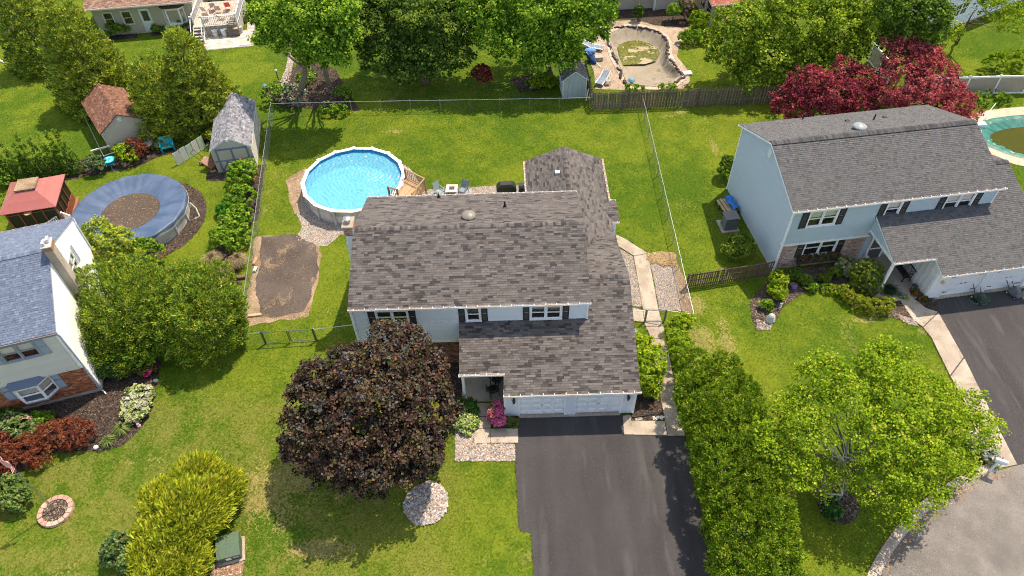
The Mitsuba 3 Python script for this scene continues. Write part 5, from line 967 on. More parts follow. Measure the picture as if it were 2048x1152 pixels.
ST = thing('pool_steps', 'white slatted pool steps between gazebo and covered pool', 'steps')
pa, pb = np.array([(-38.24, 15.97)][0]), np.array([(-37.76, 16.93)][0]); railing(ST, pa, pb, .35, .95, (.74, .74, .74), 8, .05); dd = np.array([(pb - pa)[1], -(pb - pa)[0]]) / np.linalg.norm(pb - pa); railing(ST, pb, pb + dd * .8, .35, .95, (.74, .74, .74), 5, .05)
part(ST, 'tread', MB(col=(.6, .58, .55)).prism(sg.Polygon([pa, pb, pb + dd * .8, pa + dd * .8]), .3, .36, bottom=True), 'matte')

# ================================================================ the raised deck of the far beige house
E_ = thing('raised_deck', 'raised grey deck with white railings behind the beige house', 'deck'); DZ = 1.05
d0, d1 = np.array((-36.1, 43.65)), np.array((-31.85, 44.1)); dg = math.degrees(math.atan2(*(d1 - d0)[::-1])); EF = frame(*d0, dg); WL = float(np.linalg.norm(d1 - d0))
for i in range(int(WL / .145)): part(E_, 'plank', MB(EF, np.array((.47, .39, .33)) * (.88 + .24 * YR.random())).box(i * .145, 0, DZ - .04, i * .145 + .138, 5.2, DZ), 'matte')
part(E_, 'skirt', MB(EF, (.33, .30, .27)).box(0, .0, 0, WL, .04, DZ - .05).box(WL - .04, .04, 0, WL, 5.2, DZ - .05).box(0, .04, 0, .04, 5.2, DZ - .05), 'matte')
def erail(a, b, n): railing(E_, (EF[0] @ np.array([*a, 0]) + EF[1])[:2], (EF[0] @ np.array([*b, 0]) + EF[1])[:2], DZ, .95, (.66, .67, .67), n, .05, top=.12)
erail((1.05, .05), (WL - .05, .05), 18); erail((WL - .05, .05), (WL - .05, 5), 24); erail((.05, .6), (.05, 5), 20)
for x, y in ((.05, .05), (1.05, .05), (WL - .05, .05), (2.6, .05), (WL - .05, 2.2)): part(E_, 'post_cap', MB(EF, WHITE).box(x - .09, y - .09, DZ + .97, x + .09, y + .09, DZ + 1.08), 'satin')
for i in range(5): part(E_, 'step', MB(EF, (.45, .40, .35)).box(.1, -.28 * (i + 1), DZ - .2 * (i + 1), 1.0, -.28 * i, DZ - .2 * (i + 1) + .04), 'matte')
for x in (.05, 1.05): part(E_, 'handrail', MB(EF, (.66, .67, .67)).beam((x, 0, DZ + .9), (x, -1.35, .95), .07, .07).box(x - .05, -1.4, 0, x + .05, -1.3, 1.0).beam((x, 0, DZ - .1), (x, -1.35, .05), .05, .2), 'satin')

# ================================================================ trees, hedges, shrubs, flowers, grass
PR = np.random.default_rng(51)
LEAF_TONE = 1.6   # the palettes below are the darker, single-leaf values
def unit(v): return v / (np.linalg.norm(v, axis=-1, keepdims=True) + 1e-12)
def foliage(lobes, n, size, pal, w, rng, clump=.42, per=34, mode='leaf', inner=.62, low=-.45, jit=.3, core=.18, lobed=.22, tone=None):
    """leaves gathered in clumps over the outside of the crown's lobes (x, y, z, r, rz), some deeper in"""
    L = np.asarray(lobes, float); c0, R = L[:, :3], np.column_stack([L[:, 3], L[:, 3], L[:, 4]]); area = R[:, 0] * (R[:, 0] + 2 * R[:, 2]); nc = max(6, int(n / per)); C, N_ = [], []
    got = tries = 0
    while got < nc and tries < 80:
        tries += 1; i = rng.choice(len(L), max(nc, 40), p=area / area.sum()); d = unit(rng.standard_normal((nc, 3))); d = d[d[:, 2] > low]; i = i[:len(d)]
        bump = 1 + lobed * 2 * (meshkit.noise(d * 2.3 + i[:, None] * 7.3, 3) - .5); deep = rng.random(len(d)) < core; rad = bump * np.where(deep, .35 + .5 * rng.random(len(d)), .86 + .14 * rng.random(len(d)))
        q = c0[i] + d * R[i] * rad[:, None]; ins = np.zeros(len(q), bool)
        for k in range(len(L)): ins |= (i != k) & ((((q - c0[k]) / R[k]) ** 2).sum(1) < inner ** 2)
        ok = ~ins & (q[:, 2] > .04); C.append(q[ok]); N_.append(unit(d / R[i])[ok]); got += ok.sum()
    C, N_ = np.vstack(C)[:nc], np.vstack(N_)[:nc]; m = per; cs = clump * (.65 + .7 * rng.random((len(C), 1, 1)))
    off = unit(rng.standard_normal((len(C), m, 3)) + .75 * N_[:, None]) * (rng.random((len(C), m, 1)) ** .5) * cs * [1, 1, .8]; P = (C[:, None] + off).reshape(-1, 3)
    out = unit(.55 * np.repeat(N_, m, 0) + .8 * unit(off).reshape(-1, 3)); k = len(P); r3 = unit(rng.standard_normal((k, 3)))
    if mode == 'leaf': nn = unit(.5 * out + [0, 0, .6] + .7 * r3); t = unit(np.cross(nn, unit(rng.standard_normal((k, 3)))))
    elif mode == 'spray': t = unit(.8 * out + [0, 0, .55] + .55 * r3); nn = np.cross(t, unit(np.cross(out + [.1, .1, .9], t) + .7 * rng.standard_normal((k, 3)))); nn = unit(nn); nn *= np.where((nn * (out + [0, 0, .4])).sum(1, keepdims=True) < 0, -1, 1)
    else: t = unit(.9 * out + [0, 0, .1] + .5 * r3 + np.array([.25, .45, .25])); nn = unit(np.cross(t, unit(rng.standard_normal((k, 3))))); nn *= np.where(nn[:, 2:] < 0, -1, 1)
    b = np.cross(nn, t); s = size * (.6 + .8 * rng.random((k, 1))); wd = s * (.42 if mode == 'leaf' else .26 if mode == 'spray' else .20); ln = s * (.5 if mode == 'leaf' else .7 if mode == 'spray' else .85); fold = nn * wd * .35
    P[:, 2] = np.maximum(P[:, 2], .03)
    V = np.stack([P - t * ln, P - b * wd + fold, P + t * ln, P + b * wd + fold], 1).reshape(-1, 3); i4 = np.arange(k) * 4
    F_ = np.vstack([np.stack([i4, i4 + 3, i4 + 2], 1), np.stack([i4, i4 + 2, i4 + 1], 1)])
    ck = rng.choice(len(pal), len(C), p=np.asarray(w, float) / sum(w)); lk = rng.choice(len(pal), k, p=np.asarray(w, float) / sum(w)); use = np.where(rng.random(k) < .45, np.repeat(ck, m), lk)
    col = np.minimum(np.asarray(pal, float)[use] * (LEAF_TONE if tone is None else tone), .52 if tone is None else .8) * (1 - jit + 2 * jit * rng.random((k, 1)))
    return V, F_, np.repeat(col, 4, 0)
def limbs(base, lobes, r, rng, col=(.12, .095, .075), lean=None, frac=.8):
    base = np.array([*base, -.1]); L = np.asarray(lobes, float); m = MB(col=col); top = L[:, :3].mean(0); fork = base + (np.array([*(lean if lean is not None else base[:2] + (top[:2] - base[:2]) * .35), top[2] * .45]) - base)
    t = np.linspace(0, 1, 6)[:, None]; wob = rng.standard_normal((6, 3)) * r * .35; wob[0] = 0
    m.tube(base + (fork - base) * t + wob * [1, 1, 0], np.r_[1.45, 1.1, 1, .95, .9, .82] * r, 9)
    for l in L:
        t = np.linspace(0, 1, 6)[:, None]; e = l[:3] - np.array([0, 0, l[4] * .2]); p = fork + (e - fork) * t * frac + rng.standard_normal((6, 3)) * .12 * t + np.array([0, 0, 1]) * (t * (1 - t)) * -.25
        p[0] = fork; m.tube(p, np.linspace(.62, .14, 6) * r, 6)
        for _ in range(3):
            s = p[rng.integers(2, 6)]; q = s + unit(rng.standard_normal(3) + [0, 0, .5]) * l[3] * .7; m.tube([s, (s + q) / 2 + rng.standard_normal(3) * .06, q], [r * .2, r * .13, r * .05], 5, cap=False)
    return m
def tree(name, label, base, lobes, n, size, pal, w, r=.16, mode='leaf', group=None, cat='tree', bark=(.13, .105, .085), lean=None, **kw):
    k = thing(name, label, cat, group); part(k, 'trunk', limbs(base, lobes, r, PR, bark, lean)); part(k, 'crown', foliage(lobes, n, size, pal, w, PR, mode=mode, **kw), 'leaf', kind='stuff'); return k
def cone(base, h, R, n=7, p=.75, z0=.25):
    t = np.linspace(0, 1, n); return [(base[0], base[1], z0 + (h - z0) * q * .95, max(.12, R * (1 - q) ** p), max(.3, h / n * .9)) for q in t]
def plant(name, label, lobes, n, size, pal, w, mode='leaf', cat='shrub', group=None, bloom=None, **kw):
    k = thing(name, label, cat, group); kw = {'clump': .16, 'per': 22, 'low': -.2, **kw}; part(k, 'leaves', foliage(lobes, n, size, pal, w, PR, mode=mode, **kw), 'leaf', kind='stuff')
    b = np.asarray(lobes, float)[0]; part(k, 'stem', MB(col=(.09, .07, .05)).tube([(b[0], b[1], -.03), (b[0], b[1], b[2])], [.05, .02], 6))
    if bloom: part(k, 'blossoms', foliage(lobes, bloom[0], bloom[1], bloom[2], [1] * len(bloom[2]), PR, clump=.10, per=bloom[3] if len(bloom) > 3 else 8, low=-.1, core=0, tone=1.0), 'leaf', kind='stuff')
    return k
CRIM = ((0.018, 0.014, 0.013), (0.043, 0.024, 0.021), (0.076, 0.047, 0.036), (0.053, 0.055, 0.022), (0.120, 0.078, 0.036), (0.076, 0.082, 0.078))
DEEP = ((0.031, 0.065, 0.009), (0.055, 0.106, 0.013), (0.094, 0.156, 0.020), (0.149, 0.206, 0.031)); MID = ((0.046, 0.100, 0.010), (0.099, 0.185, 0.014), (0.162, 0.264, 0.024), (0.243, 0.343, 0.043))
CED = ((0.072, 0.112, 0.020), (0.148, 0.208, 0.027), (0.259, 0.313, 0.033), (0.415, 0.437, 0.045)); LIME = ((0.072, 0.132, 0.007), (0.127, 0.207, 0.010), (0.193, 0.259, 0.017), (0.259, 0.287, 0.033))
ARB = ((0.036, 0.085, 0.014), (0.075, 0.146, 0.022), (0.141, 0.223, 0.029), (0.215, 0.284, 0.036)); JRED = ((0.092, 0.018, 0.030), (0.192, 0.034, 0.045), (0.292, 0.060, 0.064), (0.383, 0.117, 0.103)); GOLD = ((.17, .21, .012), (.27, .31, .02), (.36, .36, .03), (.09, .13, .015))
BOX = ((0.034, 0.063, 0.009), (0.081, 0.132, 0.014), (0.144, 0.196, 0.023), (0.218, 0.253, 0.034)); PALE = ((.11, .16, .05), (.30, .36, .13), (.48, .50, .26), (.06, .10, .03)); RUST = ((0.100, 0.030, 0.018), (0.160, 0.050, 0.025), (0.070, 0.020, 0.016), (0.200, 0.090, 0.040))
PINK = ((.70, .12, .34), (.80, .27, .47), (.58, .06, .24))
# --- front lawn
tree('maple_tree', 'large dark crimson maple standing in front of the white house', (-13.34, -3.49), [(-12.11, 0.41, 5.7, 1.35, 1.08), (-14.17, -0.38, 5.2, 1.44, 1.16), (-10.99, -0.3, 4.8, 1.21, 0.97), (-15.82, -1.35, 4.6, 1.63, 1.31), (-12.93, -2.25, 5.8, 2.13, 1.6), (-10.82, -2.1, 4.6, 1.51, 1.29), (-16.11, -3.06, 3.7, 1.51, 1.29), (-13.65, -3.94, 4.6, 2, 1.6), (-11.51, -3.67, 4, 1.68, 1.43), (-15.07, -3.98, 3.1, 1.41, 1.2), (-12.88, -4.25, 3.3, 1.54, 1.23), (-10.97, -3.79, 3, 1.07, 0.97), (-16.95, -3.16, 3.2, 0.84, 0.75), (-10.6, -0.74, 4.4, 0.75, 0.68), (-12.78, 1.23, 5.9, 0.66, 0.59)],
     68000, .14, CRIM, (3, 4, 3.4, 2.4, 1.8, 2.2), r=.2, clump=.32, per=30, inner=.74, lobed=.42, jit=.5)
tree('shade_tree', 'sparse bright yellow green tree beside the grey turning circle', (9.68, -5.63), [(8.49, -1.87, 5.6, 1.01, 0.91), (11.18, -2.1, 6.2, 1.23, 1.1), (9.25, -3.31, 5.8, 1.44, 1.01), (11.57, -3.53, 5.6, 1.49, 1.11), (13.64, -3.35, 5, 1.23, 0.98), (15.19, -3.87, 4.2, 1.05, 0.84), (6.91, -3.7, 4.6, 1.09, 0.87), (5.82, -4.46, 3.9, 0.85, 0.68), (7.33, -4.41, 5, 1.02, 0.71), (10.09, -5, 5.4, 1.22, 0.86), (11.99, -5.19, 4.6, 1.42, 1), (13.96, -5.27, 3.7, 1.08, 0.75), (6.7, -5.37, 3.6, 1.08, 0.75), (10.52, -6.3, 3.7, 1.33, 0.93), (12.55, -6.44, 3.1, 0.97, 0.68), (11.03, -7.18, 2.7, 0.78, 0.55), (8.54, -1.05, 5.9, 0.41, 0.49), (11.46, -0.95, 6.5, 0.43, 0.52), (13.21, -1.97, 5.3, 0.43, 0.52), (16.85, -3.44, 3.4, 0.54, 0.43), (11.53, -7.57, 2.2, 0.42, 0.33), (8.53, -5.65, 3.3, 0.56, 0.45), (8.15, -6.05, 2.6, 0.42, 0.34), (9.3, -5.98, 2.9, 0.47, 0.38), (7.78, -1.4, 5.8, 0.29, 0.38), (9.32, -2.04, 6.2, 0.38, 0.49), (10.59, -1.26, 6.4, 0.31, 0.43), (12.29, -1.19, 6.1, 0.34, 0.47), (13.9, -2.07, 5.4, 0.38, 0.5), (14.71, -2.54, 5, 0.34, 0.44), (16.03, -2.62, 4.4, 0.36, 0.44), (5.43, -3.66, 4.4, 0.38, 0.38), (6.35, -2.97, 4.8, 0.38, 0.42), (16.49, -4.14, 3.2, 0.34, 0.3), (7.31, -2.56, 5.2, 0.43, 0.47)],
     40000, .115, LIME, (2, 4, 3, 1.4), r=.10, clump=.34, per=20, core=.3, inner=.5, lobed=.52, bark=(.20, .18, .16))
k = thing('dead_branch', 'bare pale twigs showing through the bright green tree', 'branch'); m = MB(col=(.42, .39, .37))
for (px_, n_) in (((8.93, -5.12, 4.2, 0.93, 0.93), 9), ((8.13, -5.87, 3, 0.7, 0.7), 7), ((9.71, -3.19, 5.6, 0.47, 0.47), 5)):
    o = np.array(px_[:3]); b0 = o - [.1, .2, .9]; m.tube([np.array([*(9.68, -5.63), .9]), b0, o], [.05, .035, .02], 6)
    for _ in range(n_):
        s = b0 + (o - b0) * PR.random(); e = s + unit(PR.standard_normal(3) + [0, -.2, .5]) * (.5 + .6 * PR.random()); m.tube([s, (s + e) / 2 + .05 * PR.standard_normal(3), e], [.022, .016, .008], 5)
        for _ in range(2): f_ = s + (e - s) * (.4 + .5 * PR.random()); m.tube([f_, f_ + unit(PR.standard_normal(3)) * .35], [.012, .006], 4)
emit(k, m, 'matte')
H1 = [(3.67, 1.82, 1.9, 0.92, 0.92), (4.71, 0.55, 2.5, 1.18, 1.18), (3.3, -0.23, 2.3, 1.12, 1.23), (5.04, -1.1, 2.9, 1.33, 1.33), (3.59, -2.03, 2.7, 1.4, 1.4), (5.11, -2.65, 3, 1.2, 1.2), (3.6, -0.59, 1.4, 1.13, 1.13)]
H2 = [(3.68, -4.05, 2.6, 1.4, 1.4), (4.92, -4.59, 3, 1.28, 1.28), (3.59, -5.51, 2.6, 1.45, 1.45), (5, -6.15, 3, 1.07, 1.07), (3.78, -4.08, 1.4, 1.25, 1.25)]
H3 = [(3.86, -7.32, 2.7, 1.39, 1.39), (5.05, -7.73, 3, 1.12, 1.12), (3.77, -8.6, 2.7, 1.48, 1.48), (4.97, -8.95, 2.9, 1.1, 1.1), (3.67, -10, 2.6, 1.52, 1.52), (3.72, -7.5, 1.5, 1.3, 1.3), (3.71, -9.1, 1.4, 1.38, 1.38), (4.98, -10.18, 2.4, 1, 1)]
for l_, lab, n_ in ((H1, 'clipped evergreen hedge section nearest the side gate', 24000), (H2, 'evergreen hedge section halfway along the driveway', 19000), (H3, 'evergreen hedge section at the street end of the driveway', 26000)):
    k = thing('hedge', lab, 'hedge', 'evergreen hedge along the driveway'); part(k, 'trunk', limbs((l_[0][0], l_[0][1]), l_[:5], .07, PR)); part(k, 'foliage', foliage(l_, int(n_ * 1.35), .12, ((.048, .095, .008), (.105, .185, .012), (.175, .25, .018), (.26, .295, .035)), (2.4, 4, 3.4, 1.8), PR, clump=.19, per=26, mode='spray', low=-.8, lobed=.16, inner=.8), 'leaf', kind='stuff')
plant('shrub', 'bright green leafy shrub beside the side gate', [(3.79, 5.51, 0.8, 0.6, 0.6), (3.31, 5.5, 0.6, 0.42, 0.42), (4.22, 5.8, 0.9, 0.36, 0.36)], 2600, .13, LIME, (2, 3, 3, 1))
plant('shrub', 'rounded yellow green shrub at the top of the driveway hedge', [(3.16, 4.16, 1, 0.76, 0.68), (3.36, 3.41, 1.1, 0.75, 0.68)], 3200, .09, LIME, (2, 4, 3, 1))
plant('shrub', 'tall bright green clipped bush against the garage wall', [(1.16, 3.04, 1.7, 0.77, 0.77), (1.31, 2.13, 1.6, 0.87, 0.87), (1.06, 1.53, 1.3, 0.86, 0.86), (0.92, 3.66, 1.6, 0.4, 0.4), (1.28, 1.36, 0.9, 0.76, 0.76)], 9000, .11, ((.075, .14, .008), (.14, .22, .01), (.22, .29, .018), (.30, .34, .035)), (2, 4, 3, 1.2), clump=.18, low=-.7)
plant('juniper', 'large golden yellow spreading juniper beside the utility box', [(-22.5, -3.81, 1.2, 1.12, 0.89), (-23.72, -4.94, 1.1, 1.14, 0.91), (-21.21, -4.54, 1.1, 1.05, 0.84), (-22.12, -5.7, 1.5, 1.6, 1.12), (-23.72, -6.52, 0.9, 1.02, 0.81), (-21.87, -5.74, 1, 1.03, 0.82), (-22.51, -6.77, 1.1, 1.39, 0.97), (-23.7, -7.7, 0.8, 0.95, 0.76), (-21.98, -8.03, 0.9, 1.03, 0.83), (-22.89, -8.43, 0.8, 1.17, 0.93)], 42000, .17, GOLD, (2.4, 4, 3.4, 1.6), mode='plume', clump=.34, per=18, cat='juniper', core=.22)
plant('shrub', 'blue green rose shrub left of the golden juniper', [(-25.39, -7.29, 0.8, 0.81, 0.73), (-24.67, -7.75, 0.7, 0.66, 0.6), (-25.79, -7.52, 0.5, 0.48, 0.43)], 4200, .13, ((.03, .06, .02), (.07, .115, .035), (.13, .18, .06)), (2, 3, 2), bloom=(20, .1, ((.55, .12, .12),), 4))
plant('shrub', 'rose shrub with red blooms at the left edge of the front lawn', [(-32.28, -4.07, 0.7, 0.87, 0.78), (-31.58, -4.45, 0.6, 0.56, 0.5), (-32.86, -4.46, 0.7, 0.76, 0.68)], 4600, .13, ((.03, .06, .015), (.08, .13, .03), (.15, .2, .06)), (2, 3, 2), bloom=(40, .1, ((.60, .16, .12),), 4))
# --- pair of evergreens by the beige house
EV = ((0.058, 0.093, 0.019), (0.119, 0.191, 0.022), (0.212, 0.292, 0.029), (0.327, 0.399, 0.041))
tree('evergreen_tree', 'broad evergreen against the chimney wall of the beige house', (-29.72, 5.48), [(-30.14, 7.19, 3.9, 1.4, 1.26), (-28.55, 7.4, 3.9, 1.58, 1.42), (-30.66, 5.95, 3, 1.28, 1.28), (-28.66, 5.75, 3.8, 1.88, 1.69), (-27.33, 6.22, 3.2, 1.28, 1.15), (-29.83, 5.07, 2.2, 1.51, 1.51), (-28.05, 5.22, 2.4, 1.68, 1.68), (-29.33, 4.76, 1.4, 1.61, 1.61)], 40000, .125, EV, (2.6, 4, 3.6, 1.6), r=.13, mode='spray', clump=.3, per=26, low=-.8)
tree('evergreen_tree', 'broad evergreen next to the left wire fence corner', (-24.61, 5.67), [(-25.48, 7.1, 3.8, 1.34, 1.21), (-24.15, 7.31, 3.6, 1.35, 1.22), (-25.95, 5.98, 3.2, 1.33, 1.33), (-23.97, 5.55, 3.6, 1.83, 1.64), (-23.21, 6.3, 2.7, 1.17, 1.17), (-25.55, 5.07, 2, 1.46, 1.46), (-23.77, 5.22, 2.2, 1.57, 1.57), (-23.1, 5.76, 1.5, 0.89, 0.89)], 40000, .125, EV, (2.6, 4, 3.6, 1.6), r=.13, mode='spray', clump=.3, per=26, low=-.8)
plant('shrub', 'light green leafy shrub in front of the evergreen pair', [(-28.53, 4.48, 1, 1.17, 0.94), (-27.76, 4.71, 0.9, 0.83, 0.74), (-29.28, 4.29, 0.8, 0.76, 0.69)], 5000, .15, MID, (2, 3, 3, 1), clump=.2)
plant('shrub', 'rounded blue green shrub at the corner of the beige house', [(-30.02, 3.78, 0.9, 0.7, 0.7), (-30.36, 3.4, 0.6, 0.47, 0.47), (-29.58, 3.48, 0.6, 0.41, 0.41)], 3600, .12, ((.025, .06, .018), (.06, .115, .03), (.11, .18, .05)), (2, 3, 2))
plant('azalea', 'small magenta azalea under the light green shrub', [(-27.79, 3.56, 0.4, 0.38, 0.3), (-27.57, 3.73, 0.35, 0.26, 0.21)], 700, .09, DEEP, (2, 2, 1, 1), bloom=(700, .08, ((.42, .03, .13), (.5, .06, .18)), 10))
tree('ornamental_tree', 'olive green small tree at the back corner of the beige house', (-32.66, 12.1), [(-32.69, 12.45, 3.2, 0.83, 0.83), (-32, 11.83, 2.8, 0.96, 0.96), (-31.19, 12, 2.6, 0.83, 0.83), (-32.4, 11.51, 2, 1.09, 1.09), (-31.25, 11.67, 1.8, 0.91, 0.91), (-32.59, 12.97, 3.5, 0.39, 0.46), (-31.26, 12.51, 3, 0.42, 0.5)], 8000, .14, CED, (2, 4, 3, 2), r=.07, clump=.25, per=22)
plant('rose_bush', 'rose bush with scattered red blooms beside the covered pool', [(-30.61, 12.94, 1.2, 0.87, 0.78), (-30.23, 12.56, 1, 0.86, 0.78), (-31.23, 12.69, 1.1, 0.73, 0.66)], 4200, .13, MID, (3, 3, 1.5, .5), bloom=(70, .12, ((.62, .08, .05), (.7, .2, .12)), 4))
# --- left flower bed
for lo_, lab, n_ in (([(-30.49, -0.67, 0.6, 0.92, 0.83), (-31.4, -0.77, 0.6, 0.87, 0.78), (-29.85, -0.7, 0.5, 0.65, 0.59)], 'rust red barberry shrub nearest the pale hostas', 6500), ([(-32.46, -1.43, 0.6, 0.75, 0.67), (-31.74, -2, 0.5, 0.58, 0.53), (-33.05, -0.71, 0.6, 0.54, 0.49)], 'rust red barberry shrub between the rhododendron and the flag', 4500), ([(-33.73, -1.3, 0.7, 0.75, 0.67), (-33.87, -2.04, 0.7, 0.85, 0.76), (-33.09, -2.24, 0.5, 0.58, 0.52)], 'rust red barberry shrub at the left edge behind the flag', 4500)):
    plant('barberry', lab, lo_, n_, .085, RUST, (3, 3, 2, 1), group='rust red barberry shrubs')
plant('rhododendron', 'rhododendron with pale pink blooms under the bay window', [(-33.22, -0.39, 0.8, 0.71, 0.64), (-34.06, 0.01, 0.7, 0.6, 0.54), (-32.75, -0.6, 0.6, 0.43, 0.39)], 3600, .14, ((.04, .07, .02), (.09, .13, .04), (.16, .21, .08)), (2, 3, 2), bloom=(160, .12, ((.6, .36, .36), (.5, .2, .25)), 6))
plant('shrub', 'dark green shrub in the shade under the bay window', [(-34.39, 0.63, 0.4, 0.5, 0.4), (-35.1, 0.55, 0.4, 0.5, 0.4)], 1600, .12, DEEP, (3, 2, 1, .3)); plant('shrub', 'low green shrub with pink dots right of the bay window', [(-32.79, 0.35, 0.4, 0.5, 0.4), (-32.46, 0.49, 0.35, 0.39, 0.31)], 1600, .12, MID, (3, 2, 1, .4), bloom=(24, .09, ((.6, .08, .28),), 4))
for q, lab in ((((-27.77, 1.78, 0.3, 0.71, 0.57), (-28.06, 1.49, 0.25, 0.4, 0.32)), 'pale variegated hosta, upper of the two in the left bed'), (((-27.55, 0.88, 0.3, 0.67, 0.54),), 'pale variegated hosta, lower of the two in the left bed')): plant('hosta', lab, list(q), 1500, .2, PALE, (2, 4, 3, 1), cat='hosta', clump=.2)
def blades(c, n, h, spread, pal, w, rng, droop=.5, wid=.02):
    a = rng.random(n) * 2 * np.pi; sp = spread * (.35 + .65 * rng.random(n)); hh = h * (.6 + .6 * rng.random(n)); d = np.stack([np.cos(a), np.sin(a), 0 * a], 1); side = np.stack([-np.sin(a), np.cos(a), 0 * a], 1) * wid; o = np.array(c) + d * .08 * spread * rng.random((n, 1)); up = np.array([0, 0, 1.])
    p1 = o + d * sp[:, None] * .4 + up * hh[:, None] * .8; p2 = o + d * sp[:, None] + up * hh[:, None] * (1 - droop)
    V = np.stack([o - side, o + side, p1 + side * .8, p1 - side * .8, p2], 1); i = np.arange(n)[:, None] * 5
    return V.reshape(-1, 3), (i[:, :, None] + np.array([[0, 1, 2], [0, 2, 3], [3, 2, 4]])[None]).reshape(-1, 3), np.repeat(hue(rng, pal, w, n, .25), 5, 0)
for q, lab, h, sp, n_ in (((-28.02, -0.21, 0.1, 0.28, 0.28), 'clump of strappy daylily leaves, right of the pair in the left bed', .5, .62, 260), ((-28.5, -0.94, 0.1, 0.27, 0.27), 'clump of strappy daylily leaves, lower left of the pair', .45, .55, 220)): single('daylily', blades((q[0], q[1], .02), n_, h, sp, ((.08, .14, .03), (.18, .26, .07), (.34, .38, .14)), (2, 3, 2), PR), 'leaf', lab, 'daylily', 'daylily clumps in the left bed')
for q, h, sp, n_, lab in (((-26.27, 12.53, 0.1, 0.34, 0.34), .9, .95, 500, 'dry straw coloured grass clump, nearest the evergreens'), ((-25.12, 11.93, 0.1, 0.33, 0.33), .8, .8, 480, 'dry straw coloured grass clump, middle of the three'), ((-24.48, 12.37, 0.1, 0.34, 0.34), .95, .85, 520, 'dry straw coloured grass clump against the left wire fence')): single('ornamental_grass', blades((q[0], q[1], .02), n_, h, sp, ((.36, .28, .17), (.48, .39, .25), (.20, .17, .08)), (3, 2, 1.4), PR, .35, .014), 'leaf', lab, 'ornamental grass', 'dry ornamental grass clumps')
# --- along the left fence
for lo_, lab, pal, w, n_, bl in (([(-25.85, 20.5, 1.3, 0.99, 0.99), (-25.86, 21.51, 1.2, 0.67, 0.67), (-26.19, 19.86, 0.9, 0.88, 0.88)], 'tall rose bush with orange blooms in front of the grey shed', MID, (3, 3, 2, 1), 5200, (60, .13, ((.70, .14, .04), (.7, .25, .08)), 4)), ([(-25.38, 18.41, 0.9, 0.86, 0.86), (-26.02, 18.12, 0.7, 0.79, 0.79)], 'leafy green shrub second along the left wire fence', MID, (3, 3, 1.5, .6), 3200, None), ([(-26.62, 17.62, 0.45, 0.65, 0.58)], 'low lush bright green plant beside the fence shrubs', ((.03, .12, .012), (.06, .19, .02)), (1, 1), 1500, None),
        ([(-25.32, 16.53, 0.8, 0.84, 0.84), (-25.64, 15.51, 0.8, 0.9, 0.9)], 'leafy green shrub third along the left wire fence', MID, (3, 3, 2, 1), 3600, None), ([(-26, 14.47, 0.7, 0.89, 0.8), (-24.78, 14.67, 0.7, 0.76, 0.76), (-25.24, 14.05, 0.6, 0.75, 0.68)], 'leafy green shrub next to the dry grass clumps', MID, (3, 3, 2, 1.4), 3600, None)): plant('shrub', lab, lo_, n_, .13, pal, w, bloom=bl)
# --- back left
tree('cypress_tree', 'tall conical cypress beside the brown roofed shed', (-41.19, 32.94), cone((-41.19, 32.94), 9.8, 3.5, 9, .5), 40000, .18, CED, (2.6, 4, 3.4, 2), r=.18, mode='spray', clump=.36, per=26, low=-.75)
tree('cypress_tree', 'dark conical cypress in the far left corner', (-48.73, 39.35), cone((-48.73, 39.35), 8.6, 3.0, 8, .5), 20000, .18, CED, (4, 4, 2, 1), r=.16, mode='spray', clump=.36, per=26, low=-.75)
tree('cypress_tree', 'broad twin topped cypress between the two left sheds', (-31.3, 28.11), cone((-30.69, 28.92), 9.0, 3.1, 9, .62) + cone((-33.59, 28.5), 7.0, 3.0, 7, .45) + cone((-30.15, 29.25), 6.0, 2.4, 5, .5), 48000, .18, CED, (2.6, 4, 3.4, 2.2), r=.18, mode='spray', clump=.36, per=26, low=-.75)
AP = [[(-44.12, 22.36), (-43.21, 22.2), (-42.72, 22.48), (-42.19, 22.7), (-41.47, 22.73), (-40.78, 22.82), (-40.15, 22.97), (-39.51, 23.13), (-44.49, 21.66)]]; AP = AP[0]
for i, q in enumerate(AP):
    h = (2.5, 2.9, 2.6, 3.3, 2.9, 3.2, 3.3, 3.4, 2.4)[i]; k = thing('arborvitae', 'small pointed arborvitae behind the gazebo, ' + ('second', 'third', 'fourth', 'fifth', 'sixth', 'seventh', 'eighth', 'ninth', 'first')[i] + ' in the row from the left', 'arborvitae', 'row of small pointed arborvitae behind the gazebo'); part(k, 'trunk', MB(col=(.1, .08, .06)).tube([(*q, -.05), (*q, h * .5)], [.06, .03], 6)); part(k, 'foliage', foliage(cone(q, h * 1.12, .52, 7, .85, .15), 3600, .09, ARB, (3, 4, 3, 1.2), PR, clump=.13, per=22, mode='spray', low=-.7), 'leaf', kind='stuff')
plant('shrub', 'bluish open shrub at the right end of the arborvitae row', [(-38, 23.08, 0.9, 0.61, 0.61), (-37.58, 23.01, 0.6, 0.5, 0.5)], 1600, .13, ((.04, .075, .03), (.1, .15, .06)), (1, 1)); plant('shrub', 'yellow green shrub beside the turquoise table', [(-35.98, 24.18, 0.8, 0.7, 0.63), (-36.64, 24.85, 0.7, 0.51, 0.46), (-35.55, 23.92, 0.5, 0.54, 0.49)], 2600, .12, LIME, (3, 3, 2, 1)); plant('barberry', 'brown red barberry in front of the brown roofed shed', [(-35.48, 25.04, 1, 0.59, 0.59), (-35.09, 24.65, 0.7, 0.55, 0.55)], 2200, .09, RUST, (3, 3, 2, 1))
plant('shrub', 'green shrub at the lower left corner behind the gazebo', [(-44.13, 21.26, 0.8, 0.67, 0.67), (-43.6, 19.18, 0.7, 0.58, 0.58)], 1600, .12, MID, (3, 2, 1, 1))
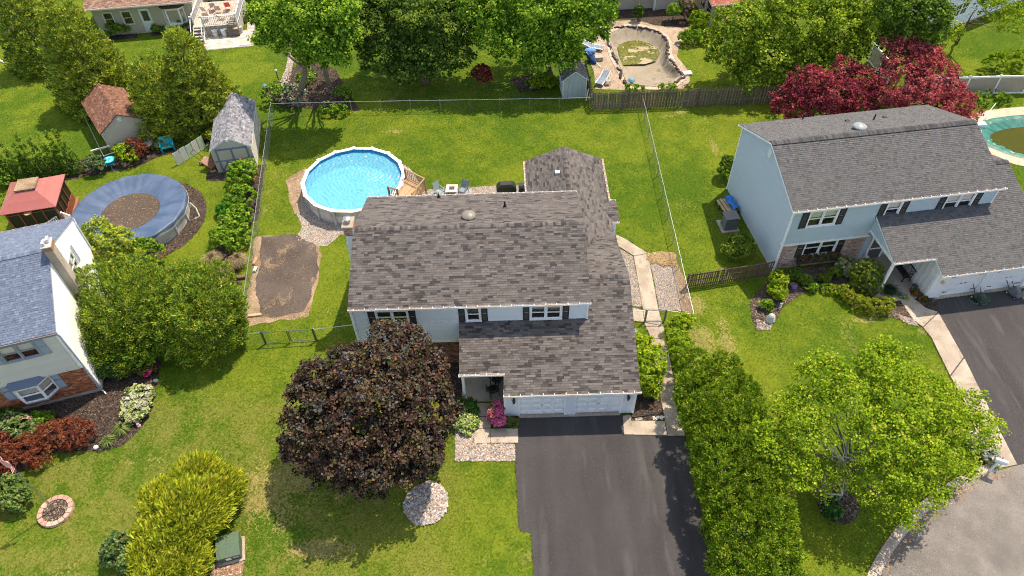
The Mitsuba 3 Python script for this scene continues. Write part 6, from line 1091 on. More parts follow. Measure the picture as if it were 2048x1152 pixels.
# --- behind the back fence
BARK = (.20, .165, .13)
tree('shade_tree', 'tall bright green tree on the left of the two tall trunks', (-24.02, 31.52), [(-21.07, 29.19, 9.3, 1.84, 1.47), (-23.14, 29.57, 8, 1.28, 1.15), (-22.25, 28.75, 7.2, 1.13, 1.02), (-24.31, 29.62, 7.2, 0.91, 0.82), (-24.7, 31.22, 8.4, 0.92, 0.92), (-20.48, 28.28, 8, 1.33, 1.2), (-21.97, 29.06, 6.2, 0.84, 0.76)], 14000, .2, MID, (2.4, 3.4, 3, 1.6), r=.26, clump=.5, per=22, bark=BARK, lean=(-22.64, 31.44, 4)[:2], lobed=.4, core=.25)
tree('shade_tree', 'tall green tree on the right of the two tall trunks', (-21.42, 33.24), [(-18.9, 29.26, 9.2, 1.55, 1.24), (-19.74, 28.6, 7, 1.28, 1.15), (-18.29, 29.28, 7.6, 1.06, 0.95), (-20.89, 29.09, 5.6, 0.7, 0.63), (-18.87, 28.5, 6, 0.69, 0.62)], 11000, .2, MID, (2.6, 3.4, 2.8, 1.4), r=.22, clump=.5, per=22, bark=BARK, lean=(-21.45, 32.67, 4.2)[:2], lobed=.4, core=.25)
tree('shade_tree', 'broad dense dark green tree behind the wire fence', (-13.39, 34.49), [(-14.15, 36.46, 5.7, 3.71, 2.96), (-17.22, 34.79, 5.1, 2.16, 1.95), (-10.77, 34.84, 5.1, 2.25, 2.02), (-16.38, 34.15, 3.4, 2.11, 1.9), (-13.03, 34.55, 3.3, 2.63, 2.24), (-10.67, 33.6, 3.3, 1.6, 1.44), (-14.38, 33.7, 2.2, 1.96, 1.57), (-18.44, 35.35, 6.8, 2.13, 1.92), (-11.78, 32.98, 2.3, 1.27, 1.01)], 40000, .21, ((.03, .060, .010), (.055, .098, .016), (.095, .15, .026), (.155, .205, .045)), (3.4, 4, 2.4, 1), r=.26, clump=.5, per=28)
tree('shade_tree', 'tall fresh green tree left of the drained pool', (-2.31, 35.13), [(-4.08, 35.51, 6.3, 3.72, 2.98), (-7.97, 34.08, 6.9, 1.94, 1.74), (-7.24, 33.15, 5, 1.64, 1.47), (-4.99, 33.28, 4.2, 2.15, 1.94), (-2.29, 33.54, 4.2, 2.32, 2.09), (-0.04, 33.86, 5.5, 2.21, 1.99), (1.29, 33.72, 6.8, 1.53, 1.38), (-3.58, 32.46, 3.4, 1.41, 1.13), (-1.52, 32.37, 3.7, 1.4, 1.12)], 36000, .21, MID, (3, 3.6, 2.4, 1), r=.24, clump=.5, per=26, lobed=.3)
tree('shade_tree', 'large yellow green tree over the far end of the picket fence', (18.78, 31.22), [(17.63, 33.85, 5.4, 3.61, 2.89), (12.88, 32.62, 5.1, 2.28, 2.05), (20.59, 32.58, 5.1, 2.44, 2.19), (15.95, 32.24, 3, 2.66, 2.26), (11.86, 31.45, 3.8, 1.55, 1.39), (19.1, 31.67, 3, 2.15, 1.93), (13.88, 30.81, 2.3, 1.48, 1.19), (22.49, 32.59, 6.1, 1.84, 1.66), (17.32, 30.91, 1.9, 1.66, 1.33), (21.79, 31.54, 4.1, 1.46, 1.32)], 40000, .2, ((.055, .10, .010), (.11, .175, .014), (.19, .26, .02), (.28, .32, .04)), (2.6, 3.6, 3, 1.6), r=.24, clump=.48, per=26, lobed=.3)
tree('shade_tree', 'darker green tree in front of the white back right house', (31.84, 37.55), [(25.02, 29.45, 7.6, 1.97, 1.77), (24.75, 30.18, 5.6, 1.65, 1.48), (26.89, 30.13, 7, 1.15, 1.04), (26.95, 30.73, 4.6, 1.36, 1.22), (22.6, 29.17, 8.2, 1.12, 1.01)], 15000, .2, DEEP, (3, 4, 2.4, 1.4), r=.18, clump=.46, per=26)
tree('young_tree', 'thin leaning tree with few yellow leaves before the back right house', (35.46, 38.79), [(33.48, 32.99, 6.2, 1.37, 1.09), (35.37, 32.74, 5, 1.39, 1.11), (31.77, 33.15, 7, 1.2, 0.96), (32.15, 35.51, 3, 0.95, 0.76), (34.78, 33.79, 6.4, 1.38, 1.1)], 3600, .17, LIME, (2, 3, 3, 2), r=.12, clump=.5, per=12, bark=(.14, .11, .09), lean=(34.79, 37.54, 3.8)[:2])
for lo_, lab, b, pal, w in (([(17.14, 26.5, 3.6, 1.69, 1.36), (16.02, 26.15, 2.4, 1.48, 1.18), (18.77, 25.8, 3.2, 1.84, 1.47), (19.85, 27.32, 4.4, 0.92, 0.83), (20.73, 26.48, 3.8, 1.38, 1.11), (17.84, 25.98, 2, 1.72, 1.38), (15.58, 26.39, 1.8, 0.87, 0.69), (21.01, 25.58, 2.6, 1.54, 1.24)], 'dark red japanese maple, left of the pair behind the blue house', (20.12, 27.46), JRED, (4, 4, 2, .6)), ([(24.43, 27.51, 5.2, 1.6, 1.28), (25.88, 27.39, 4.8, 1.3, 1.04), (23.53, 25.68, 4.2, 1.97, 1.57), (26.33, 25.83, 3.8, 1.75, 1.4), (22.91, 25.18, 2.8, 1.61, 1.29), (25.15, 24.75, 3, 2.05, 1.64), (28.15, 25.56, 2.6, 1.39, 1.11), (29.03, 25.08, 1.9, 1.01, 0.81), (23.45, 28.33, 5.6, 0.84, 0.76), (26.86, 26.58, 4.4, 1.14, 0.8)], 'brighter red japanese maple, right of the pair behind the blue house', (27.38, 26.74), JRED, (2, 3.4, 4, 1.8))):
    tree('japanese_maple', lab, b, lo_, 22000, .145, pal, w, r=.12, cat='japanese maple', clump=.34, per=26, bark=(.12, .08, .07), lobed=.3)
for lo_, lab, n_, pal, w, bl in (([(-8.35, 34.03, 1, 0.78, 0.78), (-8.06, 33.79, 0.6, 0.57, 0.57)], 'small reddish maple shrub on the shaded back lawn', 2600, ((.16, .035, .035), (.25, .07, .06), (.1, .02, .025)), (3, 2, 2), None), ([(-2.85, 33.6, 0.3, 0.96, 0.58), (-3.73, 33.41, 0.25, 0.78, 0.47), (-1.98, 33.48, 0.25, 0.61, 0.37)], 'low yellow green mound beside the small grey shed', 3000, LIME, (3, 3, 2, 1), None),
        ([(-26.08, 31.9, 0.9, 0.93, 0.84), (-25.65, 32.81, 0.8, 0.69, 0.62)], 'green shrub behind the grey shed corner', 2000, MID, (3, 3, 1, 1), None), ([(-24.21, 31.65, 0.9, 0.93, 0.93), (-24.92, 31.4, 0.6, 0.68, 0.68)], 'silvery shrub with pale pink blooms at the fence corner', 2200, ((.1, .13, .09), (.25, .28, .22), (.05, .08, .04)), (2, 2, 2), (120, .1, ((.62, .36, .36),), 5)), ([(-23.73, 34.14, 0.8, 0.7, 0.7), (-23.63, 35.28, 0.6, 0.62, 0.62)], 'leafy shrub beside the left tall trunk', 1600, MID, (3, 3, 1.5, 1), None), ([(-20.38, 32.31, 0.6, 0.51, 0.51), (-19.88, 32.06, 0.4, 0.51, 0.51)], 'low green plant right of the tall trunks', 1200, MID, (3, 3, 1.5, .5), None), ([(-21.26, 30.17, 0.4, 0.75, 0.53), (-20.2, 29.98, 0.3, 0.67, 0.47)], 'low weeds along the back wire fence', 1400, MID, (3, 3, 1.5, .5), None),
        ([(6.79, 44.32, 1.1, 0.43, 0.52), (6.78, 44.51, 0.6, 0.44, 0.44)], 'upright dark green shrub against the far beige wall', 1500, DEEP, (3, 3, 1, .4), None), ([(4.13, 44.48, 0.9, 0.73, 0.73)], 'green shrub at the left end of the far beige wall', 1500, MID, (3, 3, 1, .5), None), ([(10.14, 44.12, 1.1, 0.67, 0.67)], 'round yellow green bush by the far beige wall', 2000, MID, (2, 3, 3, 2), None), ([(11.27, 44.25, 1.4, 0.82, 0.82), (11.51, 44.03, 0.9, 0.63, 0.63)], 'tall rhododendron covered in pink blooms by the far wall', 2200, DEEP, (3, 3, 1, .4), (520, .13, ((.6, .14, .34), (.65, .26, .42)), 7)), ([(12.05, 41.82, 1.3, 0.89, 0.89), (12.14, 41.34, 0.8, 0.75, 0.75)], 'round bright green bush in front of the sunroom', 3000, LIME, (3, 3, 2, 1), None), ([(10.71, 39.83, 0.6, 0.79, 0.63), (11.51, 39.97, 0.7, 0.7, 0.56)], 'low green shrub at the corner of the drained pool terrace', 2200, MID, (3, 3, 2, 1), None), ([(13.83, 40.58, 0.9, 0.75, 0.67), (12.68, 39.9, 0.8, 0.6, 0.54)], 'shrub with pink and cream blooms by the sunroom post', 2000, MID, (3, 3, 2, 1), (240, .13, ((.66, .2, .24), (.66, .5, .4)), 6)),
        ([(-43.62, 44.3, 0.7, 0.68, 0.61), (-44.49, 44.95, 0.8, 0.54, 0.48), (-43.21, 44.66, 0.6, 0.53, 0.48)], 'leafy green shrub below the far beige house windows', 2200, MID, (3, 3, 1.5, .8), None), ([(-45.16, 43.79, 0.4, 0.48, 0.43), (-44.69, 43.96, 0.4, 0.39, 0.35)], 'low plant at the left corner of the far beige house', 1000, MID, (3, 2, 1, 1), None), ([(-40.09, 44.96, 0.35, 0.54, 0.43)], 'spiky green plant right of the far beige house door', 1000, MID, (3, 3, 1.5, .5), None), ([(-37.69, 45.13, 0.5, 0.54, 0.43)], 'dark plant beside the raised deck steps', 800, DEEP, (3, 2, 1, .4), None),
        ([(36.35, 33.5, 0.8, 1.13, 0.9), (37.73, 33.67, 0.8, 1.3, 1.04), (39.28, 33.82, 0.9, 1.3, 1.04)], 'bright yellow green shrub mass beyond the white posted fence', 5200, LIME, (3, 4, 2, 1), None), ([(32.98, 29.03, 0.3, 0.75, 0.6), (34.09, 29.19, 0.3, 0.83, 0.66), (35.04, 28.99, 0.3, 0.58, 0.46)], 'straggly weeds at the foot of the white posted fence', 1600, MID, (3, 3, 2, 1), None), ([(4.39, 31.79, 0.5, 0.43, 0.43), (5.09, 31.84, 0.4, 0.38, 0.38)], 'green weeds behind the picket fence, left of the drained pool end', 800, MID, (3, 3, 2, 1), None), ([(6.95, 31.81, 0.5, 0.26, 0.31), (7.87, 31.85, 0.4, 0.34, 0.34)], 'green weeds behind the picket fence at the pool end', 700, MID, (3, 3, 2, 1), None)):
    plant('shrub', lab, lo_, n_, .13, pal, w, bloom=bl)
# --- blue house garden
plant('shrub', 'large clipped dome shrub beside the blue house porch', [(16.09, 8.9, 1.15, 0.97, 1.02), (16.09, 8.62, 0.8, 1.01, 0.91)], 17000, .06, BOX, (3, 4, 3, 1.2), clump=.075, low=-.8, lobed=.03, core=.35)
HG = [(14.62, 8.1, 0.5, 0.41, 0.41), (14.82, 7.59, 0.5, 0.4, 0.4), (15.12, 7.21, 0.5, 0.43, 0.43), (15.51, 6.9, 0.5, 0.46, 0.46), (15.95, 6.77, 0.5, 0.52, 0.52), (16.46, 6.79, 0.5, 0.55, 0.55), (16.91, 7.01, 0.5, 0.43, 0.43)]
k = thing('hedge', 'low clipped curving hedge in front of the dome shrub', 'hedge'); part(k, 'foliage', foliage(HG, 9000, .065, ((.06, .10, .008), (.13, .17, .012), (.22, .24, .02), (.30, .30, .04)), (2, 4, 3, 1), PR, clump=.1, per=22, low=-.8, lobed=.08, inner=.75), 'leaf', kind='stuff')
for lo_, lab, n_, s_, pal, w in (([(10.46, 8.75, 1, 0.5, 0.55), (10.31, 8.18, 0.6, 0.53, 0.53)], 'bright lemon green shrub at the blue house front corner', 3400, .12, LIME, (2, 3, 3, 2)), ([(9.48, 7.19, 0.35, 0.34, 0.31)], 'small green plant in the mulch below the lemon green shrub', 700, .11, MID, (3, 3, 1, 1)), ([(12.47, 9.23, 0.4, 0.38, 0.35)], 'round green shrub, leftmost of the small ones under the blue house window', 1400, .08, BOX, (2, 3, 2, 1)), ([(11.93, 9.78, 0.4, 0.39, 0.35)], 'dark leafy plant under the left shutter of the blue house', 1000, .11, DEEP, (2, 3, 2, 1)), ([(13.75, 9.36, 0.35, 0.32, 0.29)], 'round green shrub, middle of the small ones under the blue house window', 1200, .08, BOX, (3, 3, 1.5, .6)), ([(14.54, 9.76, 0.4, 0.39, 0.35)], 'round green shrub, rightmost of the small ones under the blue house window', 1400, .08, BOX, (3, 3, 1.5, .6)), ([(12.77, 8.79, 0.25, 0.41, 0.29)], 'flat green ground plant at the bed edge of the blue house', 1000, .09, MID, (3, 3, 1, .5)), ([(13.77, 8.58, 0.2, 0.44, 0.27), (14.23, 8.35, 0.2, 0.44, 0.27)], 'creeping yellow green plant along the curved bed edge', 1200, .09, LIME, (3, 3, 1, .5)), ([(15.43, 10.26, 0.45, 0.55, 0.5), (15.6, 9.77, 0.4, 0.42, 0.38)], 'pale variegated hosta beside the clipped dome shrub', 1500, .17, PALE, (3, 3, 2, 2)), ([(8.82, 12.03, 0.85, 0.86, 0.73), (8.43, 11.92, 0.7, 0.73, 0.66), (9.26, 11.79, 0.7, 0.66, 0.59)], 'rounded green bush between the generator and the brown fence', 5000, .1, BOX, (3, 4, 3, 1.5)), ([(9.9, 20.44, 1.2, 0.48, 0.58), (9.69, 19.91, 0.7, 0.55, 0.61)], 'dark green shrub by the back corner of the blue house', 1900, .13, DEEP, (3, 4, 1, .3)), ([(17.97, -2.91, 0.5, 0.58, 0.46), (18.19, -3.32, 0.45, 0.44, 0.35), (17.87, -2.55, 0.4, 0.34, 0.27)], 'variegated pale shrub beside the white mailbox', 3000, .13, ((.14, .2, .08), (.36, .42, .2), (.55, .56, .34), (.06, .1, .03)), (2, 3, 3, 1)), ([(18.41, -3.82, 0.3, 0.21, 0.19)], 'small pale plant below the white mailbox', 500, .12, PALE, (2, 3, 3, 1)),
        ([(9.31, -5.55, 0.3, 0.3, 0.27)], 'small blue green conifer at the foot of the bright green tree', 800, .1, ((.03, .09, .05), (.08, .17, .10)), (1, 1)), ([(9.25, -6.15, 0.25, 0.35, 0.28)], 'spiky green plant below the bright green tree', 800, .13, ((.03, .08, .02), (.07, .15, .03)), (1, 1))): plant('shrub' if 'hosta' not in lab else 'hosta', lab, lo_, n_, s_, pal, w, cat='hosta' if 'hosta' in lab else 'shrub', clump=.12 if s_ < .1 else .16)
single('ornamental_grass', blades((*(17.51, 8.19), .02), 340, .6, .75, ((.02, .05, .025), (.04, .09, .04)), (1, 1), PR, .3, .018), 'leaf', 'dark green spiky grass between dome shrub and porch', 'ornamental grass')
plant('flowers', 'red flowering ground plants at the blue house garage corner', [(19.21, 8.07, 0.15, 0.32, 0.19), (19.47, 7.66, 0.12, 0.28, 0.17)], 400, .09, DEEP, (2, 2, 1, 1), cat='flowers', bloom=(420, .07, ((.30, .03, .035), (.2, .02, .03)), 8))
plant('flowers', 'lilac flowers at the edge of the right hand walk', [(18.33, 7.88, 0.12, 0.22, 0.13)], 160, .08, MID, (1, 1, 1, 1), cat='flowers', bloom=(160, .07, ((.36, .28, .6),), 8))
plant('flowers', 'purple bloom under the lemon green shrub', [(11.67, 8.92, 0.2, 0.19, 0.13)], 60, .08, MID, (1, 1, 1, 1), cat='flowers', bloom=(110, .09, ((.40, .2, .68),), 6))
b2 = (BF2[0] @ np.array([2.9, -.17, 0]) + BF2[1]); d2 = BF2[0] @ np.array([1., 0, 0])
plant('window_box_flowers', 'dark red and green plants in the window box of the blue house', [(*(b2 + d2 * s)[:2], .85, .26, .22) for s in (-1.1, -.7, -.3, .1, .5, .9, 1.2)], 2600, .09, ((.04, .06, .015), (.09, .1, .03), (.14, .05, .05)), (3, 2, 2), cat='plants', clump=.1)
# --- around the porch
plant('azalea', 'bright pink azalea in full bloom beside the garage', [(-7.24, 0.11, 0.75, 0.36, 0.36), (-7.36, -0.33, 0.7, 0.41, 0.41), (-7.2, -0.59, 0.5, 0.35, 0.35), (-7.56, -0.39, 0.4, 0.22, 0.22)], 900, .07, DEEP, (2, 2, 1, 1), bloom=(4600, .075, PINK, 14), cat='azalea')
plant('shrub', 'dark green shrub at the foot of the porch post', [(-9.02, 0.4, 0.55, 0.47, 0.45), (-9.36, 0.18, 0.4, 0.33, 0.33), (-8.66, 0.16, 0.4, 0.3, 0.3)], 2600, .1, ((.022, .06, .012), (.05, .11, .02), (.09, .17, .035)), (3, 3, 1.4))
plant('hosta', 'pale variegated hosta clump beside the front walk', [(-9.02, -0.42, 0.32, 0.44, 0.35), (-9.35, -0.57, 0.28, 0.3, 0.24), (-8.66, -0.5, 0.28, 0.3, 0.24), (-8.93, -0.85, 0.2, 0.33, 0.26)], 2400, .13, ((.10, .17, .035), (.26, .36, .09), (.42, .48, .2), (.05, .1, .02)), (2, 3, 2, 1), cat='hosta')
plant('shrub', 'small mixed plants in the bed beside the pink azalea', [(-6.74, -0.45, 0.15, 0.22, 0.18), (-6.44, -0.51, 0.12, 0.19, 0.15), (-6.94, -0.62, 0.12, 0.19, 0.15)], 900, .08, ((.05, .08, .02), (.13, .11, .04), (.09, .15, .03)), (2, 1, 2))
single('straw_heap', chips(STRAW, 3800, .22, ((.46, .33, .18), (.56, .44, .27), (.34, .24, .12)), (2, 2, 1), PR, .03, .9), 'leaf', 'heap of dry straw coloured grass at the end of the side gravel', 'straw', kind='stuff')
k = thing('leaf_litter', 'scattered orange brown dead leaves along the street kerb', 'leaves', kind='stuff'); lit = sg.Polygon(np.vstack([arc(CULR - .06, 104, 150), arc(CULR - .45, 150, 104)]))
emit(k, chips(lit, 420, .07, ((.36, .19, .08), (.46, .28, .14), (.22, .12, .06)), (2, 2, 1), PR, .016, .3), 'matte')

# --- grass blades over the lawn that can be seen
GP = sg.Polygon([(-69.9, 60.92), (55.3, 52.73), (27.32, 3.37), (17.7, -10.79), (-32, -9.36)]); bad = shapely.union_all([p.buffer(.05) for p in NOGRASS] + [sg.box(-15, 3.6, .2, 19.3), sg.Point(*POOLC).buffer(4.2)])
ok_area = GP.difference(bad); NBL = 330000
def visible_density(n):
    q = scatter(ok_area, n, PR); dist = np.linalg.norm(np.column_stack([q, np.zeros(n)]) - EYE, axis=1); return q[PR.random(n) < (34 / dist) ** 1.2]
gq = visible_density(NBL); n = len(gq); a = PR.random(n) * 2 * np.pi; stripe = np.where(np.sin(gq[:, 1] * 2 * np.pi / 1.15) > 0, 1, -1)
lean = np.stack([.018 * np.cos(a) + .022 * stripe, .018 * np.sin(a), np.zeros(n)], 1); hgt = .032 + .035 * PR.random(n); wv = np.stack([np.cos(a + 1.6), np.sin(a + 1.6), 0 * a], 1) * (.014 + .014 * PR.random((n, 1)))
edge = []
for p in NOGRASS[2:26]:
    for g_ in getattr(p, 'geoms', [p]):
        L_ = g_.exterior.length; t_ = PR.random(int(min(L_, 160) * 26)) * L_; edge += [g_.exterior.interpolate(v).coords[0] for v in t_]
edge = np.array(edge); edge = edge + .035 * PR.standard_normal(edge.shape); keep = contains_xy(GP, edge[:, 0], edge[:, 1]) & ~contains_xy(shapely.union_all(NOGRASS).buffer(-.07), edge[:, 0], edge[:, 1]) & ~contains_xy(sg.box(-15, 3.6, .2, 19.3), edge[:, 0], edge[:, 1]); edge = edge[keep]; ne = len(edge)
gq = np.vstack([gq, edge]); n = len(gq); a = PR.random(n) * 2 * np.pi; lean = np.vstack([lean, np.stack([.03 * np.cos(a[-ne:]), .03 * np.sin(a[-ne:]), np.zeros(ne)], 1)]); hgt = np.r_[hgt, .05 + .05 * PR.random(ne)]; wv = np.vstack([wv, np.stack([np.cos(a[-ne:] + 1.6), np.sin(a[-ne:] + 1.6), np.zeros(ne)], 1) * .02])
o = np.column_stack([gq, np.zeros(n)]); V = np.stack([o - wv, o + wv, o + lean * 1.5 + np.array([0, 0, 1]) * hgt[:, None]], 1).reshape(-1, 3)
pc = lawn_fn(mi.Point3f(mi.Float(gq[:, 0]), mi.Float(gq[:, 1]), mi.Float(np.zeros(n))), None, None); gc = np.array(pc).T.reshape(n, 3) * (.75 + .65 * PR.random((n, 1)))
k = thing('grass', 'short mown grass blades covering the lawns', 'grass', kind='stuff'); emit(k, (V, np.arange(n * 3).reshape(-1, 3), np.repeat(gc, 3, 0)), 'leaf')

# ================================================================ small things
OR = np.random.default_rng(61)
def chair(F, col, label, group=None, w=.55, seat=.42, back=.95, rec=.22, arms=True, fabric=None, name='chair', bsdf='satin'):
    """seat, slanting back, four legs, arms; front faces -y of F"""
    k = thing(name, label, 'chair', group); fc = fabric or col; h = w / 2; t = .03
    part(k, 'seat', MB(F, fc).prism(sg.box(-h + .03, -.27, h - .03, .25), seat - .03, seat, bottom=True), bsdf)
    part(k, 'backrest', MB(F, fc).beam((0, .25, seat + .02), (0, .25 + rec, back), w - .06, .025, up=(0, -1, .2)), bsdf)
    for sx in (-1, 1):
        part(k, 'leg', MB(F, col).beam((sx * h, -.26, 0), (sx * h, -.24, seat + (.2 if arms else 0)), t, t), bsdf); part(k, 'leg', MB(F, col).beam((sx * h, .34, 0), (sx * h, .22, seat), t, t), bsdf)
        part(k, 'frame', MB(F, col).beam((sx * h, .22, seat), (sx * h, .25 + rec, back), t, t).beam((sx * h, -.26, seat - .02), (sx * h, .25, seat - .02), t, t), bsdf)
        if arms: part(k, 'arm', MB(F, col).beam((sx * h, -.27, seat + .21), (sx * h, .33, seat + .24), .05, .03), bsdf)
    return k
# patio behind the white house
SLG = (.20, .25, .27)
chair(frame(*(-11.36, 19.07), 40), SLG, 'grey sling patio chair left of the square fire table', 'sling patio chairs', back=1.0, fabric=(.24, .30, .32), name='patio_chair')
chair(frame(*(-9.63, 19.17), -28), (.12, .14, .16), 'grey sling patio chair right of the square fire table', 'sling patio chairs', back=1.0, fabric=(.19, .24, .28), name='patio_chair')
k = thing('fire_table', 'square fire table with a cream top and brown base', 'table'); FT = frame(*(-10.44, 19.09), -2); m = MB(FT, (.10, .07, .05)).box(-.28, -.28, .05, .28, .28, .6); part(k, 'base', m, 'satin'); part(k, 'base_panel', MB(FT, (.28, .18, .10)).box(-.23, -.295, .1, .23, -.281, .55), 'satin'); part(k, 'top', MB(FT, (.62, .56, .47)).prism(sg.box(-.42, -.42, .42, .42).difference(sg.box(-.2, -.2, .2, .2)), .6, .66, bottom=True), 'satin'); part(k, 'burner', MB(FT, (.06, .06, .07)).box(-.2, -.2, .56, .2, .2, .64), 'satin')
k = thing('covered_grill', 'grill under a black fabric cover behind the white house', 'grill'); GF_ = frame(*(-6.47, 18.85), 3); v = []
for z, a, b in ((.05, .68, .3), (.75, .72, .33), (1.0, .6, .3), (1.18, .42, .22)): v += [(-a, -b, z), (a, -b, z), (a, b, z), (-a, b, z)]
m = MB(GF_, (.022, .022, .024)); [m.add(v[i * 4:i * 4 + 8], BOXF[2:]) for i in range(3)]; m.add(v[12:], [[0, 1, 2, 3]]); emit(k, m, 'satin')
single('storage_bin', MB(frame(*(-5.25, 18.97), 3), (.03, .03, .034)).box(-.3, -.3, 0, .3, .3, .75).box(-.33, -.33, .75, .33, .33, .82), 'satin', 'black bin against the rear addition', 'bin')
# porch
chair(frame(*(-7.54, 1.44), 205, .15), BLACK, 'black metal chair on the porch, nearer the pink azalea', None, w=.52, name='porch_chair'); chair(frame(-7.3, 2.15, 150, .15), BLACK, 'black metal chair on the porch half hidden under the roof', None, w=.52, name='porch_chair')
m = MB(col=(.02, .02, .022)).tube([(*(0.17, -0.34), .12), (*(0.87, -0.24), .1), (*(1.48, -0.1), .07)], [.06, .055, .06], 8); single('drain_pipe', m, 'satin', 'black corrugated drain pipe lying beside the garage corner', 'pipe')
single('splash_block', MB(frame(*(0.49, -0.42), 3), (.70, .70, .70)).box(-.2, -.1, 0, .2, .1, .05), 'concrete', 'small white block below the black drain pipe', 'block')
m = stones(P2([(1.3, -0.35), (1.91, -0.31), (1.9, -0.56), (1.32, -0.54)]), 40, .04, .08, ((.7, .64, .62), (.78, .75, .72)), (1, 1), OR, .02); k = single('pale_stones', m, 'matte', 'handful of pale stones at the side path corner', 'stones', kind='stuff')
single('plank', MB(frame(*(-22.55, 7.9), 6), (.52, .37, .25)).box(-.45, -.09, .02, .45, .09, .14), 'matte', 'short wooden beam on the sandy ground by the left fence', 'beam')
single('brick_block', MB(frame(*(-23.55, 12.71), 82), (.50, .27, .17)).box(-.3, -.1, .0, .3, .1, .16), 'matte', 'reddish brick block at the left wire fence', 'block'); single('cinder_block', MB(frame(*(-23.34, 11.9), 80), (.5, .5, .49)).box(-.2, -.1, 0, .2, .1, .2).box(-.14, -.101, .05, -.02, -.09, .15, (.03, .03, .03)).box(.02, -.101, .05, .14, -.09, .15, (.03, .03, .03)), 'matte', 'grey hollow block below the reddish brick block', 'block')
single('garden_timber', MB(col=(.17, .105, .065)).beam((*(-25.49, 11.03), .12), (*(-23.85, 11.24), .12), .22, .2), 'matte', 'brown timber edging below the dry grass clumps', 'timber')
single('white_downpipe', MB(col=WHITE).tube([(*(-54.14, 40.72), .1), (*(-52.76, 39.75), .08)], .08, 7), 'satin', 'white pipe end at the left edge of the lawn', 'pipe')
# fire ring and flag
C0 = np.array([-29.7, -4.95]); C0 = np.array((-29.78, -4.87)); k = thing('planter_ring', 'round planter ring of pinkish blocks at the flagpole', 'planter')
for lv in range(2):
    for i in range(16):
        a0, a1 = (i + lv * .5) * math.pi / 8 + .02, (i + 1 + lv * .5) * math.pi / 8 - .02; pg_ = sg.Polygon([C0 + r * np.array([math.cos(a), math.sin(a)]) for r, a in ((.62, a0), (.84, a0), (.85, (a0 + a1) / 2), (.84, a1), (.62, a1))])
        part(k, 'block', MB(col=hue(OR, ((.46, .29, .23), (.52, .35, .28), (.38, .23, .18)), (2, 2, 1), 1, .12)[0]).prism(pg_, .11 * lv, .11 * lv + .104), 'matte')
sheet('ring_mulch', sg.Point(*C0).buffer(.63), .14, 'mulch_mat', 'mulch inside the pinkish planter ring', 'mulch'); m = chips(sg.Point(*C0).buffer(.6), 320, .1, ((.06, .045, .035), (.16, .12, .09), (.28, .23, .18)), (2, 2, 1), OR, .15, .6); single('mulch_chips', m, 'matte', 'loose mulch chips in the pinkish planter ring', 'mulch', kind='stuff')
FPB = np.array([*(-29.85, -4.76), 0]); k = thing('flagpole', 'slender grey flagpole standing in the round planter ring', 'flagpole'); part(k, 'pole', MB(col=(.42, .42, .40)).tube([FPB, FPB + [0, 0, 6.6]], [.035, .022], 8), 'metal'); part(k, 'truck', MB(col=(.6, .5, .2)).lathe(FPB + [0, 0, 6.6], [(.0, .0), (.05, .03), (.05, .07), (0, .1)], 8), 'metal')
k = thing('flag', 'limp flag with red and white stripes hanging from the flagpole', 'flag'); nu, nv = 26, 27; V = []; top = 5.95; FLC = []
for i in range(nu):
    for j in range(nv):
        s, q = i / (nu - 1), j / (nv - 1); x = .04 + .34 * s * (.55 + .45 * q) + .03 * math.sin(s * 16 + q * 2); y = .10 * math.sin(s * 11 + q * 3) * (.3 + s); z = top - 1.05 * q - .85 * s ** 1.2 * (1 - .25 * q)
        V.append((FPB[0] + x * .83 - y * .5, FPB[1] - x * .5 - y * .83, z))
def flag_part(name, sel, col):
    f = np.array([[i * nv + j, (i + 1) * nv + j, (i + 1) * nv + j + 1, i * nv + j + 1] for i in range(nu - 1) for j in range(nv - 1) if sel(i, j)]); u, inv = np.unique(f, return_inverse=True); part(k, name, MB(col=col).add(np.array(V)[u], inv.reshape(f.shape)), 'matte')
can = lambda i, j: i < 10 and j < 14
flag_part('blue_field', can, (.02, .04, .17))
for st in range(13): flag_part('stripe', lambda i, j: not can(i, j) and j // 2 == st, (.48, .03, .04) if st % 2 == 0 else (.74, .73, .70))
m = MB(col=(.72, .72, .72)); VV = np.array(V).reshape(nu, nv, 3)
for i in range(1, 10, 2):
    for j in range(1, 13, 2):
        c = VV[i, j]; m.lathe(c + [0, 0, 0], [(.0, -.022), (.022, 0), (0, .022)], 5)
part(k, 'stars', m, 'matte', kind='stuff')
# utility box
k = thing('utility_box', 'dark green steel utility box beside the golden juniper', 'utility box'); UB = frame(*(-20.3, -7.19), 14); UG = (.085, .135, .085)
part(k, 'pad', MB(UB).box(-.62, -.62, -.02, .62, .62, .07), 'concrete'); part(k, 'body', MB(UB, (.05, .085, .055)).box(-.5, -.5, .07, .5, .5, .55), 'satin')
m = MB(UB, UG); v = [(-.54, -.55, .5), (.54, -.55, .5), (.54, .54, .5), (-.54, .54, .5), (-.54, -.55, .62), (.54, -.55, .62), (.54, .0, .80), (-.54, .0, .80), (.54, .54, .80), (-.54, .54, .80)]
m.add(v, [[0, 1, 5, 4], [4, 5, 6, 7], [7, 6, 8, 9], [2, 3, 9, 8]]).add(v, [[1, 2, 8], [1, 8, 6], [1, 6, 5], [3, 0, 4], [3, 4, 7], [3, 7, 9]]); part(k, 'lid', m, 'satin')
part(k, 'label_plate', MB(UB, (.62, .64, .62)).box(-.2, -.505, .2, .05, -.5005, .42), 'matte'); part(k, 'label_plate', MB(UB, (.55, .40, .45)).box(.14, -.505, .28, .42, -.5005, .46), 'matte')
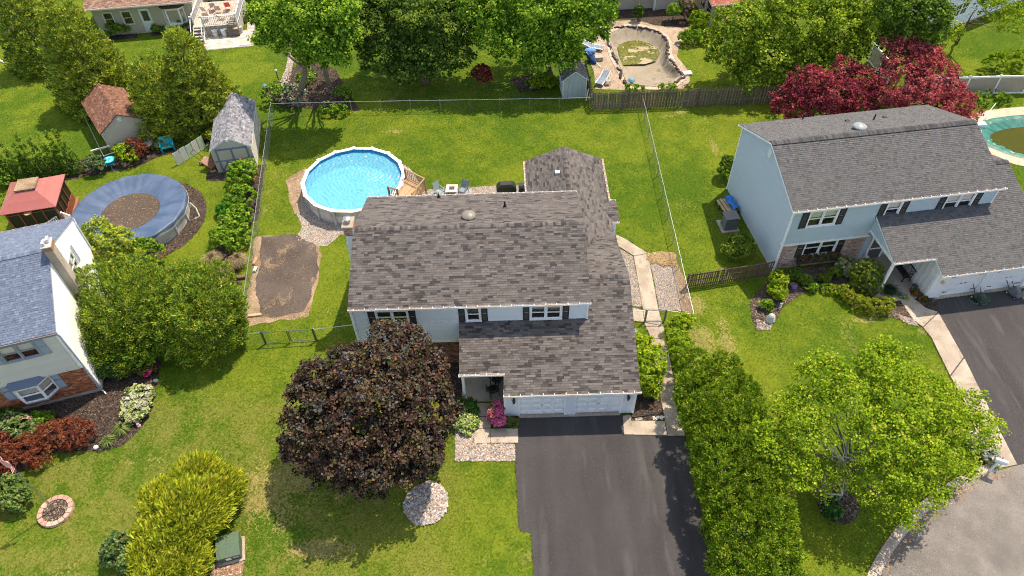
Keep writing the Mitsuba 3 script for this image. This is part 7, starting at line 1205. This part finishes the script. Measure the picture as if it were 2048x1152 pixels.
# mailboxes
def mailbox(p, deg, col, label, h=1.1):
    k = thing('mailbox', label, 'mailbox'); F = frame(*p, deg); part(k, 'post', MB(F, col).box(-.05, -.05, 0, .05, .05, h).beam((0, 0, h - .35), (0, -.3, h - .05), .05, .05), 'satin')
    a = np.linspace(0, np.pi, 9); pr = [(-.1, h), (.1, h)] + [(.1 * math.cos(t), h + .12 + .1 * math.sin(t)) for t in a]; R, o = F; F2 = (R @ np.array([[1, 0, 0], [0, 0, -1], [0, 1, 0]], float), o)
    part(k, 'box', MB(F2, col).prism(sg.Polygon(pr), -.2, .36, bottom=True), 'satin'); part(k, 'flag', MB(F, (.5, .05, .05)).box(.105, -.1, h + .1, .115, -.06, h + .3), 'satin')
mailbox((18.04, -4.19), 62, (.62, .70, .74), 'pale mailbox on a post at the kerb beside the variegated shrub'); mailbox((5.4, -9.66), 5, (.74, .76, .78), 'white mailbox at the foot of the driveway hedge')
# blue house yard
GB = sub(BF, -1.35, 4.6); k = thing('generator', 'grey standby generator on a pad beside the blue house', 'generator'); part(k, 'pad', MB(GB).box(-.62, -.55, -.02, .62, .75, .1), 'concrete'); m = MB(GB, (.115, .125, .135)); v = [(-.46, -.38, .1), (.46, -.38, .1), (.46, .42, .1), (-.46, .42, .1), (-.42, -.34, 1.0), (.42, -.34, 1.0), (.42, .38, 1.0), (-.42, .38, 1.0)]; m.add(v, BOXF); part(k, 'body', m, 'satin'); part(k, 'lid', MB(GB, (.15, .15, .155)).prism(sg.box(-.48, -.42, .48, .46).buffer(-.05).buffer(.05), 1.0, 1.14, bottom=True), 'satin')
m = MB(GB, (.02, .022, .024))
for i in range(7): m.box(-.36 + i * .105, -.425, 1.02, -.30 + i * .105, -.42, 1.12)
part(k, 'louvre', m, 'satin', kind='stuff')
k = thing('lumber_rack', 'low rack of timber partly wrapped in a blue tarpaulin', 'rack'); RB = sub(BF, -.78, 6.5, 6)
for i in range(5): part(k, 'timber', MB(RB, np.array((.42, .32, .20)) * (.8 + .4 * OR.random())).box(-.55 + i * .24, -.7, .28 + .05 * (i % 2), -.38 + i * .24, .7, .36 + .05 * (i % 2)), 'matte')
for y in (-.6, 0, .6): part(k, 'crossbar', MB(RB, (.03, .03, .03)).box(-.65, y - .03, .2, .62, y + .03, .27).box(-.65, y - .03, 0, -.6, y + .03, .5).box(.58, y - .03, 0, .63, y + .03, .3), 'satin')
k = thing('tarpaulin', 'crumpled bright blue tarpaulin on the timber rack', 'tarpaulin'); g = np.linspace(0, 1, 16); GX, GY = np.meshgrid(g, g, indexing='ij'); zz = .5 + .22 * meshkit.fbm(np.stack([GX * 5, GY * 6, 0 * GX], -1), 3, 4) - .35 * np.clip(GX - .85, 0, 1) * 6 * .3
vv = np.stack([-.05 + .62 * GX + .06 * np.sin(GY * 9), -.72 + 1.45 * GY, zz], -1).reshape(-1, 3); ii = np.arange(15)[:, None] * 16 + np.arange(15)[None]; emit(k, MB(RB, (.01, .16, .52)).add(vv, np.stack([ii, ii + 16, ii + 17, ii + 1], -1).reshape(-1, 4)), 'satin', True)
def mower(F, col, label, engine, name='lawn_mower'):
    k = thing(name, label, 'lawn mower'); part(k, 'deck', MB(F, col).prism(sg.box(-.27, -.35, .27, .32).buffer(.06), .1, .26, bottom=True), 'satin'); part(k, 'engine', MB(F, engine).box(-.16, -.2, .26, .16, .14, .44).lathe((0, -.03, .44), [(.13, 0), (.13, .07), (.08, .1), (0, .1)], 12), 'satin')
    for sx in (-1, 1):
        for y, r in ((-.28, .1), (.3, .13)):
            q = F[0] @ np.array([sx * .34, y, r]) + F[1]; a = F[0] @ np.array([sx * .04, 0, 0]); w = part(k, 'wheel', MB(col=(.025, .025, .025)).tube([q - a, q + a], r, 12), 'satin'); part(w, 'hub', MB(col=(.5, .5, .5)).tube([q + a * .9, q + a * 1.15], r * .45, 8), 'satin')
        part(k, 'handle', MB(F, (.03, .03, .03)).beam((sx * .22, .3, .28), (sx * .22, .95, .95), .03, .03), 'satin')
    part(k, 'handle_bar', MB(F, (.03, .03, .03)).beam((-.22, .95, .95), (.22, .95, .95), .03, .03), 'satin'); return k
mower(sub(BF, 11.75, -4.35, 6), (.02, .05, .03), 'black and green lawn mower between the blue house garage doors', (.05, .07, .055)); mower(sub(BF, 14.15, -4.25, 20), (.10, .11, .12), 'grey lawn mower in front of the right hand garage door of the blue house', (.16, .17, .18))
single('garden_hose', MB(col=(.05, .26, .10)).tube([(*(sub(BF, 11.75, -4.35)[0] @ np.array([.62 * math.cos(t), .42 * math.sin(t), 0]) + sub(BF, 11.75, -4.35)[1])[:2], .03 + .1 * (t / 9)) for t in np.linspace(0, 9, 40)], .016, 5), 'satin', 'green hose coiled round the black and green lawn mower', 'hose')
k = thing('bench', 'black slatted bench against the porch wall of the blue house', 'bench'); BB = sub(BF, 7.95, -1.6, -90)
for i in range(6): part(k, 'slat', MB(BB, BLACK).box(-.65, -.26 + i * .08, .5, .65, -.2 + i * .08, .53), 'satin')
for i in range(11): part(k, 'back_slat', MB(BB, BLACK).beam((-.6 + i * .12, .24, .55), (-.6 + i * .12, .34, 1.0), .035, .02), 'satin')
part(k, 'back_rail', MB(BB, BLACK).beam((-.65, .35, 1.02), (.65, .35, 1.02), .04, .06), 'satin')
for x in (-.62, .62):
    for y in (-.24, .24): part(k, 'leg', MB(BB, BLACK).box(x - .025, y - .025, .1, x + .025, y + .025, .75 if y < 0 else .56), 'satin')
    part(k, 'arm', MB(BB, BLACK).beam((x, -.28, .75), (x, .3, .78), .05, .03), 'satin')
single('lantern', MB(sub(BF, 8.05, -2.95, 8), (.03, .035, .035)).box(-.13, -.13, .1, .13, .13, .14).box(-.1, -.1, .14, -.08, -.08, .5).box(.08, -.1, .14, .1, -.08, .5).box(-.1, .08, .14, -.08, .1, .5).box(.08, .08, .14, .1, .1, .5).box(-.13, -.13, .5, .13, .13, .56).lathe((0, 0, .56), [(.1, 0), (0, .14)], 6).lathe((0, 0, .14), [(.04, 0), (.04, .18), (0, .2)], 8, (.5, .46, .38)), 'satin', 'black floor lantern beside the porch bench of the blue house', 'lantern')
k = single('garden_statue', MB(col=(.42, .45, .44)).lathe((*(9.54, 6.27), 0), [(.0, 0), (.26, .02), (.3, .12), (.24, .3), (.16, .42), (.2, .5), (.1, .62), (0, .64)], 10), 'satin', 'grey green garden urn on the pebbles at the bed tip', 'urn')
single('garden_marker', MB(frame(*(10.52, 7.45), 55), (.45, .42, .36)).box(-.3, -.06, 0, .3, .06, .1).box(-.34, -.05, .0, -.28, .05, .55), 'matte', 'small stone marker below the lemon green shrub', 'marker')
single('pipe_stub', MB(col=(.70, .72, .74)).tube([(*(17.04, 11.14), .5), (*(17.14, 10.86), .45)], .1, 8), 'satin', 'white cylinder on the blue house step behind the dome shrub', 'cylinder')
# left neighbour's yard
TQ, TQ2 = (.02, .42, .55), (.05, .55, .66)
AC = frame(*(-33.32, 25.7), 20); k = thing('garden_armchair', 'turquoise plastic garden armchair beside the pale fence panels', 'chair'); part(k, 'seat', MB(AC, TQ).prism(sg.box(-.42, -.36, .42, .3), .38, .42, bottom=True), 'satin')
part(k, 'backrest', MB(AC, TQ).add([(-.46, .26, .42), (.46, .26, .42), (.5, .46, .98), (-.5, .46, .98), (-.46, .31, .42), (.46, .31, .42), (.5, .5, .98), (-.5, .5, .98)], BOXF), 'satin')
for sx in (-1, 1):
    part(k, 'arm', MB(AC, TQ).box(min(sx * .42, sx * .54), -.4, .60, max(sx * .42, sx * .54), .34, .66).box(min(sx * .44, sx * .5), -.3, .42, max(sx * .44, sx * .5), .28, .60), 'satin')
    for y in (-.36, .3): part(k, 'leg', MB(AC, TQ).beam((sx * .48, y, 0), (sx * .44, y * .9, .6 if y < 0 else .4), .09, .07), 'satin')
k = thing('garden_table', 'round turquoise garden table with a patterned top', 'table'); tb = np.array((-37.1, 23.64)); part(k, 'top', MB(col=TQ2).lathe((*tb, .70), [(.0, .03), (.42, .03), (.44, .0), (.42, -.03), (0, -.03)], 22), 'satin'); part(k, 'lower_shelf', MB(col=TQ).lathe((*tb, .42), [(0, .02), (.32, .02), (.32, -.02), (0, -.02)], 16), 'satin')
part(k, 'pattern', (lambda m: [m.lathe((tb[0] + .24 * math.cos(t), tb[1] + .24 * math.sin(t), .7305), [(.07, 0), (.045, .004), (.0, .004)], 8) for t in np.arange(0, 6.2, .785)] and m)(MB(col=(.45, .70, .74))), 'satin', kind='stuff')
for t in (0.4, 1.97, 3.54, 5.11): part(k, 'leg', MB(col=TQ).tube([(tb[0] + .42 * math.cos(t), tb[1] + .42 * math.sin(t), 0), (tb[0] + .26 * math.cos(t), tb[1] + .26 * math.sin(t), .4), (tb[0] + .36 * math.cos(t), tb[1] + .36 * math.sin(t), .68)], .022, 6), 'satin')
k = thing('bistro_table', 'small round grey bistro table left of the turquoise armchair', 'table'); tb = np.array((-34.78, 25.51)); part(k, 'top', MB(col=(.40, .38, .36)).lathe((*tb, .7), [(0, .02), (.4, .02), (.4, -.02), (0, -.02)], 18), 'satin')
for t in (0.4, 1.97, 3.54, 5.11): part(k, 'leg', MB(col=(.16, .15, .14)).tube([(tb[0] + .4 * math.cos(t), tb[1] + .4 * math.sin(t), 0), (tb[0] - .2 * math.cos(t), tb[1] - .2 * math.sin(t), .68)], .018, 5), 'satin')
chair(frame(*(-35.45, 25.61), -60), (.2, .19, .18), 'rusty folding chair left of the grey bistro table', None, w=.42, arms=False, fabric=(.42, .33, .22), name='folding_chair', rec=.12); chair(frame(*(-34.34, 25.88), 70), (.2, .19, .18), 'rusty folding chair right of the grey bistro table', None, w=.42, arms=False, fabric=(.38, .32, .22), name='folding_chair', rec=.12)
k = thing('wheelbarrow', 'rusty wheelbarrow tipped against the grey shed', 'wheelbarrow'); WBF = frame(*(-29.19, 23.02), 60); m = MB(WBF, (.17, .065, .035)); m.add([(-.3, -.42, .12), (.3, -.42, .12), (.3, .4, .5), (-.3, .4, .5), (-.38, -.5, .45), (.38, -.5, .45), (.38, .5, .82), (-.38, .5, .82)], BOXF); part(k, 'tray', m, 'satin'); part(k, 'wheel', MB(col=(.03, .03, .03)).tube([WBF[0] @ np.array([-.05, -.55, .2]) + WBF[1], WBF[0] @ np.array([.05, -.55, .2]) + WBF[1]], .2, 12), 'satin'); part(k, 'handle', MB(WBF, (.3, .2, .12)).beam((-.25, .3, .4), (-.3, .95, .75), .04, .04).beam((.25, .3, .4), (.3, .95, .75), .04, .04), 'matte')
mower(frame(*(-29.78, 23.8), 75), (.30, .055, .03), 'red lawn mower standing beside the wheelbarrow', (.5, .5, .48)); single('field_stone', MB(col=(.42, .3, .22)).mesh(trimesh.creation.icosphere(1).apply_transform(np.diag([.26, .17, .12, 1])).apply_translation([*(-28.95, 22.7), .08])), 'matte', 'brown field stone in front of the grey shed corner', 'stone')
single('white_board', MB(col=(.74, .75, .76)).beam((*(-38.72, 24.53), .9), (*(-37.45, 25.18), .9), .08, .12), 'satin', 'white rail on the low fence behind the turquoise table', 'rail')
for q, lab in (((-32.57, -1.84), 'white ball light in the left flower bed'), ((-29.08, -1.26), 'pale stone ball at the left bed edge')): single('garden_ball', MB(col=(.70, .70, .72)).mesh(trimesh.creation.icosphere(2, .13).apply_translation([*q, .12])), 'satin', lab, 'ball', smooth=True)
single('garden_angel', MB(col=(.62, .40, .46)).lathe((*(-27.2, 0.05), 0), [(.1, 0), (.12, .1), (.07, .22), (.09, .3), (0, .4)], 8), 'matte', 'small pink garden figure at the left bed edge', 'ornament'); single('edge_stone', MB(col=(.55, .48, .45)).mesh(trimesh.creation.icosphere(1).apply_transform(np.diag([.16, .12, .12, 1])).apply_translation([*(-27.21, 3.07), .08])), 'matte', 'pale stone on the edge of the left mulch bed', 'stone')
# far deck furniture
WI = (.66, .60, .52)
def deckxy(x, y): return (EF[0] @ np.array([x, y, 0]) + EF[1])[:2]
for x, y, a, c, f_, lab in ((.95, 2.6, 160, (.70, .67, .62), (.55, .5, .45), 'white chair on the raised deck, leftmost'), (1.5, 3.3, 200, (.70, .67, .62), (.40, .34, .36), 'white chair on the raised deck behind the leftmost'), (2.2, 2.6, 180, WI, (.45, .38, .28), 'tan chair in the middle of the raised deck'), (3.0, 3.2, 190, WI, (.62, .10, .06), 'chair with a red cushion on the raised deck'), (3.75, 1.3, 260, (.62, .50, .34), (.66, .55, .42), 'tan chair at the right railing of the raised deck'), (1.2, 1.4, 190, (.70, .67, .62), (.52, .42, .34), 'white chair on the raised deck nearest the steps')): chair(frame(*deckxy(x, y), a, DZ), c, lab, None, fabric=f_, name='deck_chair')
single('side_table', MB(frame(*deckxy(2.6, 1.3), 5, DZ), (.40, .37, .30)).box(-.3, -.25, .38, .3, .25, .42).box(-.28, -.23, 0, -.24, -.19, .38).box(.24, -.23, 0, .28, -.19, .38).box(-.28, .19, 0, -.24, .23, .38).box(.24, .19, 0, .28, .23, .38), 'satin', 'low side table on the raised deck', 'table')
for q, lab in (((-34.17, 43.71), 'pale bin below the raised deck, left of the pair'), ((-33.31, 43.76), 'pale bin below the raised deck, right of the pair')): single('garden_bin', MB(col=(.40, .44, .43)).lathe((*q, 0), [(.0, 0), (.24, 0), (.30, .72), (.31, .72), (.0, .76)], 14, (.46, .50, .49)), 'satin', lab, 'bin')
k = thing('grill', 'stainless grill with open lid below the raised deck', 'grill'); GG = frame(*(-32.42, 43.9), 8); part(k, 'cart', MB(GG, (.10, .09, .08)).box(-.55, -.28, .08, .55, .28, .75), 'satin'); part(k, 'lid', MB(GG, (.06, .08, .09)).beam((0, .22, .86), (0, .36, 1.3), 1.0, .06, up=(0, -1, .3)), 'satin'); part(k, 'shelf', MB(GG, (.45, .44, .42)).box(-.85, -.25, .74, -.56, .25, .78), 'satin'); part(k, 'tray', MB(GG, (.50, .36, .18)).box(.05, -.32, .76, .5, .26, .84), 'satin')
single('deck_urn', MB(col=(.38, .37, .34)).lathe((*(-31.94, 44.36), 0), [(0, 0), (.2, .02), (.26, .3), (.24, .62), (.3, .66), (.0, .68)], 12), 'satin', 'grey urn right of the stainless grill', 'urn')
k = thing('flower_pot', 'terracotta pot of white flowers at the right side of the raised deck', 'flower pot'); fp = np.array((-31.96, 46.57)); part(k, 'pot', MB(col=(.30, .10, .05)).lathe((*fp, 0), [(0, 0), (.16, 0), (.24, .4), (.22, .4), (0, .36)], 12), 'matte'); part(k, 'flowers', foliage([(*fp, .55, .26, .22)], 420, .1, ((.6, .6, .56), (.08, .14, .03)), (2, 1), OR, clump=.1, per=12), 'leaf', kind='stuff')
chair(frame(*(-41.69, 45.82), 160), (.52, .16, .03), 'orange wooden chair in front of the far beige house door', None, arms=False, name='garden_chair', fabric=(.55, .18, .03))
single('garden_hose', MB(col=(.42, .38, .33)).tube([(*(np.array((-30.64, 48.8)) + [.9 * math.cos(t * 1.3) + .2 * math.cos(t * 3), .45 * math.sin(t * 1.7)]), .05) for t in np.linspace(0, 9, 50)], .03, 5), 'satin', 'pale hose lying loose in the mulch beside the raised deck', 'hose'); single('hose_reel', MB(col=(.02, .30, .24)).lathe((*(-31.43, 49.6), .02), [(.22, 0), (.3, .1), (.22, .2), (.12, .2), (.12, 0)], 14), 'satin', 'green ring in the mulch beside the raised deck', 'hose reel')
# loungers and clutter beyond the drained pool
def lounger(F, lab):
    k = thing('sun_lounger', lab, 'sun lounger', 'blue grey sun loungers beside the drained pool'); part(k, 'sling', MB(F, (.17, .22, .30)).box(-.3, -.95, .33, .3, .2, .36).add([(-.3, .2, .35), (.3, .2, .35), (.3, .95, .62), (-.3, .95, .62)], [[0, 1, 2, 3]]), 'satin')
    for s in (-1, 1): part(k, 'rail', MB(F, (.72, .74, .76)).box(min(s * .3, s * .36), -1.0, .30, max(s * .3, s * .36), .22, .37).beam((s * .33, .2, .34), (s * .33, .97, .62), .06, .06), 'satin'); part(k, 'leg', MB(F, (.6, .62, .64)).box(s * .33 - .02, -.8, 0, s * .33 + .02, -.74, .31).box(s * .33 - .02, .5, 0, s * .33 + .02, .56, .44), 'satin')
lounger(frame(*(2.21, 33.75), -28), 'blue grey sun lounger nearest the picket fence'); lounger(frame(*(1.93, 39.32), 68), 'blue grey sun lounger under the fresh green tree')
k = thing('folded_umbrella', 'crumpled blue umbrella lying behind the small grey shed', 'umbrella'); m = MB(col=(.03, .07, .22)); a = np.array([*(1.26, 37.66), .5]); b = np.array([*(1.93, 36.59), .25]); t = np.linspace(0, 1, 8)[:, None]; m.tube(a + (b - a) * t + .08 * OR.standard_normal((8, 3)), [.08, .3, .34, .3, .36, .28, .2, .06], 9); part(k, 'canopy', m, 'matte'); part(k, 'pole', MB(col=(.6, .6, .6)).tube([a - (b - a) * .2, b + (b - a) * .5], .025, 6), 'metal')
single('folded_cover', MB(col=(.12, .26, .50)).mesh(trimesh.creation.icosphere(2).apply_transform(np.diag([.55, .35, .2, 1])).apply_translation([*(1.58, 38.62), .3])), 'matte', 'light blue folded cover between the loungers', 'cover'); single('wire_stool', MB(frame(*(2.63, 33.24), 10), (.3, .3, .29)).box(-.22, -.2, .42, .22, .2, .45).box(-.2, -.18, 0, -.17, -.15, .42).box(.17, -.18, 0, .2, -.15, .42).box(-.2, .15, 0, -.17, .18, .42).box(.17, .15, 0, .2, .18, .42), 'satin', 'grey stool beside the sun lounger nearest the picket fence', 'stool')
single('deck_box', MB(frame(*(2.19, 37.35), 6), (.40, .36, .30)).box(-.4, -.25, .04, .4, .25, .42), 'matte', 'tan storage box behind the sun lounger', 'box')
m = MB(col=(.70, .70, .70)).beam((*(0.49, 30.87), .02), (*(0.7, 31.31), .9), .08, .05); single('white_board', m, 'satin', 'white board leaning by the small grey shed', 'board'); single('garden_caddy', MB(col=(.20, .50, .42)).lathe((*(0.97, 30.99), 0), [(0, 0), (.2, .02), (.26, .5), (.18, .6), (0, .62)], 10), 'satin', 'pale green caddy between small grey shed and picket fence', 'caddy')
single('path_lamp', MB(col=(.05, .08, .08)).tube([(*(-26.54, 35.6), 0), (*(-26.54, 35.6), .9)], .05, 7).lathe((*(-26.54, 35.6), .9), [(.14, 0), (.12, .1), (0, .2)], 8, (.5, .52, .5)), 'satin', 'dark garden lamp on the lawn edge behind the grey shed', 'lamp'); single('gazing_globe', MB(col=(.13, .20, .42)).mesh(trimesh.creation.icosphere(2, .3).apply_translation([*(-27.23, 33.78), .4])), 'gloss', 'blue globe ornament behind the grey shed', 'globe', smooth=True)
